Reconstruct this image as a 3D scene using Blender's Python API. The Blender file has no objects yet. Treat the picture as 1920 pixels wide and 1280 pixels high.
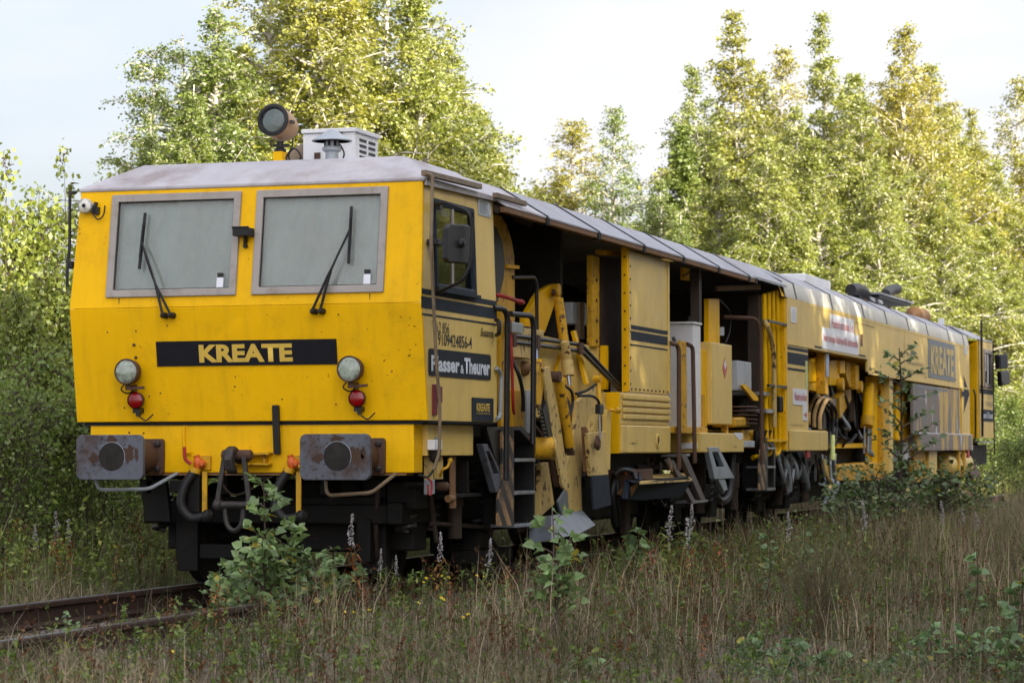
import bpy, bmesh, math, random
import numpy as np
from mathutils import Vector, Matrix, Euler

SC = bpy.context.scene
COL = SC.collection
RND = random.Random(7)

# ------------------------------------------------------------------ camera
cam_d = bpy.data.cameras.new("camera")
cam = bpy.data.objects.new("camera", cam_d)
COL.objects.link(cam)
yaw, pitch, roll = 0.2986, 0.0401, -0.00257
fw = Vector((math.cos(yaw) * math.cos(pitch), math.sin(yaw) * math.cos(pitch), math.sin(pitch)))
rt = Vector((math.sin(yaw), -math.cos(yaw), 0))
up = rt.cross(fw)
r2 = rt * math.cos(roll) + up * math.sin(roll)
u2 = -rt * math.sin(roll) + up * math.cos(roll)
mw = Matrix((r2, u2, -fw)).transposed().to_4x4()
mw.translation = Vector((-19.44, -8.15, 1.1))
cam.matrix_world = mw
cam_d.sensor_width = 36.0
cam_d.lens = 93.75
cam_d.clip_end = 3000
cam_d.dof.use_dof = True
cam_d.dof.focus_distance = 21.5
cam_d.dof.aperture_fstop = 5.6
SC.camera = cam

# ------------------------------------------------------------------ sky and sun
SUN_EL = math.radians(25)
SUN_H = Vector((-0.46, -0.888, 0)).normalized()          # horizontal direction towards the sun
world = bpy.data.worlds.new("World")
SC.world = world
world.use_nodes = True
nt = world.node_tree
nt.nodes.clear()
wo = nt.nodes.new("ShaderNodeOutputWorld")
bg = nt.nodes.new("ShaderNodeBackground")
sky = nt.nodes.new("ShaderNodeTexSky")
sky.sky_type = 'NISHITA'
sky.sun_disc = False
sky.sun_elevation = SUN_EL
sky.sun_rotation = math.atan2(SUN_H.x, SUN_H.y)
sky.air_density = 1.0
sky.dust_density = 4.0
sky.ozone_density = 1.6
wtc = nt.nodes.new("ShaderNodeTexCoord")
wmap = nt.nodes.new("ShaderNodeMapping")
wmap.inputs['Scale'].default_value = (1.0, 1.0, 3.2)
wn = nt.nodes.new("ShaderNodeTexNoise")
wn.inputs['Scale'].default_value = 2.2
wn.inputs['Detail'].default_value = 7
wn.inputs['Roughness'].default_value = 0.55
wr = nt.nodes.new("ShaderNodeValToRGB")
wr.color_ramp.elements[0].position = 0.30
wr.color_ramp.elements[0].color = (0.18, 0.18, 0.18, 1)
wr.color_ramp.elements[1].position = 0.70
wr.color_ramp.elements[1].color = (0.92, 0.92, 0.92, 1)
wm = nt.nodes.new("ShaderNodeMix")
wm.data_type = 'RGBA'
wm.inputs[7].default_value = (4.6, 4.85, 5.3, 1)          # thin bright cloud veil
nt.links.new(wtc.outputs['Generated'], wmap.inputs['Vector'])
nt.links.new(wmap.outputs['Vector'], wn.inputs['Vector'])
nt.links.new(wn.outputs['Fac'], wr.inputs['Fac'])
nt.links.new(wr.outputs['Color'], wm.inputs[0])
# the veil scatters forward: it is brighter towards the sun, as thin cloud is
dotn = nt.nodes.new("ShaderNodeVectorMath"); dotn.operation = 'DOT_PRODUCT'
dotn.inputs[1].default_value = (SUN_H.x * math.cos(SUN_EL), SUN_H.y * math.cos(SUN_EL), math.sin(SUN_EL))
nrmn = nt.nodes.new("ShaderNodeVectorMath"); nrmn.operation = 'NORMALIZE'
nt.links.new(wtc.outputs['Generated'], nrmn.inputs[0])
nt.links.new(nrmn.outputs[0], dotn.inputs[0])
ph = nt.nodes.new("ShaderNodeMapRange"); ph.interpolation_type = 'SMOOTHSTEP'
ph.inputs['From Min'].default_value = -0.6; ph.inputs['From Max'].default_value = 1.0
ph.inputs['To Min'].default_value = 1.0; ph.inputs['To Max'].default_value = 3.0
nt.links.new(dotn.outputs['Value'], ph.inputs['Value'])
vs_ = nt.nodes.new("ShaderNodeVectorMath"); vs_.operation = 'SCALE'
vs_.inputs[0].default_value = (5.05, 4.95, 5.2)
nt.links.new(ph.outputs[0], vs_.inputs['Scale'])
nt.links.new(vs_.outputs[0], wm.inputs[7])
nt.links.new(sky.outputs['Color'], wm.inputs[6])
nt.links.new(wm.outputs[2], bg.inputs['Color'])
bg.inputs['Strength'].default_value = 0.075
nt.links.new(bg.outputs['Background'], wo.inputs['Surface'])

sun_d = bpy.data.lights.new("sun", 'SUN')
sun_d.energy = 5.0
sun_d.angle = math.radians(0.5)
sun_d.color = (1.0, 0.90, 0.72)
sun = bpy.data.objects.new("sun", sun_d)
COL.objects.link(sun)
to_sun = SUN_H * math.cos(SUN_EL) + Vector((0, 0, math.sin(SUN_EL)))
sun.rotation_euler = to_sun.to_track_quat('Z', 'Y').to_euler()
sun.location = (0, -60, 60)

SC.view_settings.view_transform = 'Standard'
SC.view_settings.look = 'None'
SC.view_settings.gamma = 1.0
SC.view_settings.use_curve_mapping = False
SC.view_settings.exposure = 1.56
SC.render.engine = 'CYCLES'
SC.cycles.max_bounces = 6
SC.cycles.diffuse_bounces = 3
SC.cycles.glossy_bounces = 3
SC.cycles.transmission_bounces = 4
SC.cycles.transparent_max_bounces = 8
SC.cycles.caustics_reflective = False
SC.cycles.caustics_refractive = False
SC.cycles.use_denoising = True

# ------------------------------------------------------------------ material helpers
def new_mat(name):
    m = bpy.data.materials.new(name)
    m.use_nodes = True
    t = m.node_tree
    t.nodes.clear()
    out = t.nodes.new("ShaderNodeOutputMaterial")
    return m, t, out

def N(t, kind, **kw):
    n = t.nodes.new(kind)
    for k, v in kw.items():
        setattr(n, k, v)
    return n

def noise(t, vec, scale, detail=4, rough=0.55, dist=0.0):
    n = N(t, "ShaderNodeTexNoise")
    n.inputs['Scale'].default_value = scale
    n.inputs['Detail'].default_value = detail
    n.inputs['Roughness'].default_value = rough
    n.inputs['Distortion'].default_value = dist
    t.links.new(vec, n.inputs['Vector'])
    return n.outputs['Fac']

def ramp(t, fac, a, b, ca=(0, 0, 0, 1), cb=(1, 1, 1, 1)):
    r = N(t, "ShaderNodeValToRGB")
    r.color_ramp.elements[0].position = a
    r.color_ramp.elements[1].position = b
    r.color_ramp.elements[0].color = ca
    r.color_ramp.elements[1].color = cb
    t.links.new(fac, r.inputs['Fac'])
    return r.outputs['Color']

def mix(t, fac, a, b):
    m = N(t, "ShaderNodeMix", data_type='RGBA')
    for sock, v in ((m.inputs[0], fac), (m.inputs[6], a), (m.inputs[7], b)):
        if isinstance(v, (int, float)):
            sock.default_value = v
        elif isinstance(v, tuple):
            sock.default_value = v if len(v) == 4 else (*v, 1)
        else:
            t.links.new(v, sock)
    return m.outputs[2]

def mul(t, a, b):
    m = N(t, "ShaderNodeMath", operation='MULTIPLY')
    for s, v in ((m.inputs[0], a), (m.inputs[1], b)):
        if isinstance(v, (int, float)):
            s.default_value = v
        else:
            t.links.new(v, s)
    return m.outputs[0]

def stretched(t, vec, sc):
    mp = N(t, "ShaderNodeMapping")
    mp.inputs['Scale'].default_value = sc
    t.links.new(vec, mp.inputs['Vector'])
    return mp.outputs['Vector']

def paint(name, base, dirt=(0.10, 0.075, 0.05), dirt_amt=0.35, streak=0.35, spots=0.3, spot_col=(0.07, 0.03, 0.015),
          rough=0.38, coat=0.0, vary=0.12, spot_scale=26.0, spot_edge=0.66, metal=0.0, bump=0.02, broad=None, spec=0.35, streak_dir=(7, 7, 0.5)):
    m, t, out = new_mat(name)
    b = N(t, "ShaderNodeBsdfPrincipled")
    tc = N(t, "ShaderNodeTexCoord").outputs['Object']
    c = mix(t, ramp(t, noise(t, tc, 1.3, 6), 0.3, 0.7), tuple(x * (1 - vary) for x in base), tuple(min(1, x * (1 + vary)) for x in base))
    if broad:
        c = mix(t, mul(t, ramp(t, noise(t, tc, broad[1], 5, 0.6), 0.48, 0.68), broad[2]), c, broad[0])
    if streak:
        s = ramp(t, noise(t, stretched(t, tc, streak_dir), 1.0, 5, 0.6), 0.5, 0.8)
        c = mix(t, mul(t, s, streak), c, dirt)
    if dirt_amt:
        d = ramp(t, noise(t, tc, 4.5, 9, 0.68), 0.52, 0.78)
        c = mix(t, mul(t, d, dirt_amt), c, dirt)
    if spots:
        sp = ramp(t, noise(t, tc, spot_scale, 3, 0.5), spot_edge, spot_edge + 0.03)
        big = ramp(t, noise(t, tc, 2.1, 3), 0.45, 0.6)
        c = mix(t, mul(t, mul(t, sp, big), min(1, spots * 2)), c, spot_col)
    t.links.new(c, b.inputs['Base Color'])
    rr = N(t, "ShaderNodeMapRange")
    rr.inputs['To Min'].default_value = max(0.05, rough - 0.1)
    rr.inputs['To Max'].default_value = min(1, rough + 0.18)
    t.links.new(noise(t, tc, 6, 6), rr.inputs['Value'])
    t.links.new(rr.outputs[0], b.inputs['Roughness'])
    b.inputs['Metallic'].default_value = metal
    b.inputs['Specular IOR Level'].default_value = spec
    if coat:
        b.inputs['Coat Weight'].default_value = coat
        b.inputs['Coat Roughness'].default_value = 0.15
    if bump:
        bp = N(t, "ShaderNodeBump")
        bp.inputs['Strength'].default_value = bump * 6
        bp.inputs['Distance'].default_value = 0.01
        t.links.new(noise(t, tc, 3.2, 4), bp.inputs['Height'])
        t.links.new(bp.outputs[0], b.inputs['Normal'])
    t.links.new(b.outputs[0], out.inputs['Surface'])
    return m

def plain(name, base, rough=0.5, metal=0.0, vary=0.25, scale=9.0, coat=0.0, spec=0.3):
    m, t, out = new_mat(name)
    b = N(t, "ShaderNodeBsdfPrincipled")
    tc = N(t, "ShaderNodeTexCoord").outputs['Object']
    c = mix(t, ramp(t, noise(t, tc, scale, 7, 0.65), 0.3, 0.7), tuple(x * (1 - vary) for x in base), tuple(min(1, x * (1 + vary)) for x in base))
    t.links.new(c, b.inputs['Base Color'])
    b.inputs['Roughness'].default_value = rough
    b.inputs['Metallic'].default_value = metal
    b.inputs['Specular IOR Level'].default_value = spec
    b.inputs['Coat Weight'].default_value = coat
    t.links.new(b.outputs[0], out.inputs['Surface'])
    return m

def glass_mat(name, tint=(0.9, 0.95, 0.93), refl=1.0):
    m, t, out = new_mat(name)
    tr = N(t, "ShaderNodeBsdfTransparent")
    tr.inputs['Color'].default_value = (*tint, 1)
    gl = N(t, "ShaderNodeBsdfGlossy")
    gl.inputs['Roughness'].default_value = 0.02
    gl.inputs['Color'].default_value = (refl, refl, refl, 1)
    fr = N(t, "ShaderNodeFresnel")
    fr.inputs['IOR'].default_value = 1.5
    ms = N(t, "ShaderNodeMixShader")
    t.links.new(fr.outputs[0], ms.inputs[0])
    t.links.new(tr.outputs[0], ms.inputs[1])
    t.links.new(gl.outputs[0], ms.inputs[2])
    t.links.new(ms.outputs[0], out.inputs['Surface'])
    return m

YEL = (0.84, 0.470, 0.0005)
YEL_SHEEN = (0.70, 0.495, 0.125)
MT = {}
MT['yellow'] = paint('yellow_paint', YEL, dirt=(0.34, 0.17, 0.012), dirt_amt=0.34, streak=0.26, spots=0.6, spot_col=(0.10, 0.035, 0.01), rough=0.45, vary=0.08, spec=0.16, spot_scale=30, spot_edge=0.685, streak_dir=(9, 9, 0.6))
MT['worn_yellow'] = paint('worn_yellow_paint', (0.62, 0.34, 0.010), dirt=(0.07, 0.04, 0.018), dirt_amt=0.55, streak=0.4, spots=0.5, rough=0.5, spot_scale=17, spot_edge=0.57)
MT['cream'] = paint('faded_cream_paint', YEL_SHEEN, dirt=(0.34, 0.24, 0.12), dirt_amt=0.28, streak=0.35, spots=0.3, rough=0.42, vary=0.07, spec=0.5, spot_scale=34, spot_edge=0.70)  # same yellow on the sides, paled in its colour for grazing sky sheen
MT['cream_dirty'] = paint('dirty_cream_paint', (0.60, 0.43, 0.15), dirt=(0.07, 0.05, 0.03), dirt_amt=0.6, streak=0.5, spots=0.5, rough=0.5, spot_scale=14, spot_edge=0.57)
MT['white_roof'] = paint('white_roof_paint', (0.43, 0.42, 0.45), dirt=(0.25, 0.17, 0.14), dirt_amt=0.35, streak=0.1, spots=0.1, rough=0.5, broad=((0.20, 0.15, 0.135), 1.4, 0.75))
MT['grey_roof'] = paint('grey_roof_sheet', (0.31, 0.315, 0.36), dirt=(0.14, 0.12, 0.11), dirt_amt=0.4, streak=0.3, spots=0.1, rough=0.45, broad=((0.22, 0.20, 0.19), 0.9, 0.6))
MT['white_panel'] = paint('white_panel_paint', (0.66, 0.64, 0.57), dirt=(0.30, 0.24, 0.15), dirt_amt=0.25, streak=0.25, spots=0.1, rough=0.4)
MT['white_box'] = paint('white_box_paint', (0.72, 0.74, 0.76), dirt=(0.3, 0.22, 0.15), dirt_amt=0.18, streak=0.22, spots=0.3, rough=0.4, spot_col=(0.12, 0.04, 0.015))
MT['grey_box'] = paint('grey_box_paint', (0.42, 0.46, 0.50), dirt=(0.12, 0.1, 0.08), dirt_amt=0.3, streak=0.3, spots=0.2, rough=0.45)
MT['stripe'] = plain('dark_blue_stripe', (0.022, 0.030, 0.042), rough=0.6, spec=0.1)
MT['sign_dark'] = plain('sign_dark_face', (0.022, 0.027, 0.036), rough=0.6, vary=0.1, spec=0.1)
MT['black_board'] = plain('black_board_face', (0.012, 0.012, 0.016), rough=0.6, vary=0.15, spec=0.12)
MT['letter_yellow'] = plain('yellow_lettering', (0.62, 0.42, 0.07), rough=0.5, vary=0.05)
MT['letter_cream'] = plain('cream_lettering', (0.60, 0.45, 0.16), rough=0.5, vary=0.05)
MT['letter_white'] = plain('white_lettering', (0.62, 0.68, 0.76), rough=0.5, vary=0.05)
MT['letter_black'] = plain('black_lettering', (0.02, 0.02, 0.022), rough=0.5, vary=0.05)
MT['letter_faint'] = plain('faded_lettering', (0.20, 0.16, 0.10), rough=0.5, vary=0.1)
MT['letter_red'] = plain('red_lettering', (0.55, 0.12, 0.12), rough=0.5, vary=0.05)
MT['sticker_white'] = plain('white_sticker', (0.72, 0.74, 0.80), rough=0.4, vary=0.06)
MT['sticker_grey'] = plain('grey_sticker', (0.42, 0.46, 0.50), rough=0.4, vary=0.08)
MT['sticker_green'] = plain('pale_green_sticker', (0.50, 0.55, 0.22), rough=0.5)
MT['sticker_blue'] = plain('blue_white_sticker', (0.35, 0.45, 0.70), rough=0.4)
MT['frame_alu'] = paint('weathered_frame', (0.33, 0.30, 0.275), dirt=(0.13, 0.085, 0.06), dirt_amt=0.7, streak=0.4, spots=0.1, rough=0.45)
MT['blind'] = paint('grey_green_blind', (0.62, 0.64, 0.60), dirt=(0.40, 0.41, 0.38), dirt_amt=0.12, streak=0.0, spots=0.0, rough=0.8, vary=0.10, bump=0)
MT['rubber'] = plain('black_rubber', (0.014, 0.014, 0.015), rough=0.5)
MT['blackmetal'] = plain('black_metal', (0.018, 0.017, 0.017), rough=0.4, metal=0.0, vary=0.4)
MT['underframe'] = paint('oily_underframe', (0.0065, 0.006, 0.0055), dirt=(0.020, 0.015, 0.011), dirt_amt=0.5, streak=0.3, spots=0.2, rough=0.6, spec=0.2)
MT['brown_dark'] = paint('dark_brown_wall', (0.045, 0.030, 0.022), dirt=(0.02, 0.015, 0.012), dirt_amt=0.5, streak=0.4, spots=0, rough=0.6)
MT['brown_sheet'] = paint('brown_rubber_sheet', (0.060, 0.036, 0.028), dirt=(0.03, 0.02, 0.015), dirt_amt=0.4, streak=0.4, spots=0, rough=0.55)
MT['interior_dark'] = plain('dark_interior', (0.018, 0.016, 0.014), rough=0.7, vary=0.5)
MT['buffer_grey'] = paint('buffer_grey_paint', (0.098, 0.108, 0.132), dirt=(0.045, 0.04, 0.04), dirt_amt=0.6, streak=0.25, spots=0.8, spot_col=(0.035, 0.03, 0.03), rough=0.5, spot_scale=30, spot_edge=0.58, broad=((0.055, 0.026, 0.016), 4.2, 1.0))
MT['grease'] = plain('worn_greasy_steel', (0.040, 0.036, 0.035), rough=0.45, metal=0.3, vary=0.5)
MT['rust'] = paint('rusty_steel', (0.085, 0.045, 0.028), dirt=(0.03, 0.02, 0.015), dirt_amt=0.6, streak=0.1, spots=0.2, rough=0.7)
MT['rust_dark'] = paint('dark_rusty_steel', (0.034, 0.022, 0.016), dirt=(0.015, 0.012, 0.01), dirt_amt=0.6, streak=0.1, spots=0.1, rough=0.7)
MT['rust_bright'] = paint('rusted_edge', (0.20, 0.105, 0.045), dirt=(0.06, 0.035, 0.02), dirt_amt=0.6, streak=0.2, spots=0.3, rough=0.65)
MT['orange_valve'] = paint('orange_valve_paint', (0.62, 0.12, 0.02), dirt=(0.25, 0.12, 0.03), dirt_amt=0.6, streak=0, spots=0.4, rough=0.4)
MT['red'] = paint('red_paint', (0.38, 0.03, 0.03), dirt=(0.1, 0.04, 0.03), dirt_amt=0.4, streak=0.1, spots=0.2, rough=0.45)
MT['rust_patch'] = paint('dark_rust_patch', (0.058, 0.030, 0.020), dirt=(0.025, 0.017, 0.014), dirt_amt=0.8, streak=0.1, spots=0.3, rough=0.75)
MT['maroon'] = paint('faded_maroon_paint', (0.16, 0.022, 0.03), dirt=(0.07, 0.03, 0.03), dirt_amt=0.5, streak=0.2, spots=0.2, rough=0.5)
MT['pad'] = plain('greasy_buffer_pad', (0.022, 0.019, 0.018), rough=0.6, vary=0.5, spec=0.15)
MT['steel'] = plain('bare_steel', (0.36, 0.38, 0.42), rough=0.32, metal=0.8, vary=0.2)
MT['steel_grey'] = paint('grey_steel_paint', (0.26, 0.30, 0.33), dirt=(0.08, 0.07, 0.06), dirt_amt=0.4, streak=0.3, spots=0.2, rough=0.42)
MT['blade'] = paint('worn_blade_steel', (0.13, 0.15, 0.175), dirt=(0.08, 0.07, 0.06), dirt_amt=0.5, streak=0.5, spots=0.1, rough=0.35, metal=0.3)
MT['rail_top'] = plain('rail_running_surface', (0.20, 0.20, 0.24), rough=0.28, metal=0.7, vary=0.35, scale=4)
MT['rail_side'] = paint('rusty_rail', (0.040, 0.023, 0.018), dirt=(0.03, 0.02, 0.018), dirt_amt=0.5, streak=0.1, spots=0.1, rough=0.75)
MT['wood'] = paint('weathered_wood', (0.085, 0.065, 0.05), dirt=(0.03, 0.025, 0.02), dirt_amt=0.6, streak=0, spots=0, rough=0.85)
MT['pipe_brown'] = plain('brown_pipe', (0.19, 0.14, 0.09), rough=0.45, vary=0.3)
MT['lamp_red'] = plain('red_lens', (0.23, 0.001, 0.003), rough=0.1, vary=0.3, coat=0.5)
MT['lamp_bowl'] = plain('lamp_reflector', (0.66, 0.64, 0.57), rough=0.4, metal=0.35, vary=0.45, scale=20)
MT['spot_bowl'] = plain('spotlight_reflector', (0.12, 0.125, 0.115), rough=0.3, metal=0.5, vary=0.3, scale=12)
MT['horn_grey'] = plain('grey_horn_paint', (0.34, 0.38, 0.42), rough=0.45, vary=0.12)
MT['spot_tan'] = paint('tan_spotlight_paint', (0.44, 0.25, 0.11), dirt=(0.22, 0.17, 0.14), dirt_amt=0.4, streak=0.1, spots=0.2, rough=0.4)
MT['glass'] = glass_mat('clear_glass')
def dusty_glass():
    m, t, out = new_mat('dusty_glass')
    g = MT['glass'].node_tree
    tr = N(t, "ShaderNodeBsdfTransparent"); tr.inputs['Color'].default_value = (0.92, 0.95, 0.94, 1)
    gl = N(t, "ShaderNodeBsdfGlossy"); gl.inputs['Roughness'].default_value = 0.05
    df = N(t, "ShaderNodeBsdfDiffuse"); df.inputs['Color'].default_value = (0.5, 0.5, 0.47, 1)
    fr = N(t, "ShaderNodeFresnel"); fr.inputs['IOR'].default_value = 1.5
    tc = N(t, "ShaderNodeTexCoord").outputs['Object']
    k = mul(t, ramp(t, noise(t, stretched(t, tc, (2, 2.2, 1.0)), 1.6, 8, 0.65), 0.40, 0.85), 0.40)
    m1 = N(t, "ShaderNodeMixShader"); m2 = N(t, "ShaderNodeMixShader")
    t.links.new(k, m1.inputs[0]); t.links.new(tr.outputs[0], m1.inputs[1]); t.links.new(df.outputs[0], m1.inputs[2])
    t.links.new(fr.outputs[0], m2.inputs[0]); t.links.new(m1.outputs[0], m2.inputs[1]); t.links.new(gl.outputs[0], m2.inputs[2])
    t.links.new(m2.outputs[0], out.inputs['Surface'])
    return m
MT['glass_dusty'] = dusty_glass()
MT['mirror'] = plain('mirror_glass', (0.5, 0.5, 0.5), rough=0.03, metal=1.0, vary=0.02)
MT['fluff'] = plain('white_seed_fluff', (0.40, 0.385, 0.385), rough=0.9, vary=0.1)
MT['conduit'] = plain('tan_corrugated_hose', (0.50, 0.33, 0.14), rough=0.6)
MT['letter_grey'] = plain('grey_sign_face', (0.155, 0.175, 0.20), rough=0.45, vary=0.08)

# hazard stripes: yellow and black diagonals as flat print
def hazard():
    m, t, out = new_mat('hazard_stripes')
    b = N(t, "ShaderNodeBsdfPrincipled")
    tc = N(t, "ShaderNodeTexCoord").outputs['Object']
    w = N(t, "ShaderNodeTexWave", bands_direction='DIAGONAL')
    w.inputs['Scale'].default_value = 2.4
    w.inputs['Distortion'].default_value = 0.15
    t.links.new(tc, w.inputs['Vector'])
    c = ramp(t, w.outputs['Fac'], 0.48, 0.52, (0.02, 0.018, 0.016, 1), (0.36, 0.21, 0.09, 1))
    c = mix(t, mul(t, ramp(t, noise(t, tc, 5, 8, 0.7), 0.42, 0.62), 0.9), c, (0.04, 0.032, 0.027))
    t.links.new(c, b.inputs['Base Color'])
    b.inputs['Roughness'].default_value = 0.6
    t.links.new(b.outputs[0], out.inputs['Surface'])
    return m
MT['hazard'] = hazard()

# cream panel with broad uneven strokes of grey overpaint and brown runs
def overpainted():
    m, t, out = new_mat('overpainted_cream_panel')
    b = N(t, "ShaderNodeBsdfPrincipled")
    tc = N(t, "ShaderNodeTexCoord").outputs['Object']
    c = mix(t, ramp(t, noise(t, tc, 1.3, 5), 0.3, 0.7), (0.54, 0.36, 0.10), (0.64, 0.44, 0.14))
    k = ramp(t, noise(t, stretched(t, tc, (1.25, 1.0, 0.22)), 1.4, 5, 0.6), 0.455, 0.48)
    c = mix(t, mul(t, k, 0.9), c, (0.15, 0.155, 0.175))
    k2 = ramp(t, noise(t, stretched(t, tc, (1.6, 1.0, 0.4)), 1.9, 4, 0.6, 0.3), 0.54, 0.58)
    c = mix(t, mul(t, k2, 0.6), c, (0.27, 0.17, 0.11))
    k3 = ramp(t, noise(t, stretched(t, tc, (1.6, 1.0, 0.5)), 2.4, 2, 0.5), 0.66, 0.69)
    c = mix(t, k3, c, (0.66, 0.68, 0.74))
    t.links.new(c, b.inputs['Base Color'])
    b.inputs['Roughness'].default_value = 0.55
    b.inputs['Specular IOR Level'].default_value = 0.25
    t.links.new(b.outputs[0], out.inputs['Surface'])
    return m
MT['stain_panel'] = overpainted()

def leaf_mat(name, dark, light, yellow, yel_amt=0.15, trans=0.40, gloss=0.06, big=0.35):
    m, t, out = new_mat(name)
    at = N(t, "ShaderNodeAttribute", attribute_name='tint').outputs['Fac']
    tc = N(t, "ShaderNodeTexCoord").outputs['Object']
    oi = N(t, "ShaderNodeObjectInfo")
    c = mix(t, at, dark, light)
    nz = ramp(t, noise(t, tc, big, 3), 0.5, 0.75)
    yr = ramp(t, at, 1 - yel_amt - 0.02, 1 - yel_amt + 0.02)
    c = mix(t, mul(t, yr, 0.8), c, yellow)
    c = mix(t, mul(t, nz, 0.18), c, yellow)
    mm = N(t, "ShaderNodeMix", data_type='RGBA', blend_type='MULTIPLY')
    mm.inputs[0].default_value = 1
    t.links.new(c, mm.inputs[6]); t.links.new(oi.outputs['Color'], mm.inputs[7])
    c = mm.outputs[2]
    d = N(t, "ShaderNodeBsdfDiffuse"); tr = N(t, "ShaderNodeBsdfTranslucent"); g = N(t, "ShaderNodeBsdfGlossy")
    g.inputs['Roughness'].default_value = 0.5
    t.links.new(c, d.inputs['Color'])
    t.links.new(c, tr.inputs['Color'])
    s1 = N(t, "ShaderNodeMixShader"); s1.inputs[0].default_value = trans
    t.links.new(d.outputs[0], s1.inputs[1]); t.links.new(tr.outputs[0], s1.inputs[2])
    s2 = N(t, "ShaderNodeMixShader"); s2.inputs[0].default_value = gloss
    t.links.new(s1.outputs[0], s2.inputs[1]); t.links.new(g.outputs[0], s2.inputs[2])
    t.links.new(s2.outputs[0], out.inputs['Surface'])
    return m

MT['leaf_birch'] = leaf_mat('birch_leaves', (0.155, 0.19, 0.022), (0.42, 0.435, 0.075), (0.58, 0.43, 0.05), 0.07, trans=0.45, gloss=0.08)
MT['leaf_pine'] = leaf_mat('conifer_needles', (0.05, 0.085, 0.025), (0.13, 0.18, 0.05), (0.18, 0.19, 0.05), 0.05)
MT['leaf_bush'] = leaf_mat('bush_leaves', (0.080, 0.125, 0.024), (0.24, 0.30, 0.065), (0.36, 0.31, 0.05), 0.06, gloss=0.05)
MT['leaf_sapling'] = leaf_mat('sapling_leaves', (0.075, 0.13, 0.045), (0.19, 0.28, 0.11), (0.42, 0.32, 0.05), 0.03, trans=0.28, gloss=0.07)
MT['leaf_dry'] = leaf_mat('withered_leaves', (0.13, 0.055, 0.022), (0.36, 0.19, 0.075), (0.42, 0.24, 0.09), 0.1, trans=0.2, gloss=0.02)
MT['grass'] = leaf_mat('dry_grass_blades', (0.085, 0.062, 0.042), (0.46, 0.375, 0.26), (0.17, 0.185, 0.06), 0.15, trans=0.25, gloss=0.02, big=0.6)
MT['grass_green'] = leaf_mat('green_grass_blades', (0.055, 0.075, 0.024), (0.15, 0.175, 0.06), (0.22, 0.2, 0.09), 0.1, trans=0.3, gloss=0.02, big=0.6)
MT['flower'] = plain('yellow_flower_heads', (0.72, 0.55, 0.02), rough=0.8, vary=0.1)

def bark(name, base, marks, amt):
    m, t, out = new_mat(name)
    b = N(t, "ShaderNodeBsdfPrincipled")
    tc = N(t, "ShaderNodeTexCoord").outputs['Object']
    k = ramp(t, noise(t, stretched(t, tc, (3, 3, 7)), 1.6, 5, 0.6), 0.52, 0.60)
    c = mix(t, mul(t, k, amt), base, marks)
    t.links.new(c, b.inputs['Base Color'])
    b.inputs['Roughness'].default_value = 0.8
    t.links.new(b.outputs[0], out.inputs['Surface'])
    return m
MT['wire_twig'] = bark('olive_twig_bark', (0.115, 0.10, 0.05), (0.07, 0.05, 0.03), 0.7)
MT['bark_birch'] = bark('birch_bark', (0.58, 0.54, 0.48), (0.06, 0.05, 0.045), 0.9)
MT['bark_twig'] = bark('twig_bark', (0.075, 0.05, 0.036), (0.03, 0.022, 0.018), 0.7)
MT['bark_pine'] = bark('conifer_bark', (0.16, 0.10, 0.07), (0.05, 0.035, 0.03), 0.8)

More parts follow.
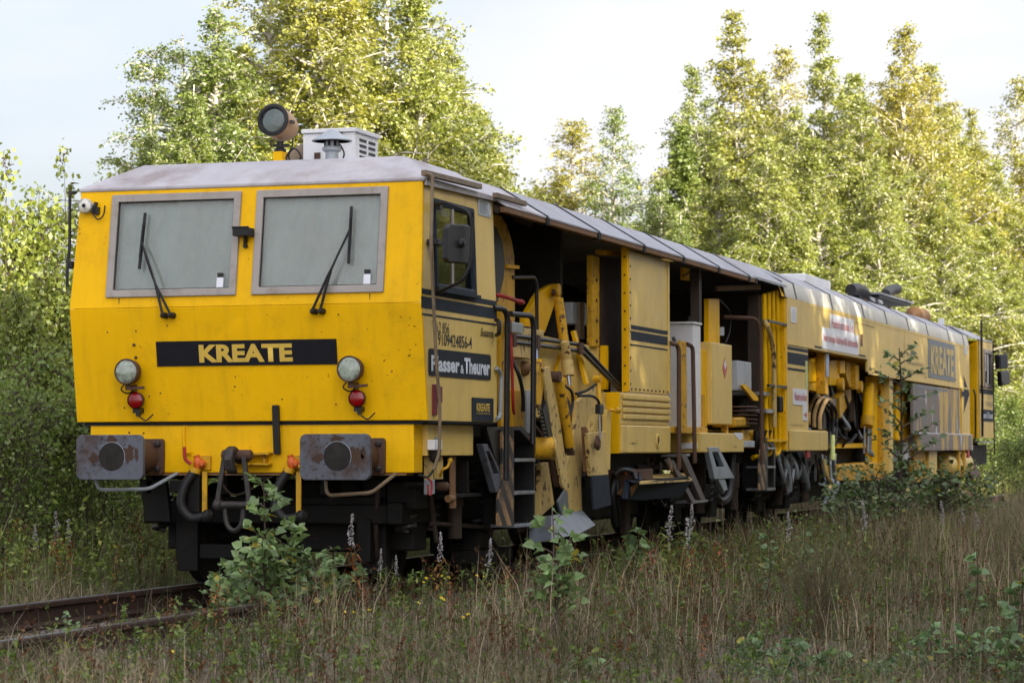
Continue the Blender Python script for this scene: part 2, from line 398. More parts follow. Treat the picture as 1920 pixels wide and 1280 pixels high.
# ------------------------------------------------------------------ mesh helpers
class MB:
    def __init__(s):
        s.v = []; s.f = []
    def add(s, vs, fs):
        o = len(s.v)
        s.v.extend([tuple(p) for p in vs])
        s.f.extend([tuple(i + o for i in f) for f in fs])
        return s
    def box(s, x0, x1, y0, y1, z0, z1):
        vs = [(x, y, z) for x in (x0, x1) for y in (y0, y1) for z in (z0, z1)]
        return s.add(vs, [(0, 1, 3, 2), (4, 6, 7, 5), (0, 4, 5, 1), (2, 3, 7, 6), (0, 2, 6, 4), (1, 5, 7, 3)])
    def beam(s, p, q, w, h, upv=(0, 0, 1)):
        p = Vector(p); q = Vector(q); d = (q - p).normalized(); u = Vector(upv)
        if abs(d.dot(u)) > 0.98:
            u = Vector((1, 0, 0))
        a = d.cross(u).normalized() * (w / 2); b = a.cross(d).normalized() * (h / 2)
        vs = [c + i * a + j * b for c in (p, q) for i in (-1, 1) for j in (-1, 1)]
        return s.add(vs, [(0, 1, 3, 2), (4, 6, 7, 5), (0, 4, 5, 1), (2, 3, 7, 6), (0, 2, 6, 4), (1, 5, 7, 3)])
    def prism(s, pts, ext):
        n = len(pts); e = Vector(ext)
        vs = [Vector(p) for p in pts] + [Vector(p) + e for p in pts]
        fs = [tuple(range(n - 1, -1, -1)), tuple(range(n, 2 * n))]
        fs += [(i, (i + 1) % n, n + (i + 1) % n, n + i) for i in range(n)]
        return s.add(vs, fs)
    def tube(s, pts, r, n=8, cap=True):
        pts = [Vector(p) for p in pts]; m = len(pts)
        rs = r if isinstance(r, (list, tuple)) else [r] * m
        ref = None; rings = []
        for i in range(m):
            d = (pts[min(i + 1, m - 1)] - pts[max(i - 1, 0)]).normalized()
            if ref is None:
                ref = Vector((0, 0, 1)) if abs(d.z) < 0.9 else Vector((1, 0, 0))
            a = (ref - d * ref.dot(d)).normalized(); b = d.cross(a)
            ref = a
            rings.append([pts[i] + rs[i] * (math.cos(k * 2 * math.pi / n) * a + math.sin(k * 2 * math.pi / n) * b) for k in range(n)])
        vs = [p for ring in rings for p in ring]
        fs = []
        for i in range(m - 1):
            for k in range(n):
                k2 = (k + 1) % n
                fs.append((i * n + k, i * n + k2, (i + 1) * n + k2, (i + 1) * n + k))
        if cap:
            fs.append(tuple(range(n - 1, -1, -1))); fs.append(tuple(range((m - 1) * n, m * n)))
        return s.add(vs, fs)
    def lathe(s, c, axis, prof, n=24, cap=True):
        c = Vector(c); d = Vector(axis).normalized()
        a = d.orthogonal().normalized(); b = d.cross(a)
        vs = []; fs = []
        for (r, t) in prof:
            for k in range(n):
                an = 2 * math.pi * k / n
                vs.append(c + d * t + r * (math.cos(an) * a + math.sin(an) * b))
        m = len(prof)
        for i in range(m - 1):
            for k in range(n):
                k2 = (k + 1) % n
                fs.append((i * n + k, i * n + k2, (i + 1) * n + k2, (i + 1) * n + k))
        if cap and prof[0][0] > 1e-6: fs.append(tuple(range(n - 1, -1, -1)))
        if cap and prof[-1][0] > 1e-6: fs.append(tuple(range((m - 1) * n, m * n)))
        return s.add(vs, fs)
    def grid(s, us, ws, holes, fn, th):
        """panel over a grid of cuts us x ws with rectangular holes, fn maps (u, w) to a point, th is the thickness vector"""
        th = Vector(th); nu, nw = len(us), len(ws)
        base = [Vector(fn(u, w)) for u in us for w in ws]
        vs = base + [p + th for p in base]; o = len(base)
        solid = {}
        for i in range(nu - 1):
            for j in range(nw - 1):
                cu, cw = (us[i] + us[i + 1]) / 2, (ws[j] + ws[j + 1]) / 2
                solid[i, j] = not any(h[0] < cu < h[1] and h[2] < cw < h[3] for h in holes)
        fs = []
        for (i, j), ok in solid.items():
            if not ok: continue
            q = (i * nw + j, (i + 1) * nw + j, (i + 1) * nw + j + 1, i * nw + j + 1)
            fs.append(q); fs.append(tuple(x + o for x in reversed(q)))
            for (di, dj, a, b) in ((0, -1, q[0], q[1]), (1, 0, q[1], q[2]), (0, 1, q[2], q[3]), (-1, 0, q[3], q[0])):
                if not solid.get((i + di, j + dj), False):
                    fs.append((b, a, a + o, b + o))
        return s.add(vs, fs)

def mesh_of(name, mb, mat, smooth=35):
    me = bpy.data.meshes.new(name)
    me.from_pydata([tuple(p) for p in mb.v], [], mb.f)
    me.validate()
    bm = bmesh.new(); bm.from_mesh(me)
    bmesh.ops.recalc_face_normals(bm, faces=bm.faces)
    bm.to_mesh(me); bm.free()
    if mat: me.materials.append(mat)
    if smooth:
        me.polygons.foreach_set('use_smooth', [True] * len(me.polygons))
        me.set_sharp_from_angle(angle=math.radians(smooth))
    return me

def part(name, mb, mat, parent, bevel=0.0, smooth=35, label=None):
    me = mesh_of(name, mb, MT[mat] if isinstance(mat, str) else mat, smooth)
    o = bpy.data.objects.new(name, me)
    COL.objects.link(o)
    o.parent = parent
    if bevel:
        b = o.modifiers.new('bevel', 'BEVEL'); b.width = bevel; b.segments = 2; b.limit_method = 'ANGLE'; b.angle_limit = math.radians(40)
        b.harden_normals = True
    if label: o['label'] = label
    return o

def thing(name, label, cat, loc=(0, 0, 0), group=None):
    o = bpy.data.objects.new(name, None)
    COL.objects.link(o)
    o.location = loc
    o.empty_display_size = 0.3
    o['label'] = label; o['category'] = cat
    if group: o['group'] = group
    return o

def tag(o, label=None, cat=None, group=None, kind=None):
    if label: o['label'] = label
    if cat: o['category'] = cat
    if group: o['group'] = group
    if kind: o['kind'] = kind
    return o

def smooth_path(pts, k=6):
    pts = [Vector(p) for p in pts]
    P = [pts[0] * 2 - pts[1]] + pts + [pts[-1] * 2 - pts[-2]]
    out = []
    for i in range(1, len(P) - 2):
        a, b, c, d = P[i - 1], P[i], P[i + 1], P[i + 2]
        for j in range(k):
            t = j / k
            out.append(0.5 * ((2 * b) + (c - a) * t + (2 * a - 5 * b + 4 * c - d) * t * t + (3 * b - a - 3 * c + d) * t ** 3))
    out.append(pts[-1])
    return out

def bent(pts, r=0.08, k=5):
    """polyline with rounded corners, for bent pipes and rails"""
    pts = [Vector(p) for p in pts]; out = [pts[0]]
    for i in range(1, len(pts) - 1):
        a, b, c = pts[i - 1], pts[i], pts[i + 1]
        d1 = (a - b); d2 = (c - b); l = min(r, d1.length * 0.45, d2.length * 0.45)
        p = b + d1.normalized() * l; q = b + d2.normalized() * l
        for j in range(k + 1):
            t = j / k
            out.append((1 - t) ** 2 * p + 2 * t * (1 - t) * b + t * t * q)
    out.append(pts[-1])
    return out

def lettering(txt, w, h, origin, right, upv, mat, parent, bold=0.0, depth=0.004, name='lettering', shear=0.0):
    """flat raised letters fitted to a w x h box whose lower left corner is origin"""
    cu = bpy.data.curves.new(name, 'FONT')
    cu.body = txt; cu.size = 1.0; cu.offset = bold; cu.extrude = 0.0; cu.shear = shear; cu.resolution_u = 3
    tmp = bpy.data.objects.new(name, cu)
    COL.objects.link(tmp)
    dg = bpy.context.evaluated_depsgraph_get()
    me = bpy.data.meshes.new_from_object(tmp.evaluated_get(dg))
    bpy.data.objects.remove(tmp)
    bpy.data.curves.remove(cu)
    co = np.zeros(len(me.vertices) * 3); me.vertices.foreach_get('co', co); co = co.reshape(-1, 3)
    mn = co.min(0); mx = co.max(0)
    R_ = Vector(right).normalized(); U_ = Vector(upv).normalized(); Nn = R_.cross(U_)
    s = (co[:, :2] - mn[:2]) / (mx[:2] - mn[:2])
    res = np.array(origin)[None] + s[:, :1] * w * np.array(R_)[None] + s[:, 1:2] * h * np.array(U_)[None] + np.array(Nn)[None] * depth
    me.vertices.foreach_set('co', res.ravel())
    me.name = name
    me.materials.clear(); me.materials.append(MT[mat])
    me.update()
    o = bpy.data.objects.new(name, me)
    COL.objects.link(o); o.parent = parent
    return o

# ------------------------------------------------------------------ ground and track
def vnoise(x, y, seed=0):
    x = np.asarray(x, float); y = np.asarray(y, float)
    xi = np.floor(x).astype(np.int64); yi = np.floor(y).astype(np.int64)
    fx = x - xi; fy = y - yi
    fx = fx * fx * (3 - 2 * fx); fy = fy * fy * (3 - 2 * fy)
    def h(a, b):
        n = (a * 374761393 + b * 668265263 + seed * 982451653) & 0xFFFFFFFF
        n = ((n ^ (n >> 13)) * 1274126177) & 0xFFFFFFFF
        return ((n ^ (n >> 16)) & 0xFFFF) / 65535.0
    return (h(xi, yi) * (1 - fx) + h(xi + 1, yi) * fx) * (1 - fy) + (h(xi, yi + 1) * (1 - fx) + h(xi + 1, yi + 1) * fx) * fy

def ground_z(x, y):
    x = np.asarray(x, float); y = np.asarray(y, float)
    z = -0.235 + 0.05 * (vnoise(x * 0.5, y * 0.5, 1) - 0.5) + 0.035 * (vnoise(x * 1.7, y * 1.7, 2) - 0.5)
    near = np.clip((np.abs(y) - 1.5) / 1.2, 0, 1)
    shoulder = -0.205 + 0.09 * np.clip((np.abs(y) - 0.86) / 0.15, 0, 1)
    z = z * near + (1 - near) * (shoulder + 0.02 * (vnoise(x * 3, y * 3, 3) - 0.5))
    far = np.clip((np.abs(y) - 3.0) / 5.0, 0, 1)
    return z - 0.05 * far + 0.12 * far * (vnoise(x * 0.13, y * 0.13, 4) - 0.5)

def axis(core0, core1, step, lim, grow=1.25):
    a = list(np.arange(core0, core1 + 1e-6, step))
    d = step; p = core1
    while p < lim:
        d *= grow; p += d; a.append(p)
    d = step; p = core0
    while p > -lim:
        d *= grow; p -= d; a.insert(0, p)
    return np.array(a)
gxs = axis(-24, 46, 0.33, 1500); gys = axis(-13, 14, 0.2, 1500)
GX, GY = np.meshgrid(gxs, gys, indexing='ij')
GZ = ground_z(GX, GY)
gv = np.stack([GX.ravel(), GY.ravel(), GZ.ravel()], 1)
ny_ = len(gys)
ii, jj = np.meshgrid(np.arange(len(gxs) - 1), np.arange(ny_ - 1), indexing='ij')
b0 = (ii * ny_ + jj).ravel()
gf = np.stack([b0, b0 + ny_, b0 + ny_ + 1, b0 + 1], 1)

def np_mesh(name, V, F, mats, tint=None, smooth=False):
    """mesh from arrays: V (n,3), F list of (m,k) index arrays"""
    if not isinstance(F, list): F = [F]
    me = bpy.data.meshes.new(name)
    me.vertices.add(len(V)); me.vertices.foreach_set('co', np.ascontiguousarray(V, dtype=np.float32).ravel())
    loops = np.concatenate([f.ravel() for f in F]).astype(np.int32)
    sizes = np.concatenate([np.full(len(f), f.shape[1]) for f in F]).astype(np.int32)
    starts = np.concatenate([[0], np.cumsum(sizes)[:-1]]).astype(np.int32)
    me.loops.add(len(loops)); me.loops.foreach_set('vertex_index', loops)
    me.polygons.add(len(sizes)); me.polygons.foreach_set('loop_start', starts)
    try:
        me.polygons.foreach_set('loop_total', sizes)
    except Exception:
        pass
    me.update(calc_edges=True)
    me.validate()
    for m_ in mats: me.materials.append(m_)
    if tint is not None:
        a = me.attributes.new('tint', 'FLOAT', 'FACE')
        a.data.foreach_set('value', np.ascontiguousarray(tint, dtype=np.float32))
    if smooth:
        me.polygons.foreach_set('use_smooth', np.ones(len(sizes), bool))
    return me

def link(name, data, parent=None, loc=None):
    o = bpy.data.objects.new(name, data)
    COL.objects.link(o)
    if parent: o.parent = parent
    if loc is not None: o.location = loc
    return o

def ground_mat():
    m, t, out = new_mat('weedy_gravel_soil')
    b = N(t, "ShaderNodeBsdfPrincipled")
    tc = N(t, "ShaderNodeTexCoord").outputs['Object']
    soil = mix(t, ramp(t, noise(t, tc, 2.2, 8, 0.65), 0.35, 0.65), (0.050, 0.042, 0.032), (0.10, 0.083, 0.064))
    litter = ramp(t, noise(t, tc, 14, 8, 0.7), 0.45, 0.62)
    c = mix(t, litter, soil, (0.20, 0.155, 0.108))
    moss = ramp(t, noise(t, tc, 0.9, 6, 0.6), 0.48, 0.62)
    c = mix(t, mul(t, moss, 0.55), c, (0.068, 0.076, 0.030))
    vor = N(t, "ShaderNodeTexVoronoi"); vor.inputs['Scale'].default_value = 22
    t.links.new(tc, vor.inputs['Vector'])
    st = ramp(t, vor.outputs['Distance'], 0.12, 0.30, (1, 1, 1, 1), (0, 0, 0, 1))
    stm = mul(t, st, ramp(t, noise(t, tc, 1.5, 4), 0.5, 0.62))
    c = mix(t, mul(t, stm, 0.7), c, (0.21, 0.19, 0.18))
    t.links.new(c, b.inputs['Base Color'])
    b.inputs['Roughness'].default_value = 0.95
    bp = N(t, "ShaderNodeBump"); bp.inputs['Strength'].default_value = 0.8; bp.inputs['Distance'].default_value = 0.03
    t.links.new(noise(t, tc, 18, 8, 0.7), bp.inputs['Height'])
    t.links.new(bp.outputs[0], b.inputs['Normal'])
    t.links.new(b.outputs[0], out.inputs['Surface'])
    return m
gme = np_mesh('ground', gv, gf, [ground_mat()], smooth=True)
tag(link('ground', gme), kind='structure')

TR = thing('railway_track', 'rusty overgrown railway track that the yellow machine stands on', 'railway track')
def rail_mesh(x0, x1, y):
    prof = [(-0.065, -0.172), (0.065, -0.172), (0.065, -0.158), (0.012, -0.140), (0.010, -0.045), (0.036, -0.034), (0.036, -0.006), (0.028, 0.0), (-0.028, 0.0), (-0.036, -0.006), (-0.036, -0.034), (-0.010, -0.045), (-0.012, -0.140), (-0.065, -0.158)]
    m_ = MB().prism([(x0, y + a, z) for a, z in prof], (x1 - x0, 0, 0))
    return m_
for y in (-0.797, 0.797):
    r_ = part('rail', rail_mesh(-40, 150, y), 'rail_side', TR, smooth=0)
    part('running_surface', MB().box(-40, 150, y - 0.027, y + 0.027, 0.0005, 0.003), 'rail_top', r_, smooth=0)
slp = mesh_of('sleeper', MB().box(-0.12, 0.12, -1.28, 1.28, -0.12, 0.0), MT['wood'], 0)
tie = mesh_of('tie_plate', MB().box(-0.09, 0.09, -0.13, 0.13, 0, 0.012).lathe((0.05, 0.085, 0.01), (0, 0, 1), [(0.022, 0), (0.02, 0.025), (0.012, 0.03)], 8).lathe((-0.05, -0.085, 0.01), (0, 0, 1), [(0.022, 0), (0.02, 0.025), (0.012, 0.03)], 8), MT['rail_side'], 0)
x = -12.0; k = 0
while x < 46:
    o = link('sleeper', slp, TR, (x, RND.uniform(-.03, .03), -0.186))
    o.rotation_euler.z = RND.uniform(-.015, .015)
    if x < 6:
        for y in (-0.797, 0.797):
            link('tie_plate', tie, o, (0, y, 0.001))
    x += 0.62 + RND.uniform(-.02, .02)

# stones of the old ballast
def stones(n, rng, region, smin, smax):
    ico = np.array([(0, 0, 1), (.89, 0, .45), (.28, .85, .45), (-.72, .53, .45), (-.72, -.53, .45), (.28, -.85, .45), (.72, .53, -.45), (-.28, .85, -.45), (-.89, 0, -.45), (-.28, -.85, -.45), (.72, -.53, -.45), (0, 0, -1)])
    fc = np.array([(0, 1, 2), (0, 2, 3), (0, 3, 4), (0, 4, 5), (0, 5, 1), (1, 6, 2), (2, 7, 3), (3, 8, 4), (4, 9, 5), (5, 10, 1), (2, 6, 7), (3, 7, 8), (4, 8, 9), (5, 9, 10), (1, 10, 6), (6, 11, 7), (7, 11, 8), (8, 11, 9), (9, 11, 10), (10, 11, 6)])
    x0, x1, y0, y1 = region
    px = rng.uniform(x0, x1, n); py = rng.uniform(y0, y1, n)
    s = rng.uniform(smin, smax, n) * (0.6 + 0.8 * rng.random(n) ** 3)
    sc = np.stack([s * rng.uniform(.7, 1.3, n), s * rng.uniform(.7, 1.3, n), s * rng.uniform(.5, .9, n)], 1)
    jit = 1 + 0.25 * (rng.random((n, 12, 1)) - 0.5)
    a = rng.uniform(0, 6.28, n); ca, sa = np.cos(a)[:, None], np.sin(a)[:, None]
    V = ico[None] * jit * sc[:, None, :]
    V = np.stack([V[..., 0] * ca - V[..., 1] * sa, V[..., 0] * sa + V[..., 1] * ca, V[..., 2]], -1)
    V += np.stack([px, py, ground_z(px, py) + s * 0.25], 1)[:, None, :]
    F = (fc[None] + (np.arange(n) * 12)[:, None, None]).reshape(-1, 3)
    return V.reshape(-1, 3), F
rng = np.random.default_rng(11)
stone_m = paint('ballast_stone', (0.15, 0.13, 0.115), dirt=(0.05, 0.042, 0.032), dirt_amt=0.6, streak=0, spots=0, rough=0.9, vary=0.4)
V, F = stones(3000, rng, (-9, 9, -2.2, 1.5), 0.010, 0.034)
tag(link('ballast_gravel', np_mesh('ballast_gravel', V, F, [stone_m])), 'grey brown ballast stones scattered between and beside the rails', 'gravel', kind='stuff')
V, F = stones(3200, rng, (-9, 16, -8, -2.0), 0.006, 0.022)
tag(link('loose_gravel', np_mesh('loose_gravel', V, F, [stone_m])), 'fine loose gravel in the weedy clearing before the track', 'gravel', kind='stuff')

# brown line of an unused second track in the far right distance
FT = thing('distant_track', 'rust brown distant track crossing at the far right edge', 'railway track', (0, 0, 0))
c0 = Vector((99.548, 7.353, -0.094)); c1 = Vector((100.005, 3.327, 0.067))
dd = (c1 - c0).normalized() ; nn = Vector((-dd.y, dd.x, 0))
for s_ in (0, 1.6):
    part('rail', MB().beam(c0 - dd * 4 + nn * s_, c1 + nn * s_, 0.09, 0.16), 'rust_bright', FT)
part('ballast_bank', MB().prism([tuple(c0 - dd * 4 - nn * 1.5 + Vector((0, 0, -0.5))), tuple(c0 - dd * 4 + Vector((0, 0, -0.1))), tuple(c0 - dd * 4 + nn * 1.6 + Vector((0, 0, -0.1))), tuple(c0 - dd * 4 + nn * 3.4 + Vector((0, 0, -0.5)))], (c1 - c0) * 1.1), 'rust_bright', FT)

# ------------------------------------------------------------------ rail machine
SY = -1.48                                     # plane of the near side
RX, UZ, FR = (1, 0, 0), (0, 0, 1), (0, -1, 0)
M = thing('track_maintenance_machine', 'long yellow track maintenance machine with open bays standing on the overgrown rails', 'rail machine')

def xf(z):                                     # front profile of the cab: kinked forward at window sill height
    if z < 2.22:
        return -0.14 * (z - 1.32) / 0.90
    return -0.14 + 0.14 * (z - 2.22) / 0.97
def ysc(z):
    return 1.0 if z < 2.22 else 1.0 - 0.022 * (z - 2.22) / 0.97

# --- cab shell
b = MB().grid([-1.482, 1.49], [1.32, 1.345, 1.8, 2.22], [], lambda y, z: (xf(z), y * (1 if z > 1.4 else 1.0), z), (0.04, 0, 0))
part('front_panel', b, 'yellow', M, 0.006)
HW = [(-1.155, -0.095, 2.325, 3.115), (0.075, 1.155, 2.325, 3.115)]
b = MB().grid([-1.482, -1.155, -0.095, 0.075, 1.155, 1.49], [2.2215, 2.325, 3.115, 3.19], HW, lambda y, z: (xf(z), y * ysc(z), z), (0.04, 0, 0))
part('window_panel', b, 'yellow', M, 0.004)
WH = (0.24, 1.20, 2.37, 3.02)
us = [0.0, 0.24, 1.20, 1.79]
def side_fn(y):
    def f(u, z):
        x = u if u > 0.01 else xf(z) + 0.002
        return (x, y * ysc(z), z)
    return f
b = MB().grid(us, [1.32, 2.22, 2.37, 3.02, 3.20], [WH], side_fn(-1.48), (0, 0.04, 0))
cab_side = part('cab_side_wall', b, 'cream', M)
b = MB().grid(us, [1.32, 2.22, 2.37, 3.02, 3.20], [WH], side_fn(1.488), (0, -0.04, 0))
part('cab_side_wall', b, 'cream', M)
b = MB().box(1.74, 1.785, -1.43, 1.43, 1.30, 3.2)
part('cab_rear_wall', b, 'yellow', M)
b = MB().box(0.02, 1.74, -1.43, 1.43, 1.29, 1.33)
part('cab_floor', b, 'interior_dark', M)
# seat and console seen dimly through the side window
b = MB().box(0.9, 1.35, -0.5, 0.1, 1.75, 1.87).box(1.3, 1.42, -0.5, 0.1, 1.87, 2.6).lathe((1.12, -0.2, 1.33), (0, 0, 1), [(0.12, 0), (0.08, 0.05), (0.06, 0.42)], 12)
part('operator_seat', b, 'interior_dark', M, 0.03)
b = MB().box(0.25, 0.6, -1.1, 1.1, 1.33, 2.15)
part('control_console', b, 'grey_box', M, 0.02)

# --- cab roof: white cap with sloped edges
def roofcap(x0, xr, x1, ye, yr, z0, z1, th):
    m_ = MB()
    vs = [(x0, -ye, z0), (x0, ye, z0), (x1, ye, z0), (x1, -ye, z0), (xr, -yr, z1), (xr, yr, z1), (x1, yr, z1), (x1, -yr, z1)]
    lo = [(x, y, z - th) for (x, y, z) in vs[:4]]
    m_.add(vs + lo, [(4, 7, 6, 5), (0, 4, 5, 1), (1, 5, 6, 2), (2, 6, 7, 3), (3, 7, 4, 0), (0, 1, 9, 8), (1, 2, 10, 9), (2, 3, 11, 10), (3, 0, 8, 11), (8, 9, 10, 11)])
    return m_
part('cab_roof', roofcap(-0.015, 0.46, 1.80, 1.475, 1.13, 3.195, 3.42, 0.03), 'white_roof', M, 0.012)
part('roof_skirt', MB().prism([(0.0, SY - 0.003, 3.135), (1.79, SY - 0.003, 3.165), (1.79, SY - 0.003, 3.20), (0.0, SY - 0.003, 3.195)], (0, 0.02, 0)), 'white_roof', M)
for p, q in (((-0.122, -1.500, 3.217), (1.271, -1.500, 3.240)), ((1.692, -1.500, 3.208), (2.436, -1.530, 3.200))):
    m_ = MB().beam(p, q, 0.05, 0.045)
    part('rain_gutter', m_, 'pipe_brown', M, 0.006)

# --- windscreens
def front_pt(y, z, off=0.0):
    return Vector((xf(z) - off, y, z))
for (a0, a1, z0, z1) in ((0.055, 1.175, 2.305, 3.135), (-1.175, -0.075, 2.305, 3.135)):
    wgrp = MB()
    wgrp.grid([a0, a0 + 0.062, a1 - 0.062, a1], [z0, z0 + 0.06, z1 - 0.062, z1], [(a0 + 0.062, a1 - 0.062, z0 + 0.06, z1 - 0.062)],
              lambda y, z: (xf(z) - 0.022, y, z), (0.05, 0, 0))
    fr = part('windscreen_frame', wgrp, 'frame_alu', M, 0.008)
    inner = MB().grid([a0 + 0.05, a0 + 0.066, a1 - 0.066, a1 - 0.05], [z0 + 0.05, z0 + 0.066, z1 - 0.066, z1 - 0.05], [(a0 + 0.066, a1 - 0.066, z0 + 0.066, z1 - 0.066)], lambda y, z: (xf(z) - 0.006, y, z), (0.02, 0, 0))
    part('rubber_seal', inner, 'rubber', fr)
    g = MB().grid([a0 + 0.06, a1 - 0.06], [z0 + 0.06, z1 - 0.06], [], lambda y, z: (xf(z) + 0.006, y, z), (0.005, 0, 0))
    part('glass', g, 'glass_dusty', fr)
    g = MB().grid([a0 + 0.02, a1 - 0.02], [z0 + 0.02, z1 - 0.02], [], lambda y, z: (xf(z) + 0.06, y, z), (0.004, 0, 0))
    part('blind', g, 'blind', fr)
    sy = a0 + 0.12
    g = MB().box(xf(2.47) - 0.002, xf(2.47) + 0.004, sy, sy + 0.05, 2.45, 2.485)
    part('bracket', g, 'blackmetal', fr)
    g = MB().grid([sy - 0.002, sy + 0.055], [2.37, 2.45], [], lambda y, z: (xf(z) + 0.002, y, z), (0.003, 0, 0))
    part('sticker', g, 'sticker_white', fr)

# --- wipers
def wiper(base1, base2, tip, b0, b1):
    m_ = MB()
    m_.tube(smooth_path([base1, (Vector(base1) + Vector(tip)) / 2 + Vector((-0.03, -0.02, 0.02)), tip], 4), [0.011] * 4 + [0.007] * 5, 6)
    m_.tube(smooth_path([base2, (Vector(base2) + Vector(tip)) / 2 + Vector((-0.03, 0.015, 0.0)), Vector(tip) + Vector((0, 0.0, -0.015))], 4), [0.011] * 4 + [0.007] * 5, 6)
    w = part('wiper', m_, 'rubber', M)
    part('wiper_blade', MB().beam(b0, b1, 0.014, 0.022, (0, 1, 0)).beam((Vector(b0) * .8 + Vector(b1) * .2) + Vector((-.012, 0, 0)), (Vector(b0) * .2 + Vector(b1) * .8) + Vector((-.012, 0, 0)), 0.022, 0.012, (0, 1, 0)), 'rubber', w)
    for c in (base1, base2):
        part('pivot', MB().lathe(Vector(c) + Vector((0.06, 0, -0.01)), (-1, 0, 0), [(0.026, 0), (0.024, 0.06), (0.012, 0.085)], 10), 'rubber', w)
wiper(front_pt(0.655, 2.165, 0.06), front_pt(0.59, 2.165, 0.06), front_pt(0.87, 2.74, 0.05), front_pt(0.865, 2.98, 0.035), front_pt(0.885, 2.53, 0.035))
wiper(front_pt(-0.61, 2.175, 0.06), front_pt(-0.675, 2.175, 0.06), front_pt(-0.885, 2.80, 0.05), front_pt(-0.885, 2.98, 0.035), front_pt(-0.885, 2.53, 0.035))

# --- front lamps and fittings
def headlight(y, z):
    c = front_pt(y, z, 0.13)
    m_ = MB().lathe(c + Vector((0.12, 0, 0)), (-1, 0, 0), [(0.03, -0.01), (0.07, 0.0), (0.095, 0.05), (0.102, 0.10), (0.104, 0.125), (0.098, 0.135), (0.09, 0.13)], 28, False)
    h = part('headlight', m_, 'rust', M)
    part('reflector', MB().lathe(c + Vector((0.06, 0, 0)), (-1, 0, 0), [(0.0, 0.0), (0.04, 0.01), (0.075, 0.035), (0.09, 0.068)], 24), 'lamp_bowl', h)
    part('bulb', MB().lathe(c + Vector((0.045, 0, 0)), (-1, 0, 0), [(0.018, 0), (0.02, 0.02), (0.0, 0.04)], 10), 'grease', h)
    part('lens', MB().lathe(c + Vector((-0.008, 0, 0)), (-1, 0, 0), [(0.092, 0), (0.07, 0.012), (0.0, 0.022)], 24), 'glass', h)
    part('bracket', MB().box(c.x + 0.03, xf(z) + 0.02, y - 0.025, y + 0.025, z - 0.145, z - 0.10).beam(c + Vector((0.05, 0.02, -0.135)), c + Vector((0.05, -0.13, -0.125)), 0.02, 0.02), 'rust', h)
    part('cable', MB().tube(smooth_path([c + Vector((0.08, 0.05, -0.09)), c + Vector((0.05, 0.07, -0.14)), c + Vector((0.08, 0.03, -0.17)), c + Vector((0.13, 0.0, -0.15))], 5), 0.006, 6), 'rubber', h)
def tail_lamp(y, z):
    c = front_pt(y, z, 0.09)
    m_ = MB().lathe(c + Vector((0.08, 0, 0)), (-1, 0, 0), [(0.02, -0.01), (0.045, 0.0), (0.064, 0.04), (0.069, 0.078), (0.066, 0.086)], 24, False)
    h = part('tail_lamp', m_, 'rust', M)
    part('red_lens', MB().lathe(c + Vector((0.005, 0, 0)), (-1, 0, 0), [(0.065, -0.012), (0.060, 0.006), (0.040, 0.018), (0.02, 0.022), (0, 0.023)], 24), 'lamp_red', h)
    part('bracket', MB().box(c.x + 0.02, xf(z) + 0.02, y - 0.03, y + 0.03, z - 0.10, z - 0.060).beam(c + Vector((0.04, 0, -0.08)), c + Vector((0.04, -0.015, -0.125)), 0.03, 0.03), 'blackmetal', h)
    part('cable', MB().tube(smooth_path([c + Vector((0.04, -0.02, -0.13)), c + Vector((0.03, -0.08, -0.16)), c + Vector((0.06, -0.13, -0.11))], 5), 0.006, 6), 'rubber', h)
for y in (0.965, -0.915): headlight(y, 1.715)
for y in (0.925, -0.945): tail_lamp(y, 1.49)
c = Vector((-0.09, 1.385, 3.05))
h = part('work_lamp', MB().lathe(c + Vector((0.07, 0, 0)), (-1, 0, 0), [(0.03, 0), (0.055, 0.02), (0.06, 0.07), (0.054, 0.078)], 20, False), 'grey_box', M)
part('lens', MB().lathe(c + Vector((-0.005, 0, 0)), (-1, 0, 0), [(0.053, 0), (0.03, 0.01), (0, 0.013)], 18), 'lamp_bowl', h)
part('bulb', MB().lathe(c + Vector((-0.016, 0, 0)), (-1, 0, 0), [(0.018, 0), (0.0, 0.006)], 10), 'sign_dark', h)
part('bracket', MB().beam((-0.05, 1.33, 2.99), (-0.05, 1.30, 3.08), 0.03, 0.02).box(-0.06, 0, 1.28, 1.31, 2.98, 3.04), 'blackmetal', h)
part('cable', MB().tube(smooth_path([(-0.06, 1.33, 2.99), (-0.07, 1.28, 2.94), (-0.07, 1.23, 2.97), (-0.05, 1.225, 3.05)], 6), 0.006, 6), 'rubber', h)
h = part('camera_housing', MB().box(-0.20, -0.07, -0.075, 0.06, 2.765, 2.83).box(-0.205, -0.19, -0.08, 0.065, 2.825, 2.84), 'rubber', M, 0.006)
part('bracket', MB().box(-0.12, -0.05, -0.015, 0.0, 2.70, 2.77).lathe((-0.09, -0.01, 2.69), (-1, 0, 0), [(0.018, 0), (0.015, 0.03)], 8), 'rubber', h)
for y, z in ((0.945, 1.93), (0.935, 1.83)):
    part('bolt', MB().lathe(front_pt(y, z, 0), (-1, 0, 0), [(0.013, 0), (0.012, 0.012), (0.006, 0.018)], 8), 'rust', M)
part('drip_edge', MB().box(0.012, 0.03, -1.47, 1.48, 1.303, 1.315), 'underframe', M)  # dark strip stands in for the shaded gap below the front panel

# --- name board on the nose
b = MB().grid([-0.772, 0.752], [1.757, 1.953], [], lambda y, z: (xf(z) - 0.010, y, z), (0.009, 0, 0))
part('name_board', b, 'black_board', M)
tl = math.atan2(0.14, 0.90)
lettering('KREATE', 0.79, 0.142, front_pt(0.385, 1.783, 0.0115), FR, (-math.sin(tl), 0, math.cos(tl)), 'letter_yellow', M, bold=0.045, depth=0.002)

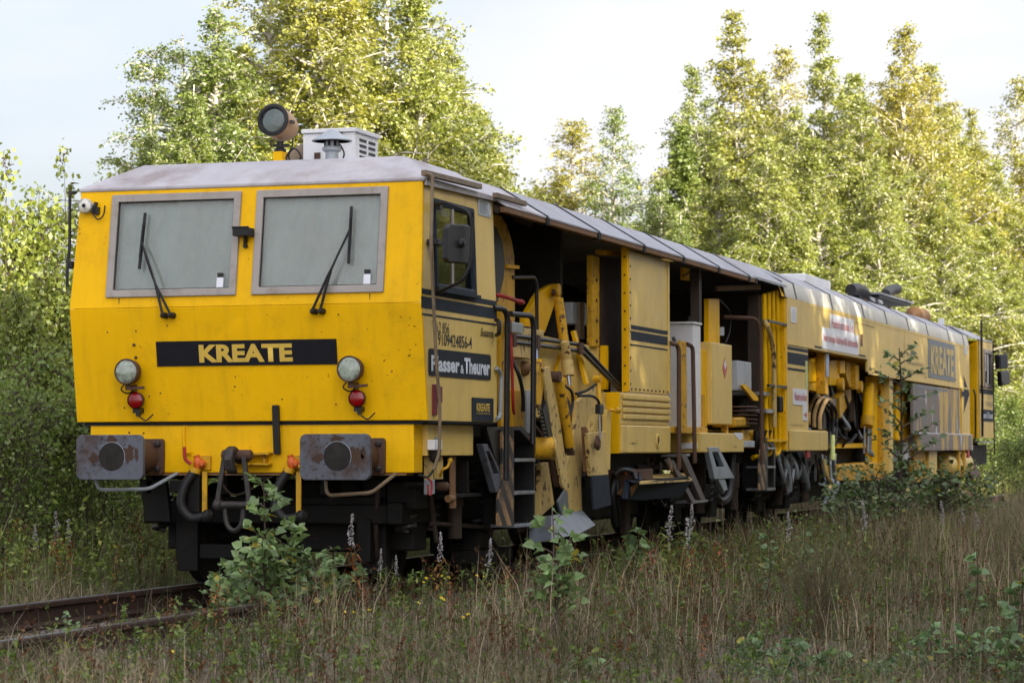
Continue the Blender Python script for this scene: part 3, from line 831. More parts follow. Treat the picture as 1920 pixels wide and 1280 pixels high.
# --- buffer beam, buffers, coupling, hoses
part('buffer_beam', MB().box(0.03, 0.24, -1.362, 1.385, 0.915, 1.297), 'yellow', M, 0.008)
part('beam_edge', MB().box(0.024, 0.2, -1.30, 1.32, 0.895, 0.912), 'rust_bright', M)
part('vertical_bar', MB().beam((0.0, -0.24, 1.06), (-0.035, -0.24, 1.445), 0.058, 0.03, (1, 0, 0)), 'blackmetal', M, 0.008)
part('lever_rod', MB().tube(bent([(0.02, 0.565, 1.28), (0.02, 0.565, 1.075), (0.0, 0.50, 1.07)], 0.02), 0.011, 6), 'yellow', M)
def rrect(yc, zc, hw, hh, r, x, n=5):
    pts = []
    for (sy, sz, a0) in ((1, 1, 0), (-1, 1, 90), (-1, -1, 180), (1, -1, 270)):
        for k in range(n + 1):
            a = math.radians(a0 + 90 * k / n)
            pts.append((x, yc + sy * (hw - r) + r * math.cos(a), zc + sz * (hh - r) + r * math.sin(a)))
    return pts
for yc in (0.915, -0.95):
    bf = part('buffer', MB().prism(rrect(yc, 1.04, 0.285, 0.175, 0.05, -0.60), (0.045, 0, 0)), 'buffer_grey', M, 0.008)
    part('buffer_pad', MB().lathe((-0.597, yc - 0.02, 1.045), (-1, 0, 0), [(0.112, 0), (0.108, 0.006), (0.06, 0.010), (0.0, 0.011)], 32), 'pad', bf)
    q_ = random.Random(int(yc * 100) + 500)
    for cy_, cz_, ry_, rz_ in ((-0.14, 0.02, 0.075, 0.07), (0.15, -0.01, 0.05, 0.045), (0.0, 0.13, 0.06, 0.035), (-0.21, 0.02, 0.018, 0.06)):
        pts = [(-0.6012, yc - 0.02 + cy_ + ry_ * q_.uniform(0.5, 1.2) * math.cos(a), 1.045 + cz_ + rz_ * q_.uniform(0.5, 1.2) * math.sin(a)) for a in np.linspace(0, 6.283, 22)[:-1]]
        part('rust_patch', MB().prism(pts, (-0.0015, 0, 0)), 'rust_patch', bf, smooth=0)
    part('pad_edge', MB().tube([(-0.602, yc - 0.02 + 0.113 * math.cos(a), 1.045 + 0.113 * math.sin(a)) for a in np.linspace(0.6, 3.6, 24)], 0.003, 5), 'steel_grey', bf)
    part('buffer_shaft', MB().lathe((-0.556, yc, 1.04), (1, 0, 0), [(0.13, 0), (0.10, 0.03), (0.095, 0.22), (0.135, 0.24), (0.14, 0.57)], 24), 'rust', bf)
    part('flange', MB().prism(rrect(yc - 0.01, 1.045, 0.175, 0.14, 0.025, -0.002), (0.03, 0, 0)), 'rust', bf, 0.004)
    for dy in (-0.135, 0.125):
        for dz in (-0.10, 0.10):
            part('bolt', MB().lathe((-0.002, yc + dy, 1.045 + dz), (-1, 0, 0), [(0.026, 0), (0.026, 0.02), (0.015, 0.026)], 6), 'grease', bf, smooth=20)
# coupling
cp = part('coupling_bracket', MB().box(-0.06, 0.03, -0.19, 0.19, 1.055, 1.075).box(-0.06, 0.03, -0.19, 0.19, 0.975, 0.992).box(-0.05, 0.03, -0.155, -0.14, 0.992, 1.055).box(-0.05, 0.03, 0.14, 0.155, 0.992, 1.055), 'worn_yellow', M, 0.003)
part('coupling_hook', MB().prism([(0.0, 0.0, 0.97), (0.0, 0.0, 1.05), (-0.14, 0.0, 1.09), (-0.24, 0.0, 1.125), (-0.31, 0.0, 1.10), (-0.33, 0.0, 1.02), (-0.29, 0.0, 0.93), (-0.22, 0.0, 0.90), (-0.2, 0.0, 0.94), (-0.25, 0.0, 0.99), (-0.24, 0.0, 1.04), (-0.14, 0.0, 1.0)], (0, 0.085, 0)), 'grease', cp, 0.02)
part('coupling_pin', MB().lathe((-0.2, -0.11, 1.055), (0, 1, 0), [(0.03, 0), (0.042, 0.01), (0.042, 0.24), (0.03, 0.25)], 14), 'rust', cp)
part('shackle_arm', MB().beam((-0.22, 0.105, 1.08), (-0.25, 0.165, 0.65), 0.04, 0.035, (1, 0, 0)), 'grease', cp, 0.008)
part('shackle_arm', MB().beam((-0.22, -0.045, 1.08), (-0.25, -0.115, 0.65), 0.04, 0.035, (1, 0, 0)), 'grease', cp, 0.008)
part('coupling_screw', MB().lathe((-0.25, -0.14, 0.668), (0, 1, 0), [(0.028, 0), (0.045, 0.02), (0.045, 0.05), (0.03, 0.06), (0.03, 0.26), (0.045, 0.27), (0.045, 0.31), (0.028, 0.33)], 12), 'grease', cp)
part('link', MB().tube(smooth_path([(-0.24, 0.10, 0.66), (-0.24, 0.08, 0.52), (-0.24, 0.02, 0.47), (-0.24, -0.04, 0.52), (-0.24, -0.06, 0.66)], 6), 0.022, 8), 'grease', cp)
# brake hoses with orange cocks
for y0, handle in ((0.42, True), (-0.375, False)):
    bh = part('brake_cock', MB().lathe((-0.03, y0, 1.0), (0, 0.3, 1), [(0.028, -0.05), (0.04, -0.02), (0.036, 0.015), (0.022, 0.035), (0.026, 0.055)], 12).lathe((-0.05, y0 - 0.04, 0.985), (-1, -0.3, 0), [(0.03, -0.04), (0.034, 0.0), (0.014, 0.03)], 10), 'orange_valve', M)
    part('cock_plate', MB().box(0.0, 0.03, y0 - 0.09, y0 + 0.02, 0.94, 1.05), 'worn_yellow', bh)
    part('hose_ring', MB().lathe((-0.055, y0 + 0.015, 0.935), (-0.1, 0.25, -1), [(0.045, -0.02), (0.045, 0.02)], 12), 'worn_yellow', bh)
    part('hose', MB().tube(smooth_path([(-0.06, y0 + 0.02, 0.93), (-0.10, y0 + 0.09, 0.80), (-0.11, y0 + 0.105, 0.66), (-0.10, y0 + 0.03, 0.565), (-0.09, y0 - 0.08, 0.575)], 6), 0.036, 12), 'rubber', bh)
    part('coupling_head', MB().lathe((-0.09, y0 - 0.07, 0.575), (0, -1, 0.1), [(0.035, 0), (0.05, 0.02), (0.052, 0.06), (0.02, 0.09)], 12), 'blackmetal', bh)
    part('hanger_strip', MB().box(-0.03, -0.015, y0 - 0.075, y0 - 0.035, 0.60, 0.925), 'worn_yellow', bh)
    if handle:
        part('handle', MB().tube(bent([(-0.05, y0 + 0.05, 0.985), (-0.07, y0 + 0.095, 1.02), (-0.07, y0 + 0.10, 1.12)], 0.03), 0.014, 8), 'red', bh)
    else:
        part('handle', MB().tube(bent([(-0.05, y0 - 0.06, 0.97), (-0.07, y0 - 0.11, 0.95), (-0.07, y0 - 0.11, 1.0)], 0.03), 0.012, 8), 'worn_yellow', bh)
# bent grab rails under the beam
part('grab_rail', MB().tube(bent([(-0.42, 1.12, 0.87), (-0.40, 1.10, 0.785), (-0.2, 0.76, 0.79), (0.06, 0.62, 0.92)], 0.05), 0.015, 8), 'steel_grey', M)
part('grab_rail', MB().tube(bent([(-0.40, -0.80, 0.87), (-0.40, -0.81, 0.745), (-0.2, -1.10, 0.765), (0.06, -1.22, 0.92)], 0.05), 0.015, 8), 'pipe_brown', M)
# cable box behind left buffer
part('cable_box', MB().box(-0.1, 0.1, 0.50, 0.64, 0.76, 0.86).box(-0.05, 0.05, 0.40, 0.5, 0.60, 0.90), 'underframe', M, 0.01)

# --- roof fittings above the cab
sp = part('spotlight', MB().lathe((0.98, 0.13, 3.775), (-0.96, 0.0, 0.12), [(0.054, -0.14), (0.113, -0.11), (0.128, -0.02), (0.131, 0.12), (0.135, 0.16), (0.131, 0.175), (0.115, 0.172)], 32, False), 'spot_tan', M)
part('rim', MB().lathe((0.98, 0.13, 3.775), (-0.96, 0.0, 0.12), [(0.134, 0.158), (0.136, 0.178), (0.110, 0.184), (0.095, 0.16)], 32, False), 'rubber', sp)
part('lens', MB().lathe((0.98, 0.13, 3.775), (-0.96, 0.0, 0.12), [(0.099, 0.166), (0.054, 0.180), (0.0, 0.186)], 28), 'glass', sp)
part('reflector', MB().lathe((0.98, 0.13, 3.775), (-0.96, 0.0, 0.12), [(0.0, 0.02), (0.063, 0.06), (0.101, 0.155)], 28), 'spot_bowl', sp)
part('clamp', MB().box(0.82, 0.88, -0.035, -0.012, 3.765, 3.79), 'grease', sp)
part('stand', MB().box(0.88, 1.0, 0.075, 0.16, 3.42, 3.545), 'yellow', sp, 0.005)
part('pivot', MB().lathe((0.94, 0.12, 3.545), (0, 0, 1), [(0.05, 0), (0.05, 0.02), (0.03, 0.04), (0.03, 0.09)], 12).beam((0.94, 0.04, 3.60), (0.94, 0.18, 3.60), 0.03, 0.02), 'rubber', sp)
part('cable', MB().tube(smooth_path([(1.0, 0.03, 3.66), (0.95, 0.02, 3.58), (0.93, 0.06, 3.49), (0.95, 0.0, 3.44), (0.95, -0.06, 3.50), (0.94, -0.01, 3.57), (0.93, 0.04, 3.52), (0.94, 0.02, 3.44)], 6), 0.008, 6), 'rubber', sp)
hn = part('horn_shade', MB().lathe((1.05, -0.295, 3.63), (0, 0, 1), [(0.165, 0.0), (0.168, 0.006), (0.03, 0.095), (0.0, 0.10), (0.0, 0.09), (0.03, 0.085), (0.15, 0.0)], 32), 'horn_grey', M)
part('horn_body', MB().lathe((1.05, -0.295, 3.42), (0, 0, 1), [(0.085, 0), (0.08, 0.015), (0.055, 0.05), (0.055, 0.12), (0.08, 0.135), (0.08, 0.16), (0.065, 0.165), (0.06, 0.26)], 20), 'horn_grey', hn)
for k in range(8):
    a = k * math.pi / 4
    part('slot', MB().box(-0.004, 0.004, -0.012, 0.012, -0.03, 0.03), 'rubber', hn).matrix_local = Matrix.Translation((1.05 + 0.062 * math.cos(a), -0.295 + 0.062 * math.sin(a), 3.62)) @ Matrix.Rotation(a, 4, 'Z')
part('cable', MB().tube(smooth_path([(1.05, -0.37, 3.6), (1.03, -0.41, 3.52), (1.02, -0.38, 3.45), (1.0, -0.34, 3.44), (1.02, -0.36, 3.47), (1.02, -0.40, 3.44)], 6), 0.007, 6), 'rubber', hn)
ac = part('vent_cabinet', MB().box(1.55, 2.12, -0.31, 0.16, 3.42, 3.765), 'white_box', M, 0.008)
part('lid', MB().prism([(1.53, -0.33, 3.767), (1.53, 0.17, 3.767), (2.14, 0.17, 3.767), (2.14, -0.33, 3.767)], (0, 0, 0.035)), 'white_box', ac, 0.006)
part('latch', MB().box(1.53, 1.549, -0.20, -0.165, 3.70, 3.765).box(1.53, 1.549, -0.0, 0.05, 3.54, 3.60), 'rust', ac)
for col, x in enumerate((1.66, 1.88)):
    for k in range(6):
        z = 3.46 + k * 0.048
        part('louvre', MB().prism([(x, -0.311, z), (x + 0.16, -0.311, z), (x + 0.16, -0.311, z + 0.022), (x, -0.311, z + 0.022)], (0, -0.004, 0)), 'rubber', ac)
part('air_duct', MB().tube(smooth_path([(1.75, 0.16, 3.62), (1.75, 0.24, 3.60), (1.72, 0.32, 3.52), (1.70, 0.34, 3.40)], 5), 0.10, 16), 'pipe_brown', M)

# --- near side of the cab: window, mirror, stripes, writing
b = MB().grid([0.20, 0.262, 1.178, 1.24], [2.33, 2.392, 2.998, 3.06], [(0.262, 1.178, 2.392, 2.998)], lambda u, z: (u, SY * ysc(z) - 0.02, z), (0, 0.05, 0))
sw = part('side_window_frame', b, 'stripe', M, 0.02)
part('glass', MB().box(0.25, 0.70, -1.462, -1.457, 2.38, 3.01).box(0.66, 1.19, -1.447, -1.442, 2.38, 3.01), 'glass', sw)
part('sliding_bar', MB().box(0.655, 0.70, -1.470, -1.445, 2.385, 3.005), 'frame_alu', sw)
part('ledge', MB().box(0.22, 1.22, -1.53, -1.495, 2.32, 2.345), 'stripe', sw)
for z0, z1 in ((2.29, 2.33), (2.18, 2.27), (2.125, 2.14)):
    b = MB().prism([(xf((z0 + z1) / 2) + 0.004, SY - 0.003, z0), (1.79, SY - 0.003, z0), (1.79, SY - 0.003, z1), (xf((z0 + z1) / 2) + 0.004, SY - 0.003, z1)], (0, 0.004, 0))
    part('stripe', b, 'stripe', M)
mr = part('mirror_housing', MB().prism([(-0.453, -1.800, 2.764), (-0.377, -1.800, 2.798), (0.079, -1.800, 2.822), (0.159, -1.800, 2.795), (0.144, -1.800, 2.554), (0.064, -1.800, 2.520), (-0.416, -1.800, 2.501), (-0.479, -1.800, 2.525)], (0.03, 0.05, 0)), 'rubber', M, 0.012)
part('mirror_arm', MB().tube(bent([(0.170, -1.500, 3.000), (0.081, -1.600, 3.002), (0.018, -1.820, 2.924), (0.035, -1.840, 2.805), (-0.006, -1.840, 2.527), (-0.082, -1.800, 2.384), (0.193, -1.500, 2.311)], 0.12), 0.013, 8), 'rubber', mr)
part('arm_clamp', MB().box(0.20, 0.26, -1.52, -1.48, 2.96, 3.02), 'rubber', mr)
part('arm_clamp', MB().box(0.18, 0.26, -1.52, -1.48, 2.31, 2.36), 'rubber', mr)
part('mirror_joint', MB().lathe((-0.137, -1.810, 2.666), (0, -1, 0), [(0.04, -0.01), (0.035, 0.015), (0.02, 0.025)], 10), 'blackmetal', mr)
lettering('Ttk2 856', 0.42, 0.085, (0.115, SY, 2.005), RX, UZ, 'letter_black', M)
lettering('9109424856-4', 0.86, 0.10, (0.255, SY, 1.905), RX, UZ, 'letter_black', M, bold=0.01)
lettering('Susanna', 0.36, 0.07, (1.34, SY, 2.02), RX, UZ, 'letter_black', M, shear=0.4, bold=0.01)
def side_plate(x0, x1, z0, z1, mat, parent, r=0.03, name='sign_plate', y=SY, th=0.008):
    pts = []
    for (sx, sz, a0) in ((1, 1, 0), (-1, 1, 90), (-1, -1, 180), (1, -1, 270)):
        for k in range(4):
            a = math.radians(a0 + 30 * k)
            cx = (x1 - r) if sx > 0 else (x0 + r); cz = (z1 - r) if sz > 0 else (z0 + r)
            pts.append((cx + r * math.cos(a), y - th, cz + r * math.sin(a)))
    return part(name, MB().prism(pts, (0, th - 0.001, 0)), mat, parent)
side_plate(0.03, 1.61, 1.665, 1.875, 'sign_dark', M, 0.03)
lettering('Plasser', 0.70, 0.125, (0.07, SY - 0.008, 1.70), RX, UZ, 'letter_white', M, bold=0.038)
lettering('&', 0.09, 0.07, (0.79, SY - 0.008, 1.70), RX, UZ, 'letter_white', M, bold=0.03)
lettering('Theurer', 0.68, 0.13, (0.89, SY - 0.008, 1.70), RX, UZ, 'letter_white', M, bold=0.038)
side_plate(1.11, 1.68, 1.325, 1.515, 'stripe', M, 0.004)
lettering('KREATE', 0.36, 0.065, (1.21, SY - 0.008, 1.405), RX, UZ, 'letter_yellow', M, bold=0.03)
lettering('PROTECTED BY A SMART SYSTEM', 0.36, 0.014, (1.21, SY - 0.008, 1.38), RX, UZ, 'letter_yellow', M)
st = side_plate(1.37, 1.71, 3.02, 3.155, 'sticker_grey', M, 0.004, 'notice_plate', SY * ysc(3.1) - 0.001)
for k in range(6):
    lettering('mmmm mmmmmmm mm'[: 9 + (k * 5) % 6], 0.16 + 0.02 * (k % 3), 0.009, (1.395, SY * ysc(3.1) - 0.009, 3.038 + k * 0.018), RX, UZ, 'sign_dark', M)
part('notice_emblem', MB().tube([(1.655 + 0.03 * math.cos(a), SY * ysc(3.1) - 0.011, 3.085 + 0.045 * math.sin(a)) for a in np.linspace(0, 2 * math.pi, 24)], 0.003, 4, cap=False), 'sticker_white', M)
part('downpipe', MB().tube(bent([(-0.117, -1.520, 3.213), (-0.095, -1.560, 3.193), (-0.135, -1.560, 2.656), (0.017, -1.550, 1.761), (0.106, -1.550, 1.434), (0.121, -1.540, 1.063), (0.097, -1.500, 0.939)], 0.08), 0.0135, 10), 'pipe_brown', M)
part('pipe_clip', MB().box(0.03, 0.16, -1.56, -1.47, 2.675, 2.72), 'rubber', M, 0.005)
eh = part('extinguisher_bracket', MB().box(0.12, 0.2, -1.50, -1.478, 1.36, 1.60).box(0.20, 0.29, -1.51, -1.478, 1.46, 1.585), 'maroon', M, 0.006)
part('downpipe', MB().tube(bent([(-0.02, 1.49, 3.17), (-0.06, 1.53, 3.16), (-0.06, 1.53, 2.75), (-0.1, 1.53, 2.55), (-0.1, 1.53, 2.4)], 0.06), 0.013, 8), 'rubber', M)
part('side_lamp', MB().box(-0.10, -0.04, 1.49, 1.54, 2.55, 2.61), 'rubber', M, 0.01)

# --- sill below the cab
part('side_sill', MB().box(0.245, 1.40, -1.40, -1.32, 1.045, 1.295), 'cream', M, 0.006)
part('cab_edge_strip', MB().box(0.03, 1.79, -1.478, -1.40, 1.30, 1.318), 'underframe', M)
jb = part('junction_box', MB().box(0.22, 0.40, -1.47, -1.402, 1.09, 1.17), 'white_box', M, 0.008)
part('socket_plate', MB().box(0.41, 0.53, -1.42, -1.402, 1.09, 1.19), 'steel_grey', jb)
part('plug', MB().lathe((0.31, -1.44, 1.09), (0, 0, -1), [(0.05, 0), (0.04, 0.08), (0.02, 0.1)], 10), 'rubber', jb)
part('cable', MB().tube(smooth_path([(0.31, -1.44, 1.0), (0.3, -1.42, 0.92), (0.22, -1.40, 0.88), (0.1, -1.38, 0.90)], 5), 0.010, 6), 'rubber', jb)
for x in (0.36, 0.60):
    part('hanger_strip', MB().box(x, x + 0.14, -1.36, -1.33, 0.86, 1.04), 'cream_dirty', M)
part('yellow_lever', MB().tube(smooth_path([(0.682, -1.350, 0.871), (0.613, -1.400, 0.935), (0.660, -1.420, 0.952), (0.697, -1.430, 0.994)], 4), 0.011, 8).lathe((0.711, -1.430, 1.006), (0, 0, 1), [(0.0, -0.022), (0.019, -0.011), (0.022, 0.0), (0.019, 0.011), (0.0, 0.022)], 10), 'worn_yellow', M)
part('cock_body', MB().box(0.35, 0.55, -1.36, -1.33, 0.74, 0.86), 'steel_grey', M, 0.01)
part('cock_body', MB().lathe((0.75, -1.36, 0.80), (0, -1, 0), [(0.035, -0.05), (0.035, 0.03), (0.02, 0.05)], 10), 'rust', M)
part('cock_body', MB().lathe((0.86, -1.36, 0.70), (1, 0, 0), [(0.03, 0), (0.03, 0.12)], 10), 'rust_bright', M)
part('pink_hose', MB().tube(smooth_path([(0.236, -1.400, 0.876), (0.280, -1.420, 0.834), (0.267, -1.420, 0.751), (0.202, -1.420, 0.752), (0.190, -1.420, 0.823)], 5), 0.008, 6), 'red', M)
part('bracket_hanger', MB().box(0.95, 1.08, -1.36, -1.34, 0.62, 1.04), 'rust_bright', M, 0.006)
# slanted slotted arm
def slot_arm(p0, p1, w0, w1, y, mat, th=0.06):
    p0 = Vector(p0); p1 = Vector(p1); d = (p1 - p0); px = Vector((1, 0, 0))
    def L(t, s): 
        w = w0 + (w1 - w0) * t
        c = p0 + d * t + px * (s * w / 2)
        return Vector((c.x, y, c.z))
    return MB().grid([0, 0.15, 0.62, 1.0], [-1, -0.45, 0.45, 1], [(0.15, 0.62, -0.45, 0.45)], lambda t, s: L(t, s), (0, th, 0))
part('slotted_arm', slot_arm((1.563, -1.420, 1.139), (2.077, -1.420, 0.734), 0.14, 0.42, -1.45, ''), 'buffer_grey', M, 0.006)
part('step_pocket', MB().box(1.05, 1.75, -1.36, -1.10, 0.70, 0.735).box(1.05, 1.09, -1.36, -1.10, 0.735, 1.0).box(1.38, 1.42, -1.36, -1.10, 0.735, 1.0).box(1.05, 1.75, -1.12, -1.09, 0.70, 1.0), 'underframe', M, 0.01)

# seams, rivets and small holes on the nose
for y in (1.06, -1.06):
    part('panel_seam', MB().box(xf(2.28) - 0.004, xf(2.28) + 0.01, y - 0.003, y + 0.003, 2.215, 2.30), 'rust', M)
r_ = random.Random(4)
for k in range(14):
    y, z = r_.uniform(-1.4, 1.4), r_.uniform(1.36, 2.2)
    part('bolt', MB().lathe(front_pt(y, z, 0.001), (-1, 0, 0), [(0.008, 0), (0.006, 0.003)], 6), 'rust', M)
for k in range(6):
    part('rust_chip', MB().lathe((0.027, r_.uniform(-1.2, 1.2), r_.uniform(0.95, 1.28)), (-1, 0, 0), [(0.009, 0), (0.006, 0.004)], 6), 'rust', M)
part('beam_weld', MB().box(0.024, 0.032, -1.36, 1.38, 1.285, 1.297), 'yellow', M)

# ------------------------------------------------------------------ canopy over the open bays
def ring(x0, x1, prof, th, parent, name, mat, bev=0):
    """sheet following a cross profile [(y, z)...] from x0 to x1"""
    m_ = MB()
    n = len(prof)
    vs = [(x0, y, z) for y, z in prof] + [(x1, y, z) for y, z in prof] + [(x0, y, z - th) for y, z in prof] + [(x1, y, z - th) for y, z in prof]
    fs = []
    for i in range(n - 1):
        fs.append((i, i + 1, n + i + 1, n + i)); fs.append((2 * n + i, 3 * n + i, 3 * n + i + 1, 2 * n + i + 1))
        fs.append((i, 2 * n + i, 2 * n + i + 1, i + 1)); fs.append((n + i, n + i + 1, 3 * n + i + 1, 3 * n + i))
    fs.append((0, n, 3 * n, 2 * n)); fs.append((n - 1, 2 * n - 1, 4 * n - 1, 3 * n - 1))
    m_.add(vs, fs)
    return part(name, m_, mat, parent, bev)
canopy = [(-1.56, 3.135), (-1.13, 3.40), (1.13, 3.40), (1.50, 3.16)]
cuts = [1.80, 3.05, 4.78, 6.51, 8.21, 9.92, 11.55, 11.95]
for i in range(len(cuts) - 1):
    ring(cuts[i] + 0.012, cuts[i + 1] - 0.012, canopy, 0.014, M, 'roof_panel', 'white_roof' if i == 0 else 'grey_roof')
    if i:
        ring(cuts[i] - 0.03, cuts[i] + 0.03, [(y, z + 0.012) for y, z in canopy], 0.024, M, 'roof_seam', 'rubber')
for i in range(len(cuts) - 1):
    part('eave_beam', MB().box(cuts[i] + 0.02, cuts[i + 1] - 0.02, -1.555, -1.50, 3.075, 3.122), 'rust_bright', M, 0.005)
    part('eave_clip', MB().box(cuts[i + 1] - 0.05, cuts[i + 1] + 0.05, -1.565, -1.49, 3.065, 3.13), 'underframe', M)
for x in (1.82, 4.95, 8.21, 11.3):
    part('canopy_rib', MB().beam((x, -1.50, 3.085), (x, -1.12, 3.345), 0.05, 0.05), 'brown_dark', M)
part('longitudinal_rail', MB().box(1.8, 6.0, -0.62, -0.55, 2.86, 2.93), 'brown_dark', M)
part('post_rail', MB().beam((5.840, -1.250, 3.026), (6.725, -1.300, 3.070), 0.04, 0.05), 'worn_yellow', M)
part('far_wall', MB().box(1.79, 14.4, 1.36, 1.42, 1.30, 3.235), 'brown_dark', M)
part('bay_bulkhead', MB().box(5.05, 5.12, -1.1, 1.36, 1.3, 3.385), 'interior_dark', M)
part('bay_floor', MB().box(1.79, 14.4, -1.1, 1.36, 1.20, 1.30), 'underframe', M)
part('chassis_beam', MB().box(0.26, 33.0, -0.95, -0.80, 0.86, 1.20).box(0.26, 33.0, 0.80, 0.95, 0.86, 1.20).box(0.26, 33.0, -0.80, 0.80, 0.95, 1.0), 'underframe', M)

# horn-shaped loudspeaker under the eave
part('loudspeaker', MB().lathe((3.228, -1.300, 3.143), (0.6, -0.75, -0.2), [(0.03, -0.12), (0.05, -0.06), (0.062, 0.02), (0.068, 0.06), (0.055, 0.055), (0.0, 0.0)], 20), 'blackmetal', M)
# fan housing behind the cab
fh = part('fan_housing', MB().prism([(2.648, -1.150, 3.156), (2.991, -1.150, 3.156), (3.182, -1.150, 3.077), (3.310, -1.150, 2.962), (3.390, -1.150, 2.824), (3.402, -1.150, 2.346), (3.401, -1.150, 2.221), (2.641, -1.150, 2.188)], (0, 0.10, 0)), 'worn_yellow', M, 0.01)
part('fan_drum', MB().prism([(2.616, -1.160, 3.060), (2.801, -1.160, 3.027), (2.957, -1.160, 2.912), (3.035, -1.160, 2.743), (2.986, -1.160, 2.584), (2.859, -1.160, 2.436), (2.611, -1.160, 2.344)], (0, -0.012, 0)), 'rubber', fh, 0.005)
part('housing_flange', MB().beam((3.082, -1.160, 2.713), (3.373, -1.180, 2.722), 0.04, 0.03), 'yellow', fh)
part('filler_box', MB().box(2.745, 3.801, -1.3, -0.7, 2.03, 2.17).box(2.745, 3.385, -1.3, -0.7, 1.90, 2.03), 'cream_dirty', M, 0.008)
part('filler_lid', MB().box(2.979, 3.270, -1.28, -1.12, 2.17, 2.19).box(3.336, 3.602, -1.28, -1.12, 2.17, 2.19), 'rust', M)
part('red_hose', MB().tube(smooth_path([(2.639, -1.200, 2.437), (2.822, -1.250, 2.423), (3.123, -1.280, 2.396)], 5), 0.018, 10).lathe((3.140, -1.280, 2.397), (1, -0.2, -0.1), [(0.024, -0.03), (0.026, 0.02), (0.015, 0.06)], 10), 'red', M)

# bay side plate (slanting cream slab) with black pipes clipped along it
part('bay_side_plate', MB().prism([(2.697, -1.220, 2.161), (6.096, -1.220, 2.095), (6.207, -1.220, 1.366), (4.779, -1.220, 1.303), (2.753, -1.220, 1.475)], (0, 0.10, 0)), 'cream', M, 0.006)
part('plate_edge', MB().beam((6.050, -1.260, 2.114), (6.044, -1.260, 1.681), 0.10, 0.06, (0, 1, 0)), 'yellow', M, 0.004)
part('hydraulic_pipe', MB().tube(bent([(2.783, -1.300, 2.089), (5.064, -1.300, 2.088), (6.188, -1.380, 1.715)], 0.08), 0.020, 8), 'blackmetal', M)
part('hydraulic_pipe', MB().tube(bent([(2.783, -1.300, 2.033), (5.063, -1.300, 2.027), (6.188, -1.380, 1.677)], 0.08), 0.020, 8), 'blackmetal', M)
part('pipe_clamp', MB().beam((2.782, -1.320, 2.117), (2.781, -1.320, 1.986), 0.09, 0.04, (0, 1, 0)), 'rust', M)
part('pipe_clamp', MB().beam((3.516, -1.320, 2.118), (3.515, -1.320, 1.984), 0.09, 0.04, (0, 1, 0)), 'rust', M)
part('pipe_clamp', MB().beam((4.955, -1.320, 2.104), (4.953, -1.320, 1.993), 0.09, 0.04, (0, 1, 0)), 'rust', M)

# crane boom with its cylinder
part('crane_arm', MB().prism([(3.881, -1.100, 2.302), (4.347, -1.100, 2.552), (4.738, -1.100, 2.645), (5.029, -1.100, 2.656), (5.139, -1.100, 2.575), (4.844, -1.100, 2.458), (4.519, -1.100, 2.181), (3.879, -1.100, 2.165)], (0, 0.06, 0)), 'yellow', M, 0.01)
part('boom_head', MB().lathe((4.748, -1.160, 2.593), (0, 1, 0), [(0.062, -0.02), (0.062, 0.10)], 18), 'worn_yellow', M, 0.01)
part('boom_pin', MB().lathe((4.670, -1.130, 2.569), (0, -1, 0), [(0.032, 0), (0.032, 0.02), (0.016, 0.03)], 14), 'rust', M)
cyl = part('hydraulic_cylinder', MB().tube([(4.453, -1.250, 2.495), (4.403, -1.340, 1.934)], 0.046, 16), 'worn_yellow', M)
part('worn_band', MB().tube([(4.322, -1.338, 2.090), (4.393, -1.348, 1.914)], 0.048, 16), 'cream_dirty', cyl)
part('end_cap', MB().tube([(4.386, -1.350, 1.914), (4.368, -1.370, 1.774)], [0.058, 0.056], 16), 'cream_dirty', cyl)
part('piston_rod', MB().tube([(4.368, -1.370, 1.774), (4.368, -1.380, 1.685)], 0.020, 10), 'steel', cyl)
part('boom_brace', MB().beam((5.209, -1.180, 2.229), (5.249, -1.300, 1.716), 0.10, 0.03, (0, 1, 0)), 'yellow', M)
part('boom_brace', MB().beam((4.408, -1.250, 1.697), (4.895, -1.200, 2.063), 0.25, 0.03, (0, 1, 0)), 'yellow', M)

# plough: frame, arms, blades
pl = part('plough_frame', MB().prism([(4.712, -1.360, 1.542), (5.379, -1.360, 1.708), (5.811, -1.360, 1.477), (5.448, -1.360, 1.101), (4.911, -1.360, 1.111), (4.832, -1.360, 0.800), (4.866, -1.360, 0.508), (4.388, -1.360, 0.509), (4.321, -1.360, 0.904), (4.616, -1.360, 1.301)], (0, 0.04, 0)), 'cream_dirty', M, 0.008)
part('plough_flange', MB().prism([(4.716, -1.240, 1.855), (5.233, -1.240, 1.511), (5.117, -1.240, 1.305), (4.636, -1.240, 1.302), (4.443, -1.240, 1.698)], (0, 0.03, 0)), 'worn_yellow', pl, 0.006)
arm = part('plough_arm', MB().prism([(3.089, -1.500, 1.807), (3.290, -1.500, 1.831), (3.661, -1.500, 1.294), (3.952, -1.500, 0.752), (3.828, -1.500, 0.715), (3.706, -1.500, 0.756), (3.352, -1.500, 1.292)], (0, 0.03, 0)), 'cream_dirty', M, 0.006)
part('arm_web', MB().prism([(3.059, -1.460, 1.806), (3.292, -1.460, 1.813), (3.761, -1.460, 1.005), (3.863, -1.460, 0.753), (3.689, -1.460, 0.756), (3.419, -1.460, 1.102)], (0, 0.04, 0)), 'rust', arm, 0.004)
part('arm_bracket', MB().prism([(2.958, -1.480, 1.756), (3.025, -1.480, 1.842), (3.158, -1.480, 1.894), (3.257, -1.480, 1.811), (3.087, -1.480, 1.454), (2.988, -1.480, 1.476)], (0, 0.06, 0)), 'worn_yellow', arm, 0.006)
part('trowel_blade', MB().prism([(3.480, -1.520, 0.626), (3.723, -1.520, 0.727), (3.811, -1.520, 0.692), (3.844, -1.520, 0.522), (3.755, -1.520, 0.447), (3.650, -1.520, 0.460)], (0, 0.02, 0)), 'blade', arm, 0.004)
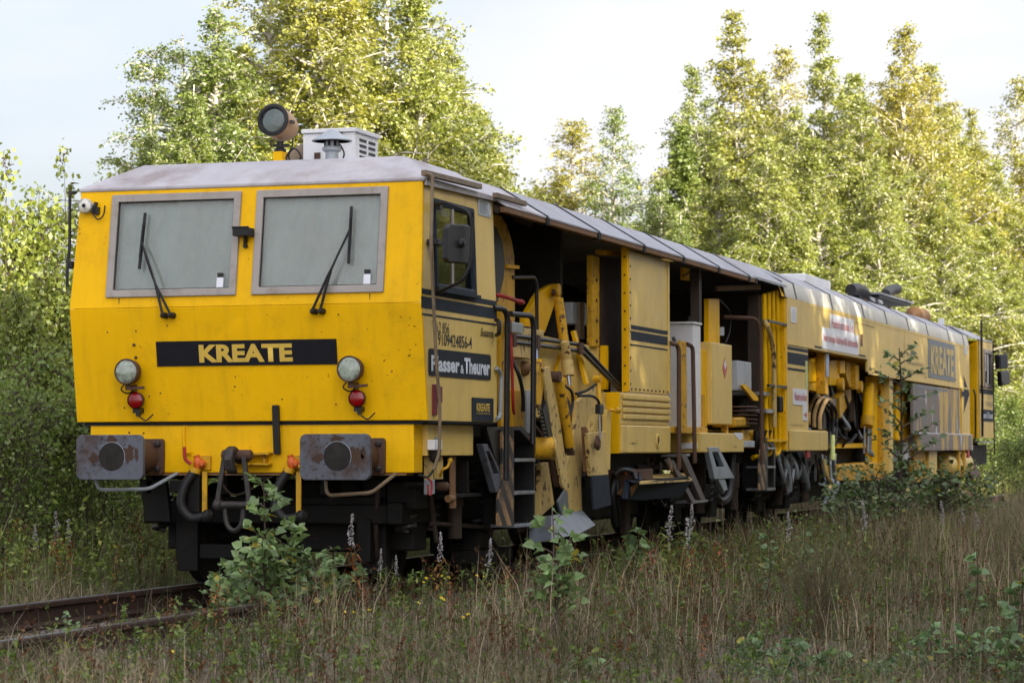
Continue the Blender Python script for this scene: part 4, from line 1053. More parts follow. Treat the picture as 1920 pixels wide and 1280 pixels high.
part('rack', MB().beam((3.153, -1.480, 1.479), (3.385, -1.480, 1.187), 0.14, 0.03, (0, 1, 0)), 'blackmetal', arm)
for k in range(9):
    t_ = k / 8
    a = Vector((2.917, -1.540, 1.475)) * (1 - t_) + Vector((3.130, -1.540, 1.205)) * t_
    part('tooth', MB().beam(a + Vector((0, 0.045, 0)), a + Vector((0.1, 0.045, 0)), 0.012, 0.018), 'grease', arm)
cy2 = part('hydraulic_cylinder', MB().tube([(3.596, -1.500, 1.715), (3.869, -1.520, 1.121)], 0.046, 14), 'worn_yellow', M)
part('end_cap', MB().lathe((3.510, -1.500, 1.742), (0, 1, 0), [(0.05, -0.04), (0.05, 0.05)], 14), 'rust', cy2)
part('piston_rod', MB().tube([(3.869, -1.520, 1.121), (3.904, -1.520, 1.073)], 0.03, 8).lathe((3.921, -1.520, 1.063), (0, 1, 0), [(0.028, -0.03), (0.028, 0.04)], 12), 'rust', cy2)
dr = part('drum', MB().lathe((3.316, -1.490, 1.102), (0.55, -0.8, 0), [(0.10, -0.16), (0.10, 0.02)], 24), 'worn_yellow', M)
part('drum_cover', MB().lathe((3.316, -1.490, 1.102), (0.55, -0.8, 0), [(0.105, 0.022), (0.105, 0.035)], 24), 'cream_dirty', dr)
part('rear_plough_leg', MB().prism([(3.706, -1.300, 0.958), (3.929, -1.300, 0.976), (4.134, -1.300, 0.588), (3.684, -1.300, 0.487)], (0, 0.06, 0)), 'cream_dirty', M, 0.006)
part('plough_share', MB().prism([(3.172, -1.550, 0.510), (4.722, -1.400, 0.521), (4.646, -1.550, 0.384), (3.575, -1.700, 0.339), (2.484, -1.750, 0.319)], (0.05, 0.22, -0.03)), 'blade', M, 0.006)
fl = part('deflector_plate', MB().prism([(4.559, -1.500, 1.240), (5.189, -1.500, 1.264), (5.300, -1.500, 0.845), (4.684, -1.500, 0.842)], (0, 0.04, 0)), 'cream_dirty', M, 0.006)
part('plate_flange', MB().prism([(4.612, -1.470, 1.301), (4.724, -1.470, 1.241), (4.812, -1.470, 0.850), (4.681, -1.470, 0.881)], (0, 0.05, 0)), 'rust_bright', fl)
part('rubber_flap', MB().prism([(4.703, -1.500, 0.846), (5.300, -1.500, 0.850), (5.394, -1.500, 0.557), (4.774, -1.500, 0.525)], (0, 0.02, 0)), 'stripe', fl)
part('deflector_side', MB().prism([(5.493, -1.440, 1.462), (5.633, -1.440, 1.474), (5.584, -1.440, 0.894), (5.465, -1.440, 0.895)], (0, 0.05, 0)), 'cream', M)
part('adjusting_rod', MB().tube([(4.832, -1.540, 1.478), (4.847, -1.540, 1.191)], 0.013, 8), 'steel', M)
part('rod_cylinder', MB().tube([(4.944, -1.500, 1.747), (4.869, -1.530, 1.514)], 0.024, 12).lathe((4.925, -1.500, 1.757), (0, 1, 0), [(0.034, -0.03), (0.034, 0.04)], 12), 'worn_yellow', M)
part('rod_block', MB().beam((4.869, -1.530, 1.514), (4.868, -1.530, 1.423), 0.14, 0.05, (0, 1, 0)), 'blackmetal', M, 0.008)
part('rod_eye', MB().beam((4.790, -1.540, 1.191), (4.731, -1.540, 1.111), 0.10, 0.03, (0, 1, 0)).lathe((4.733, -1.550, 1.131), (0, 1, 0), [(0.035, -0.02), (0.035, 0.03)], 12), 'rust', M)
part('tow_pin', MB().tube([(5.479, -1.460, 1.472), (5.690, -1.500, 1.469)], 0.014, 8).lathe((5.629, -1.500, 1.468), (1, -0.3, 0), [(0.028, -0.04), (0.03, 0.03), (0.015, 0.05)], 10), 'worn_yellow', M)
part('hydraulic_hose', MB().tube(smooth_path([(4.515, -1.400, 1.609), (4.708, -1.450, 1.642), (4.867, -1.500, 1.705)], 6), 0.014, 8), 'rubber', M)
part('hydraulic_hose', MB().tube(smooth_path([(4.517, -1.420, 1.589), (4.749, -1.480, 1.592), (4.812, -1.530, 1.553), (4.832, -1.540, 1.493)], 6), 0.014, 8), 'rubber', M)
part('hydraulic_hose', MB().tube(smooth_path([(4.049, -1.420, 1.678), (4.193, -1.450, 1.617), (4.209, -1.450, 1.485), (4.047, -1.450, 1.370)], 6), 0.014, 8), 'rubber', M)
part('hydraulic_hose', MB().tube(smooth_path([(4.119, -1.420, 1.567), (4.120, -1.450, 1.493), (4.083, -1.450, 1.395), (3.975, -1.450, 1.335)], 6), 0.012, 8), 'rubber', M)
part('hydraulic_hose', MB().tube(smooth_path([(2.651, -1.350, 1.865), (2.610, -1.420, 1.748), (2.736, -1.420, 1.589), (2.816, -1.400, 1.428)], 6), 0.018, 8), 'rubber', M)
part('blue_hose', MB().tube(smooth_path([(3.448, -1.330, 1.986), (3.430, -1.340, 1.904), (3.396, -1.340, 1.817)], 5), 0.014, 8), 'sticker_blue', M)
part('jack_head', MB().lathe((3.397, -1.220, 1.818), (0.5, -0.8, -0.2), [(0.035, -0.12), (0.06, -0.06), (0.07, 0.03), (0.055, 0.06), (0.02, 0.07)], 16), 'rust_bright', M, 0.01)
part('yellow_tank', MB().box(3.004, 3.360, -1.25, -1.19, 1.24, 1.62), 'worn_yellow', M, 0.01)
part('steel_leg', MB().box(3.410, 3.609, -1.25, -1.21, 1.24, 1.62), 'sticker_grey', M)

# --- handrails and ladder by the cab
part('hand_rail', MB().tube(bent([(1.704, -1.480, 2.270), (1.980, -1.520, 2.269), (1.826, -1.550, 0.836)], 0.14), 0.025, 10), 'blackmetal', M)
part('hand_rail', MB().tube(bent([(2.121, -1.500, 2.240), (2.748, -1.520, 2.251), (2.704, -1.520, 1.139)], 0.14), 0.025, 10), 'blackmetal', M)
part('hand_rail', MB().tube(bent([(3.307, -1.150, 2.628), (4.076, -1.150, 2.679), (4.087, -1.150, 2.084)], 0.14), 0.018, 10), 'blackmetal', M)
part('rail_clamp', MB().box(2.090, 2.400, -1.53, -1.45, 2.08, 2.17), 'steel', M, 0.006)
part('perforated_post', MB().prism([(1.993, -1.450, 2.262), (2.191, -1.450, 2.281), (2.182, -1.450, 1.284), (2.000, -1.450, 1.282)], (0, 0.03, 0)), 'worn_yellow', M, 0.004)
part('red_cable', MB().tube(smooth_path([(2.120, -1.500, 2.186), (2.134, -1.500, 2.006), (2.163, -1.500, 1.781), (2.256, -1.480, 1.488), (2.351, -1.460, 1.399)], 5), 0.014, 8), 'red', M)
part('cab_handle', MB().tube(bent([(1.714, -1.500, 2.168), (1.626, -1.560, 2.154), (1.610, -1.560, 2.052), (1.727, -1.500, 2.044)], 0.04), 0.018, 8), 'blackmetal', M)
part('cab_handle', MB().tube(bent([(1.725, -1.500, 1.768), (1.859, -1.500, 1.727), (1.826, -1.500, 1.370), (1.737, -1.500, 1.347)], 0.05), 0.018, 8), 'steel_grey', M)
ld = part('ladder', MB().prism([(2.276, -1.440, 1.284), (2.651, -1.440, 1.292), (3.037, -1.440, 1.168), (3.030, -1.440, 0.424), (2.997, -1.440, 0.425), (3.004, -1.440, 1.126), (2.588, -1.440, 1.259), (2.415, -1.440, 1.258), (2.408, -1.440, 0.442), (2.361, -1.440, 0.443)], (0, 0.26, 0)), 'blackmetal', M)
part('step', MB().box(2.348, 2.952, -1.47, -1.25, 0.987, 1.015), 'steel', ld, 0.003)
part('step', MB().box(2.345, 2.949, -1.47, -1.25, 0.706, 0.734), 'steel', ld, 0.003)
part('step', MB().box(2.343, 2.946, -1.47, -1.25, 0.426, 0.453), 'steel', ld, 0.003)
part('ladder_back', MB().prism([(3.100, -1.220, 1.263), (3.774, -1.220, 1.151), (3.767, -1.220, 0.426), (3.092, -1.220, 0.445)], (0, 0.03, 0)), 'underframe', ld)
hz = part('hazard_plate', MB().prism([(1.982, -1.465, 1.260), (2.134, -1.465, 1.261), (2.317, -1.465, 1.157), (2.311, -1.465, 0.445), (1.871, -1.465, 0.457), (1.873, -1.465, 0.666), (1.994, -1.465, 0.834)], (0, 0.02, 0)), 'hazard', M)
part('hazard_backing', MB().prism([(1.632, -1.440, 1.280), (2.199, -1.440, 1.284), (2.383, -1.440, 1.157), (2.380, -1.440, 0.807), (2.119, -1.440, 0.765)], (0, 0.03, 0)), 'blackmetal', M)

# --- middle bay: post, brown door leaf, switch box, panel with stripes, ribbed locker
part('bay_post', MB().prism([(5.661, -1.250, 2.987), (5.919, -1.250, 2.984), (5.906, -1.250, 2.099), (5.648, -1.250, 2.089)], (0, 0.06, 0)), 'worn_yellow', M, 0.006)
for k in range(6):
    part('bolt', MB().lathe((5.790, -1.25, 1.75 + 0.2 * k), (0, -1, 0), [(0.02, 0), (0.012, 0.014)], 6), 'rust', M)
part('switch_box', MB().prism([(5.634, -1.050, 2.530), (6.382, -1.050, 2.553), (6.378, -1.050, 2.327), (5.632, -1.050, 2.316)], (0, 0.15, 0)), 'grey_box', M, 0.008)
part('wood_post', MB().prism([(5.817, -1.080, 2.539), (5.974, -1.080, 2.547), (5.969, -1.080, 2.177), (5.813, -1.080, 2.171)], (0, 0.05, 0)), 'pipe_brown', M)
part('brown_sheet', MB().prism([(6.123, -1.200, 2.999), (7.128, -1.200, 3.045), (7.104, -1.200, 1.648), (6.106, -1.200, 1.894)], (0, 0.03, 0)), 'brown_sheet', M)
part('panel_post', MB().box(6.17, 6.225, -1.468, -1.405, 1.66, 3.10), 'yellow', M, 0.004)
for k in range(8):
    part('bolt', MB().lathe((6.17, -1.44, 1.74 + 0.18 * k), (-1, 0, 0), [(0.012, 0), (0.008, 0.012)], 6), 'rust', M)
pn = part('bay_panel', MB().box(6.24, 7.89, -1.465, -1.43, 1.66, 3.07), 'cream', M, 0.005)
part('panel_trim', MB().box(6.22, 6.27, -1.475, -1.466, 1.68, 3.07).box(7.84, 7.90, -1.475, -1.466, 1.68, 3.07), 'cream', pn)
for z0, z1 in ((2.29, 2.33), (2.18, 2.27), (2.125, 2.14)):
    part('stripe', MB().box(6.275, 7.835, -1.469, -1.464, z0, z1), 'stripe', pn)
for k in range(10):
    part('rivet', MB().lathe((6.32 + 0.165 * k, -1.466, 1.69), (0, -1, 0), [(0.014, 0), (0.008, 0.01)], 6), 'rust', pn)
    part('rivet', MB().lathe((6.245, -1.476, 1.74 + 0.13 * k), (0, -1, 0), [(0.013, 0), (0.008, 0.008)], 6), 'rust', pn)
part('locker', MB().box(5.86, 7.86, -1.47, -0.6, 1.335, 1.65), 'cream', M, 0.008)
for k, z in enumerate((1.39, 1.455, 1.52, 1.585)):
    part('locker_rib', MB().prism([(5.95, -1.471, z), (7.86, -1.471, z), (7.86, -1.494, z + 0.02), (7.86, -1.494, z + 0.042), (7.86, -1.471, z + 0.048), (5.95, -1.471, z + 0.048)][0:2] + [(7.86, -1.471, z + 0.045), (5.95, -1.471, z + 0.045)], (0, -0.02, 0)), 'cream', M, 0.006)
part('locker_front', MB().box(5.82, 5.858, -1.468, -1.335, 1.05, 1.65), 'yellow', M, 0.004)
lb = part('lower_locker', MB().box(5.86, 7.86, -1.49, -0.6, 1.05, 1.330), 'cream', M, 0.015)
part('key_hole', MB().lathe((7.29, -1.49, 1.175), (0, -1, 0), [(0.075, -0.01), (0.075, 0.012), (0.05, 0.014), (0.05, -0.01)], 20), 'cream', lb)
part('hole_plug', MB().lathe((7.29, -1.492, 1.175), (0, -1, 0), [(0.05, 0), (0.045, 0.004)], 16), 'blackmetal', lb)
lettering('+|-60m+|+', 0.27, 0.035, (6.15, -1.49, 1.13), RX, UZ, 'letter_black', lb)

# ballast box under the locker
bx = part('ballast_pan', MB().prism([(6.152, -1.500, 0.784), (6.024, -1.620, 0.759), (8.088, -1.620, 0.800), (8.284, -1.620, 0.758), (8.086, -1.550, 0.580), (6.315, -1.550, 0.581), (6.003, -1.500, 0.602)], (0, 0.06, 0)), 'stripe', M, 0.006)
part('pan_top', MB().prism([(6.024, -1.620, 0.765), (8.284, -1.620, 0.770), (9.444, -1.250, 0.827), (7.670, -1.250, 0.821)], (0, 0, -0.02)), 'cream_dirty', bx)
part('pan_side', MB().prism([(6.559, -1.400, 0.790), (6.041, -1.610, 0.759), (6.128, -1.500, 0.595), (6.202, -1.350, 0.646)], (0.02, 0.02, 0)), 'rust_bright', bx)
part('pan_arm', MB().beam((6.434, -1.300, 0.780), (7.250, -1.300, 0.792), 0.3, 0.2), 'rust', bx)
part('loose_cable', MB().tube(smooth_path([(6.041, -1.350, 0.838), (6.161, -1.400, 0.889), (6.389, -1.450, 0.861), (6.342, -1.500, 0.782)], 6), 0.025, 8), 'rubber', M)
part('loose_cable', MB().tube(smooth_path([(6.247, -1.350, 0.867), (6.476, -1.400, 0.897), (6.645, -1.450, 0.842), (6.491, -1.500, 0.753)], 6), 0.018, 8), 'stripe', M)
part('orange_cable', MB().tube(smooth_path([(6.417, -1.360, 0.855), (6.526, -1.420, 0.875), (6.641, -1.440, 0.853)], 5), 0.014, 6), 'orange_valve', M)
part('loose_cable', MB().tube(smooth_path([(6.194, -1.320, 0.810), (6.109, -1.320, 0.626), (6.323, -1.300, 0.330)], 5), 0.03, 8).tube(smooth_path([(6.317, -1.320, 0.782), (6.314, -1.320, 0.596), (6.489, -1.300, 0.325)], 5), 0.024, 8), 'rubber', M)
part('brown_post', MB().beam((6.874, -1.250, 0.585), (6.868, -1.250, 0.233), 0.2, 0.06, (0, 1, 0)), 'rust_dark', M)
part('lamp_cage', MB().box(5.722, 6.016, -1.15, -0.95, 0.72, 0.9), 'blackmetal', M, 0.01)

# --- second bay: cabinets, rails, steps
part('white_cabinet', MB().box(9.296, 9.66, -1.40, -0.45, 1.33, 2.47), 'white_box', M, 0.006)
part('cabinet_cap', MB().box(9.270, 9.68, -1.415, -0.43, 2.472, 2.495), 'white_box', M, 0.004)
part('cabinet_hook', MB().tube(smooth_path([(8.275, -1.420, 2.283), (8.264, -1.440, 2.237), (8.167, -1.440, 2.199)], 4), 0.02, 6), 'rubber', M)
part('roof_post', MB().box(9.60, 9.72, -1.40, -1.30, 2.5, 3.10), 'brown_dark', M)
part('rail_cover', MB().box(7.88, 7.95, -1.47, -1.40, 1.7, 2.25), 'worn_yellow', M)
part('hand_rail', MB().tube(bent([(7.884, -1.480, 2.205), (8.125, -1.520, 2.197), (7.930, -1.560, 0.875)], 0.2), 0.024, 10), 'rust', M)
part('hand_rail', MB().tube(bent([(8.661, -1.480, 2.223), (8.767, -1.520, 2.197), (8.668, -1.560, 0.937)], 0.2), 0.024, 10), 'rust', M)
part('perforated_post', MB().prism([(8.341, -1.480, 2.251), (8.637, -1.480, 2.251), (8.639, -1.480, 1.271), (8.344, -1.480, 1.270)], (0, 0.03, 0)), 'worn_yellow', M, 0.004)
part('cabinet_base', MB().box(7.9, 9.9, -1.42, -0.6, 1.26, 1.33), 'worn_yellow', M, 0.006)
part('tall_column', MB().prism([(10.737, -1.250, 2.828), (11.300, -1.250, 2.858), (11.314, -1.250, 2.291), (10.723, -1.250, 2.270)], (0, 0.06, 0)), 'yellow', M, 0.008)
yc = part('yellow_cabinet', MB().box(10.05, 11.10, -1.44, -0.7, 1.37, 2.30), 'cream', M, 0.012)
part('cabinet_front', MB().box(9.66, 10.045, -1.38, -0.75, 1.34, 2.20), 'yellow', yc, 0.004)
part('warning_diamond', MB().prism([(10.58, -1.442, 2.02), (10.70, -1.442, 2.14), (10.82, -1.442, 2.02), (10.70, -1.442, 1.90)], (0, -0.003, 0)), 'letter_red', yc)
part('warning_diamond_face', MB().prism([(10.64, -1.446, 2.06), (10.70, -1.446, 2.12), (10.76, -1.446, 2.06), (10.70, -1.446, 2.0)], (0, -0.002, 0)), 'sticker_white', yc)
part('cabinet_leg', MB().box(9.75, 9.85, -1.40, -1.33, 1.25, 1.7).box(10.98, 11.06, -1.40, -1.33, 1.25, 1.40), 'worn_yellow', M)
part('conduit', MB().tube(smooth_path([(11.522, -1.200, 2.858), (12.076, -1.200, 2.738), (12.069, -1.200, 2.512), (11.829, -1.200, 2.355)], 6), 0.010, 8), 'rubber', M)
part('small_switch', MB().prism([(11.543, -1.200, 2.535), (11.775, -1.200, 2.545), (11.773, -1.200, 2.443), (11.540, -1.200, 2.433)], (0, 0.1, 0)), 'grey_box', M)
part('yellow_bar', MB().beam((11.354, -1.200, 2.981), (13.123, -1.350, 3.098), 0.06, 0.03, (0, 1, 0)), 'rust_bright', M)
sgn = part('hazard_tag', MB().prism([(10.124, -1.100, 3.157), (10.414, -1.100, 3.157), (10.411, -1.100, 3.022), (10.121, -1.100, 3.017)], (0, 0.04, 0)), 'yellow', M)
part('tag_stripe', MB().prism([(10.113, -1.102, 3.065), (10.405, -1.102, 3.132), (10.404, -1.102, 3.114), (10.113, -1.102, 3.047)], (0, -0.006, 0)), 'letter_black', sgn)
part('grey_cabinet', MB().box(11.958, 12.755, -1.32, -0.9, 1.79, 2.15), 'grey_box', M, 0.012)
part('turntable', MB().lathe((13.832, -1.000, 1.767), (0, 0, 1), [(0.30, 0), (0.30, 0.08), (0.12, 0.10), (0.1, 0.2)], 24).lathe((13.825, -1.000, 1.516), (0, 0, 1), [(0.1, 0), (0.06, 0.05), (0.06, 0.22)], 12), 'grey_box', M)
part('diagonal_bracket', MB().prism([(11.916, -1.380, 1.851), (12.129, -1.380, 1.868), (12.874, -1.380, 1.720), (12.873, -1.380, 1.681), (12.619, -1.380, 1.677)], (0, 0.03, 0)), 'yellow', M)
part('motor_cover', MB().prism([(11.485, -1.400, 1.456), (12.208, -1.400, 1.476), (12.359, -1.400, 1.355), (11.482, -1.400, 1.343)], (0, 0.3, 0)), 'worn_yellow', M, 0.03)
part('gear_case', MB().box(12.057, 12.984, -1.35, -0.7, 1.10, 1.32), 'worn_yellow', M, 0.01)
for k in range(5):
    part('coil', MB().lathe((12.25, -1.2, 1.38 + 0.05 * k), (0, 0, 1), [(0.28, 0), (0.31, 0.012), (0.28, 0.025)], 16), 'rust', M)
mb_ = part('middle_box', MB().box(9.26, 11.50, -1.49, -0.7, 1.05, 1.27), 'cream', M, 0.012)
part('paint_patch', MB().prism([(10.910, -1.493, 1.277), (11.406, -1.493, 1.279), (11.405, -1.493, 1.210), (11.227, -1.493, 1.197)], (0, 0.001, 0)), 'sticker_white', mb_)
lettering('+|-40m', 0.2, 0.03, (10.9, -1.49, 1.10), RX, UZ, 'letter_black', mb_)
part('coupling_block', MB().prism([(9.219, -1.450, 1.157), (9.849, -1.450, 1.158), (9.847, -1.450, 1.080), (9.218, -1.450, 1.092)], (0, 0.2, 0)), 'white_box', M, 0.006)
part('coupling_block', MB().prism([(11.865, -1.400, 1.186), (12.541, -1.400, 1.187), (12.539, -1.400, 1.109), (11.863, -1.400, 1.110)], (0, 0.2, 0)), 'grey_box', M, 0.006)
part('slotted_arm', slot_arm((9.831, -1.460, 1.110), (10.422, -1.460, 0.750), 0.55, 1.05, -1.50, ''), 'steel_grey', M, 0.006)
part('arm_tip', MB().prism([(10.096, -1.490, 0.754), (10.455, -1.490, 0.756), (10.620, -1.490, 0.626), (10.423, -1.490, 0.604)], (0, 0.05, 0)), 'steel_grey', M, 0.005)
hose_pts = [(1372, 852), (1370, 890), (1362, 930), (1348, 925)]
for k, (ox, rr_) in enumerate(((0, 0.035), (7, 0.032), (14, 0.028))):
    off = Vector((0.28 * k, 0.06 * k, -0.03 * k))
    part('drain_hose', MB().tube(smooth_path([Vector((11.298, -1.400, 1.035)) + off, Vector((11.233, -1.400, 0.785)) + off, Vector((11.054, -1.400, 0.569)) + off, Vector((10.683, -1.400, 0.496)) + off * 0.6, Vector((10.380, -1.400, 0.568)) + off * 0.2], 6), rr_, 10), 'rubber', M)
# slanted stair between the cars
sl = part('stair_stringer', MB().prism([(8.506, -1.440, 1.042), (8.753, -1.440, 1.041), (9.047, -1.600, 0.516), (8.816, -1.600, 0.521)], (0, 0.05, 0)).prism([(7.998, -1.440, 0.975), (8.189, -1.440, 0.974), (8.563, -1.600, 0.515), (8.363, -1.600, 0.519)], (0, 0.05, 0)), 'brown_dark', M)
part('step', MB().prism([(8.457, -1.440, 1.030), (8.953, -1.440, 1.040), (8.953, -1.440, 1.017), (8.456, -1.440, 1.007)], (0, 0.2, 0)), 'steel', sl)
part('step', MB().prism([(8.421, -1.500, 0.785), (8.971, -1.500, 0.796), (8.971, -1.500, 0.773), (8.421, -1.500, 0.762)], (0, 0.2, 0)), 'steel', sl)
part('step', MB().prism([(8.438, -1.600, 0.534), (9.100, -1.600, 0.539), (9.099, -1.600, 0.515), (8.437, -1.600, 0.511)], (0, 0.2, 0)), 'steel', sl)
part('hazard_plate', MB().prism([(7.752, -1.460, 0.976), (7.941, -1.460, 0.998), (8.273, -1.460, 0.872), (8.080, -1.460, 0.851)], (0, 0.02, 0)), 'hazard', M)
# second ladder with hazard plate
part('hand_rail', MB().tube(bent([(11.944, -1.150, 2.675), (12.300, -1.480, 2.667), (12.356, -1.520, 2.519), (12.209, -1.560, 0.903)], 0.35), 0.024, 10), 'rust', M)
part('rail_standard', MB().box(13.114, 13.767, -1.34, -1.2, 1.3, 3.0), 'brown_dark', M)
l2 = part('ladder', MB().prism([(12.956, -1.440, 1.228), (13.414, -1.440, 1.216), (13.611, -1.440, 1.122), (13.593, -1.440, 0.573), (13.493, -1.440, 0.575), (13.510, -1.440, 1.096), (13.149, -1.440, 1.162), (13.131, -1.440, 0.581), (13.033, -1.440, 0.582)], (0, 0.3, 0)), 'blackmetal', M)
part('step', MB().box(12.985, 13.478, -1.47, -1.2, 1.083, 1.109), 'steel', l2)
part('step', MB().box(12.978, 13.471, -1.47, -1.2, 0.851, 0.877), 'steel', l2)
part('step', MB().box(12.969, 13.462, -1.47, -1.2, 0.573, 0.606), 'steel', l2)
part('step', MB().box(12.902, 13.427, -1.47, -1.2, 1.533, 1.580), 'steel', l2)
part('step', MB().box(12.972, 13.363, -1.43, -1.2, 1.752, 1.792), 'steel', l2)
part('ladder_back', MB().prism([(12.513, -1.420, 1.317), (13.649, -1.420, 1.324), (14.706, -1.200, 0.576), (13.536, -1.200, 0.594)], (0, 0.03, 0)), 'underframe', l2)
part('hazard_plate', MB().prism([(12.675, -1.465, 1.214), (12.929, -1.465, 1.109), (12.912, -1.465, 0.584), (12.497, -1.465, 0.590), (12.507, -1.465, 0.902)], (0, 0.02, 0)), 'hazard', M)
# bundle of vertical yellow pipes
for k in range(4):
    x = 13.25 + 0.27 * k
    part('yellow_pipe', MB().tube(bent([(x, -1.38, 3.02 + 0.03 * k), (x, -1.40, 1.10), (x - 0.05, -1.40, 1.03), (x - 0.35, -1.30, 0.98)], 0.1), 0.030, 12), 'yellow', M)
for z in (2.66, 1.86, 1.18):
    part('pipe_clamp', MB().box(13.1, 14.3, -1.475, -1.44, z, z + 0.03), 'blackmetal' if z > 1.5 else 'yellow', M)
part('worn_pipe', MB().tube(smooth_path([(13.195, -1.400, 2.676), (13.033, -1.460, 2.614), (13.322, -1.460, 2.427), (13.447, -1.460, 2.164), (13.454, -1.460, 1.363)], 6), 0.030, 10), 'cream_dirty', M)
part('valve', MB().box(13.6, 13.85, -1.5, -1.42, 1.55, 1.75), 'underframe', M, 0.02)

# ------------------------------------------------------------------ rear car
# front returns (face the camera end) and side skin with its opening
part('rear_end_wall', MB().box(14.15, 14.22, -1.46, -1.05, 1.07, 3.02), 'yellow', M, 0.004)
part('rear_end_inner', MB().box(14.2, 14.28, -1.05, 1.40, 1.07, 3.1), 'brown_dark', M)
OP = [(15.62, 16.86, 1.335, 2.415), (16.86, 20.36, 1.0, 2.415), (20.36, 24.72, 1.0, 2.24), (24.72, 31.0, 1.0, 2.20)]
gx = [14.22, 15.62, 16.86, 20.36, 24.72, 31.0, 32.10]
gz = [1.06, 1.335, 2.20, 2.24, 2.415, 3.03]
skin = MB().grid(gx, gz, OP, lambda u, z: (u, SY, z), (0, 0.03, 0))
rs = part('rear_side_wall', skin, 'cream', M)
part('sill_lip', MB().box(20.4, 32.1, SY - 0.012, SY - 0.001, 2.20, 2.235).box(14.22, 20.3, SY - 0.012, SY - 0.001, 2.425, 2.445), 'cream', rs)
part('lower_box', MB().box(14.24, 16.86, -1.515, -1.485, 1.062, 1.325), 'cream', rs, 0.01)
part('panel_joint', MB().box(15.6, 32.0, SY - 0.003, SY - 0.001, 2.985, 2.992).box(24.0, 24.012, SY - 0.003, SY - 0.001, 2.25, 2.98).box(19.4, 21.0, SY - 0.006, SY - 0.001, 2.93, 2.95), 'cream_dirty', rs)
# white coving panels and roof sheets
def slab(x0, x1, a, b, th, name, mat, parent=M):
    m_ = MB().prism([(x0, a[0], a[1]), (x1, a[0], a[1]), (x1, b[0], b[1]), (x0, b[0], b[1])], (0, 0.004, -th))
    return part(name, m_, mat, parent, 0.004)
rc = [14.10, 14.84, 17.47, 20.09, 22.23, 24.49, 26.67, 29.34, 31.4, 32.1]
for i in range(len(rc) - 1):
    slab(rc[i] + 0.02, rc[i + 1] - 0.02, (-1.482, 3.036), (-1.435, 3.235), 0.012, 'coving_panel', 'white_panel')
    slab(rc[i] + 0.015, rc[i + 1] - 0.015, (-1.433, 3.237), (-1.08, 3.43), 0.012, 'roof_panel', 'grey_roof')
    if i:
        part('roof_seam', MB().prism([(rc[i] - 0.035, -1.486, 3.036), (rc[i] + 0.035, -1.486, 3.036), (rc[i] + 0.035, -1.439, 3.245), (rc[i] - 0.035, -1.439, 3.245)], (0, 0.012, -0.004)).prism([(rc[i] - 0.035, -1.439, 3.245), (rc[i] + 0.035, -1.439, 3.245), (rc[i] + 0.035, -1.08, 3.441), (rc[i] - 0.035, -1.08, 3.441)], (0, 0, -0.02)), 'rubber', M)
part('roof_gap', MB().box(14.1, 32.1, -1.476, -1.40, 3.022, 3.034), 'rubber', M)
part('rear_roof_top', MB().box(11.98, 32.1, -1.08, 1.10, 3.40, 3.43), 'grey_roof', M)
part('rear_roof_far_slope', MB().prism([(11.97, 1.10, 3.43), (32.1, 1.10, 3.43), (32.1, 1.46, 3.2), (11.97, 1.46, 3.2)], (0, -0.01, -0.03)), 'grey_roof', M)
part('rear_far_wall', MB().box(14.2, 32.1, 1.44, 1.48, 1.05, 3.2), 'brown_dark', M)
# overhanging front sheet of the rear roof
ring(12.02, 14.09, [(-1.50, 3.17), (-1.09, 3.43), (-1.07, 3.434)], 0.03, M, 'roof_panel', 'grey_roof')
ring(11.97, 12.02, [(-1.50, 3.16), (-1.09, 3.42), (-0.2, 3.43)], 0.07, M, 'roof_edge', 'cream')
part('coving_lip', MB().prism([(14.02, -1.40, 3.20), (14.10, -1.36, 3.22), (14.10, -1.47, 3.03), (14.02, -1.45, 3.03)], (0.02, 0, 0)), 'yellow', M)
# roof gear: white hood, exhausts under a small roof, tank end
part('white_hood', MB().box(23.3, 25.5, 0.0, 0.9, 3.43, 3.93), 'white_box', M, 0.02)
ea, eb = Vector((28.522, -0.350, 3.873)), Vector((32.630, -0.350, 3.899))
ey = Vector((0, 0.6, 0))
er = part('exhaust_roof', MB().prism([ea, eb, eb + ey, ea + ey], (0, 0, 0.035)), 'grey_roof', M, 0.006)
ez = Vector((0, 0, -0.05)); ex = Vector((0.15, 0.04, 0)); ek = Vector((-0.15, 0.04, 0))
part('roof_lining', MB().prism([ea + ez + ex, eb + ez + ek, eb + ez + ek + ey * 0.86, ea + ez + ex + ey * 0.86], (0, 0, 0.047)), 'rubber', er)  # black plate added so the roof's underside looks shaded
for px in (0, 1, 2):
    x_ = (27.091, 28.456, 29.832)[px]
    part('roof_post', MB().box(x_, x_ + 0.10, -0.33, -0.27, 3.43, 3.72), 'rust', er)
part('louvre_flap', MB().prism([(24.163, -0.900, 3.580), (24.590, -0.900, 3.576), (24.695, -0.900, 3.520), (24.320, -0.900, 3.536)], (0, 0.03, 0)).prism([(24.970, -0.900, 3.579), (25.357, -0.900, 3.581), (25.465, -0.900, 3.523), (25.078, -0.900, 3.531)], (0, 0.03, 0)), 'steel', er)
part('exhaust_pipe', MB().tube(smooth_path([(28.566, -0.100, 3.832), (28.111, -0.100, 3.903), (27.495, -0.100, 3.916), (26.891, -0.100, 3.864)], 5), 0.10, 14), 'rubber', M)
part('exhaust_pipe', MB().tube(smooth_path([(30.680, -0.100, 3.986), (30.935, -0.100, 4.050), (31.450, -0.100, 4.120), (32.106, -0.100, 4.167)], 5), 0.10, 14), 'rubber', M)
part('round_tank', MB().lathe((34.214, -0.100, 3.769), (1, 0, 0), [(0.0, -0.1), (0.17, 0.0), (0.18, 1.2), (0, 1.3)], 24), 'rust_bright', M)
part('roof_peg', MB().box(32.395, 32.543, -0.95, -0.85, 3.43, 3.6), 'white_box', M)

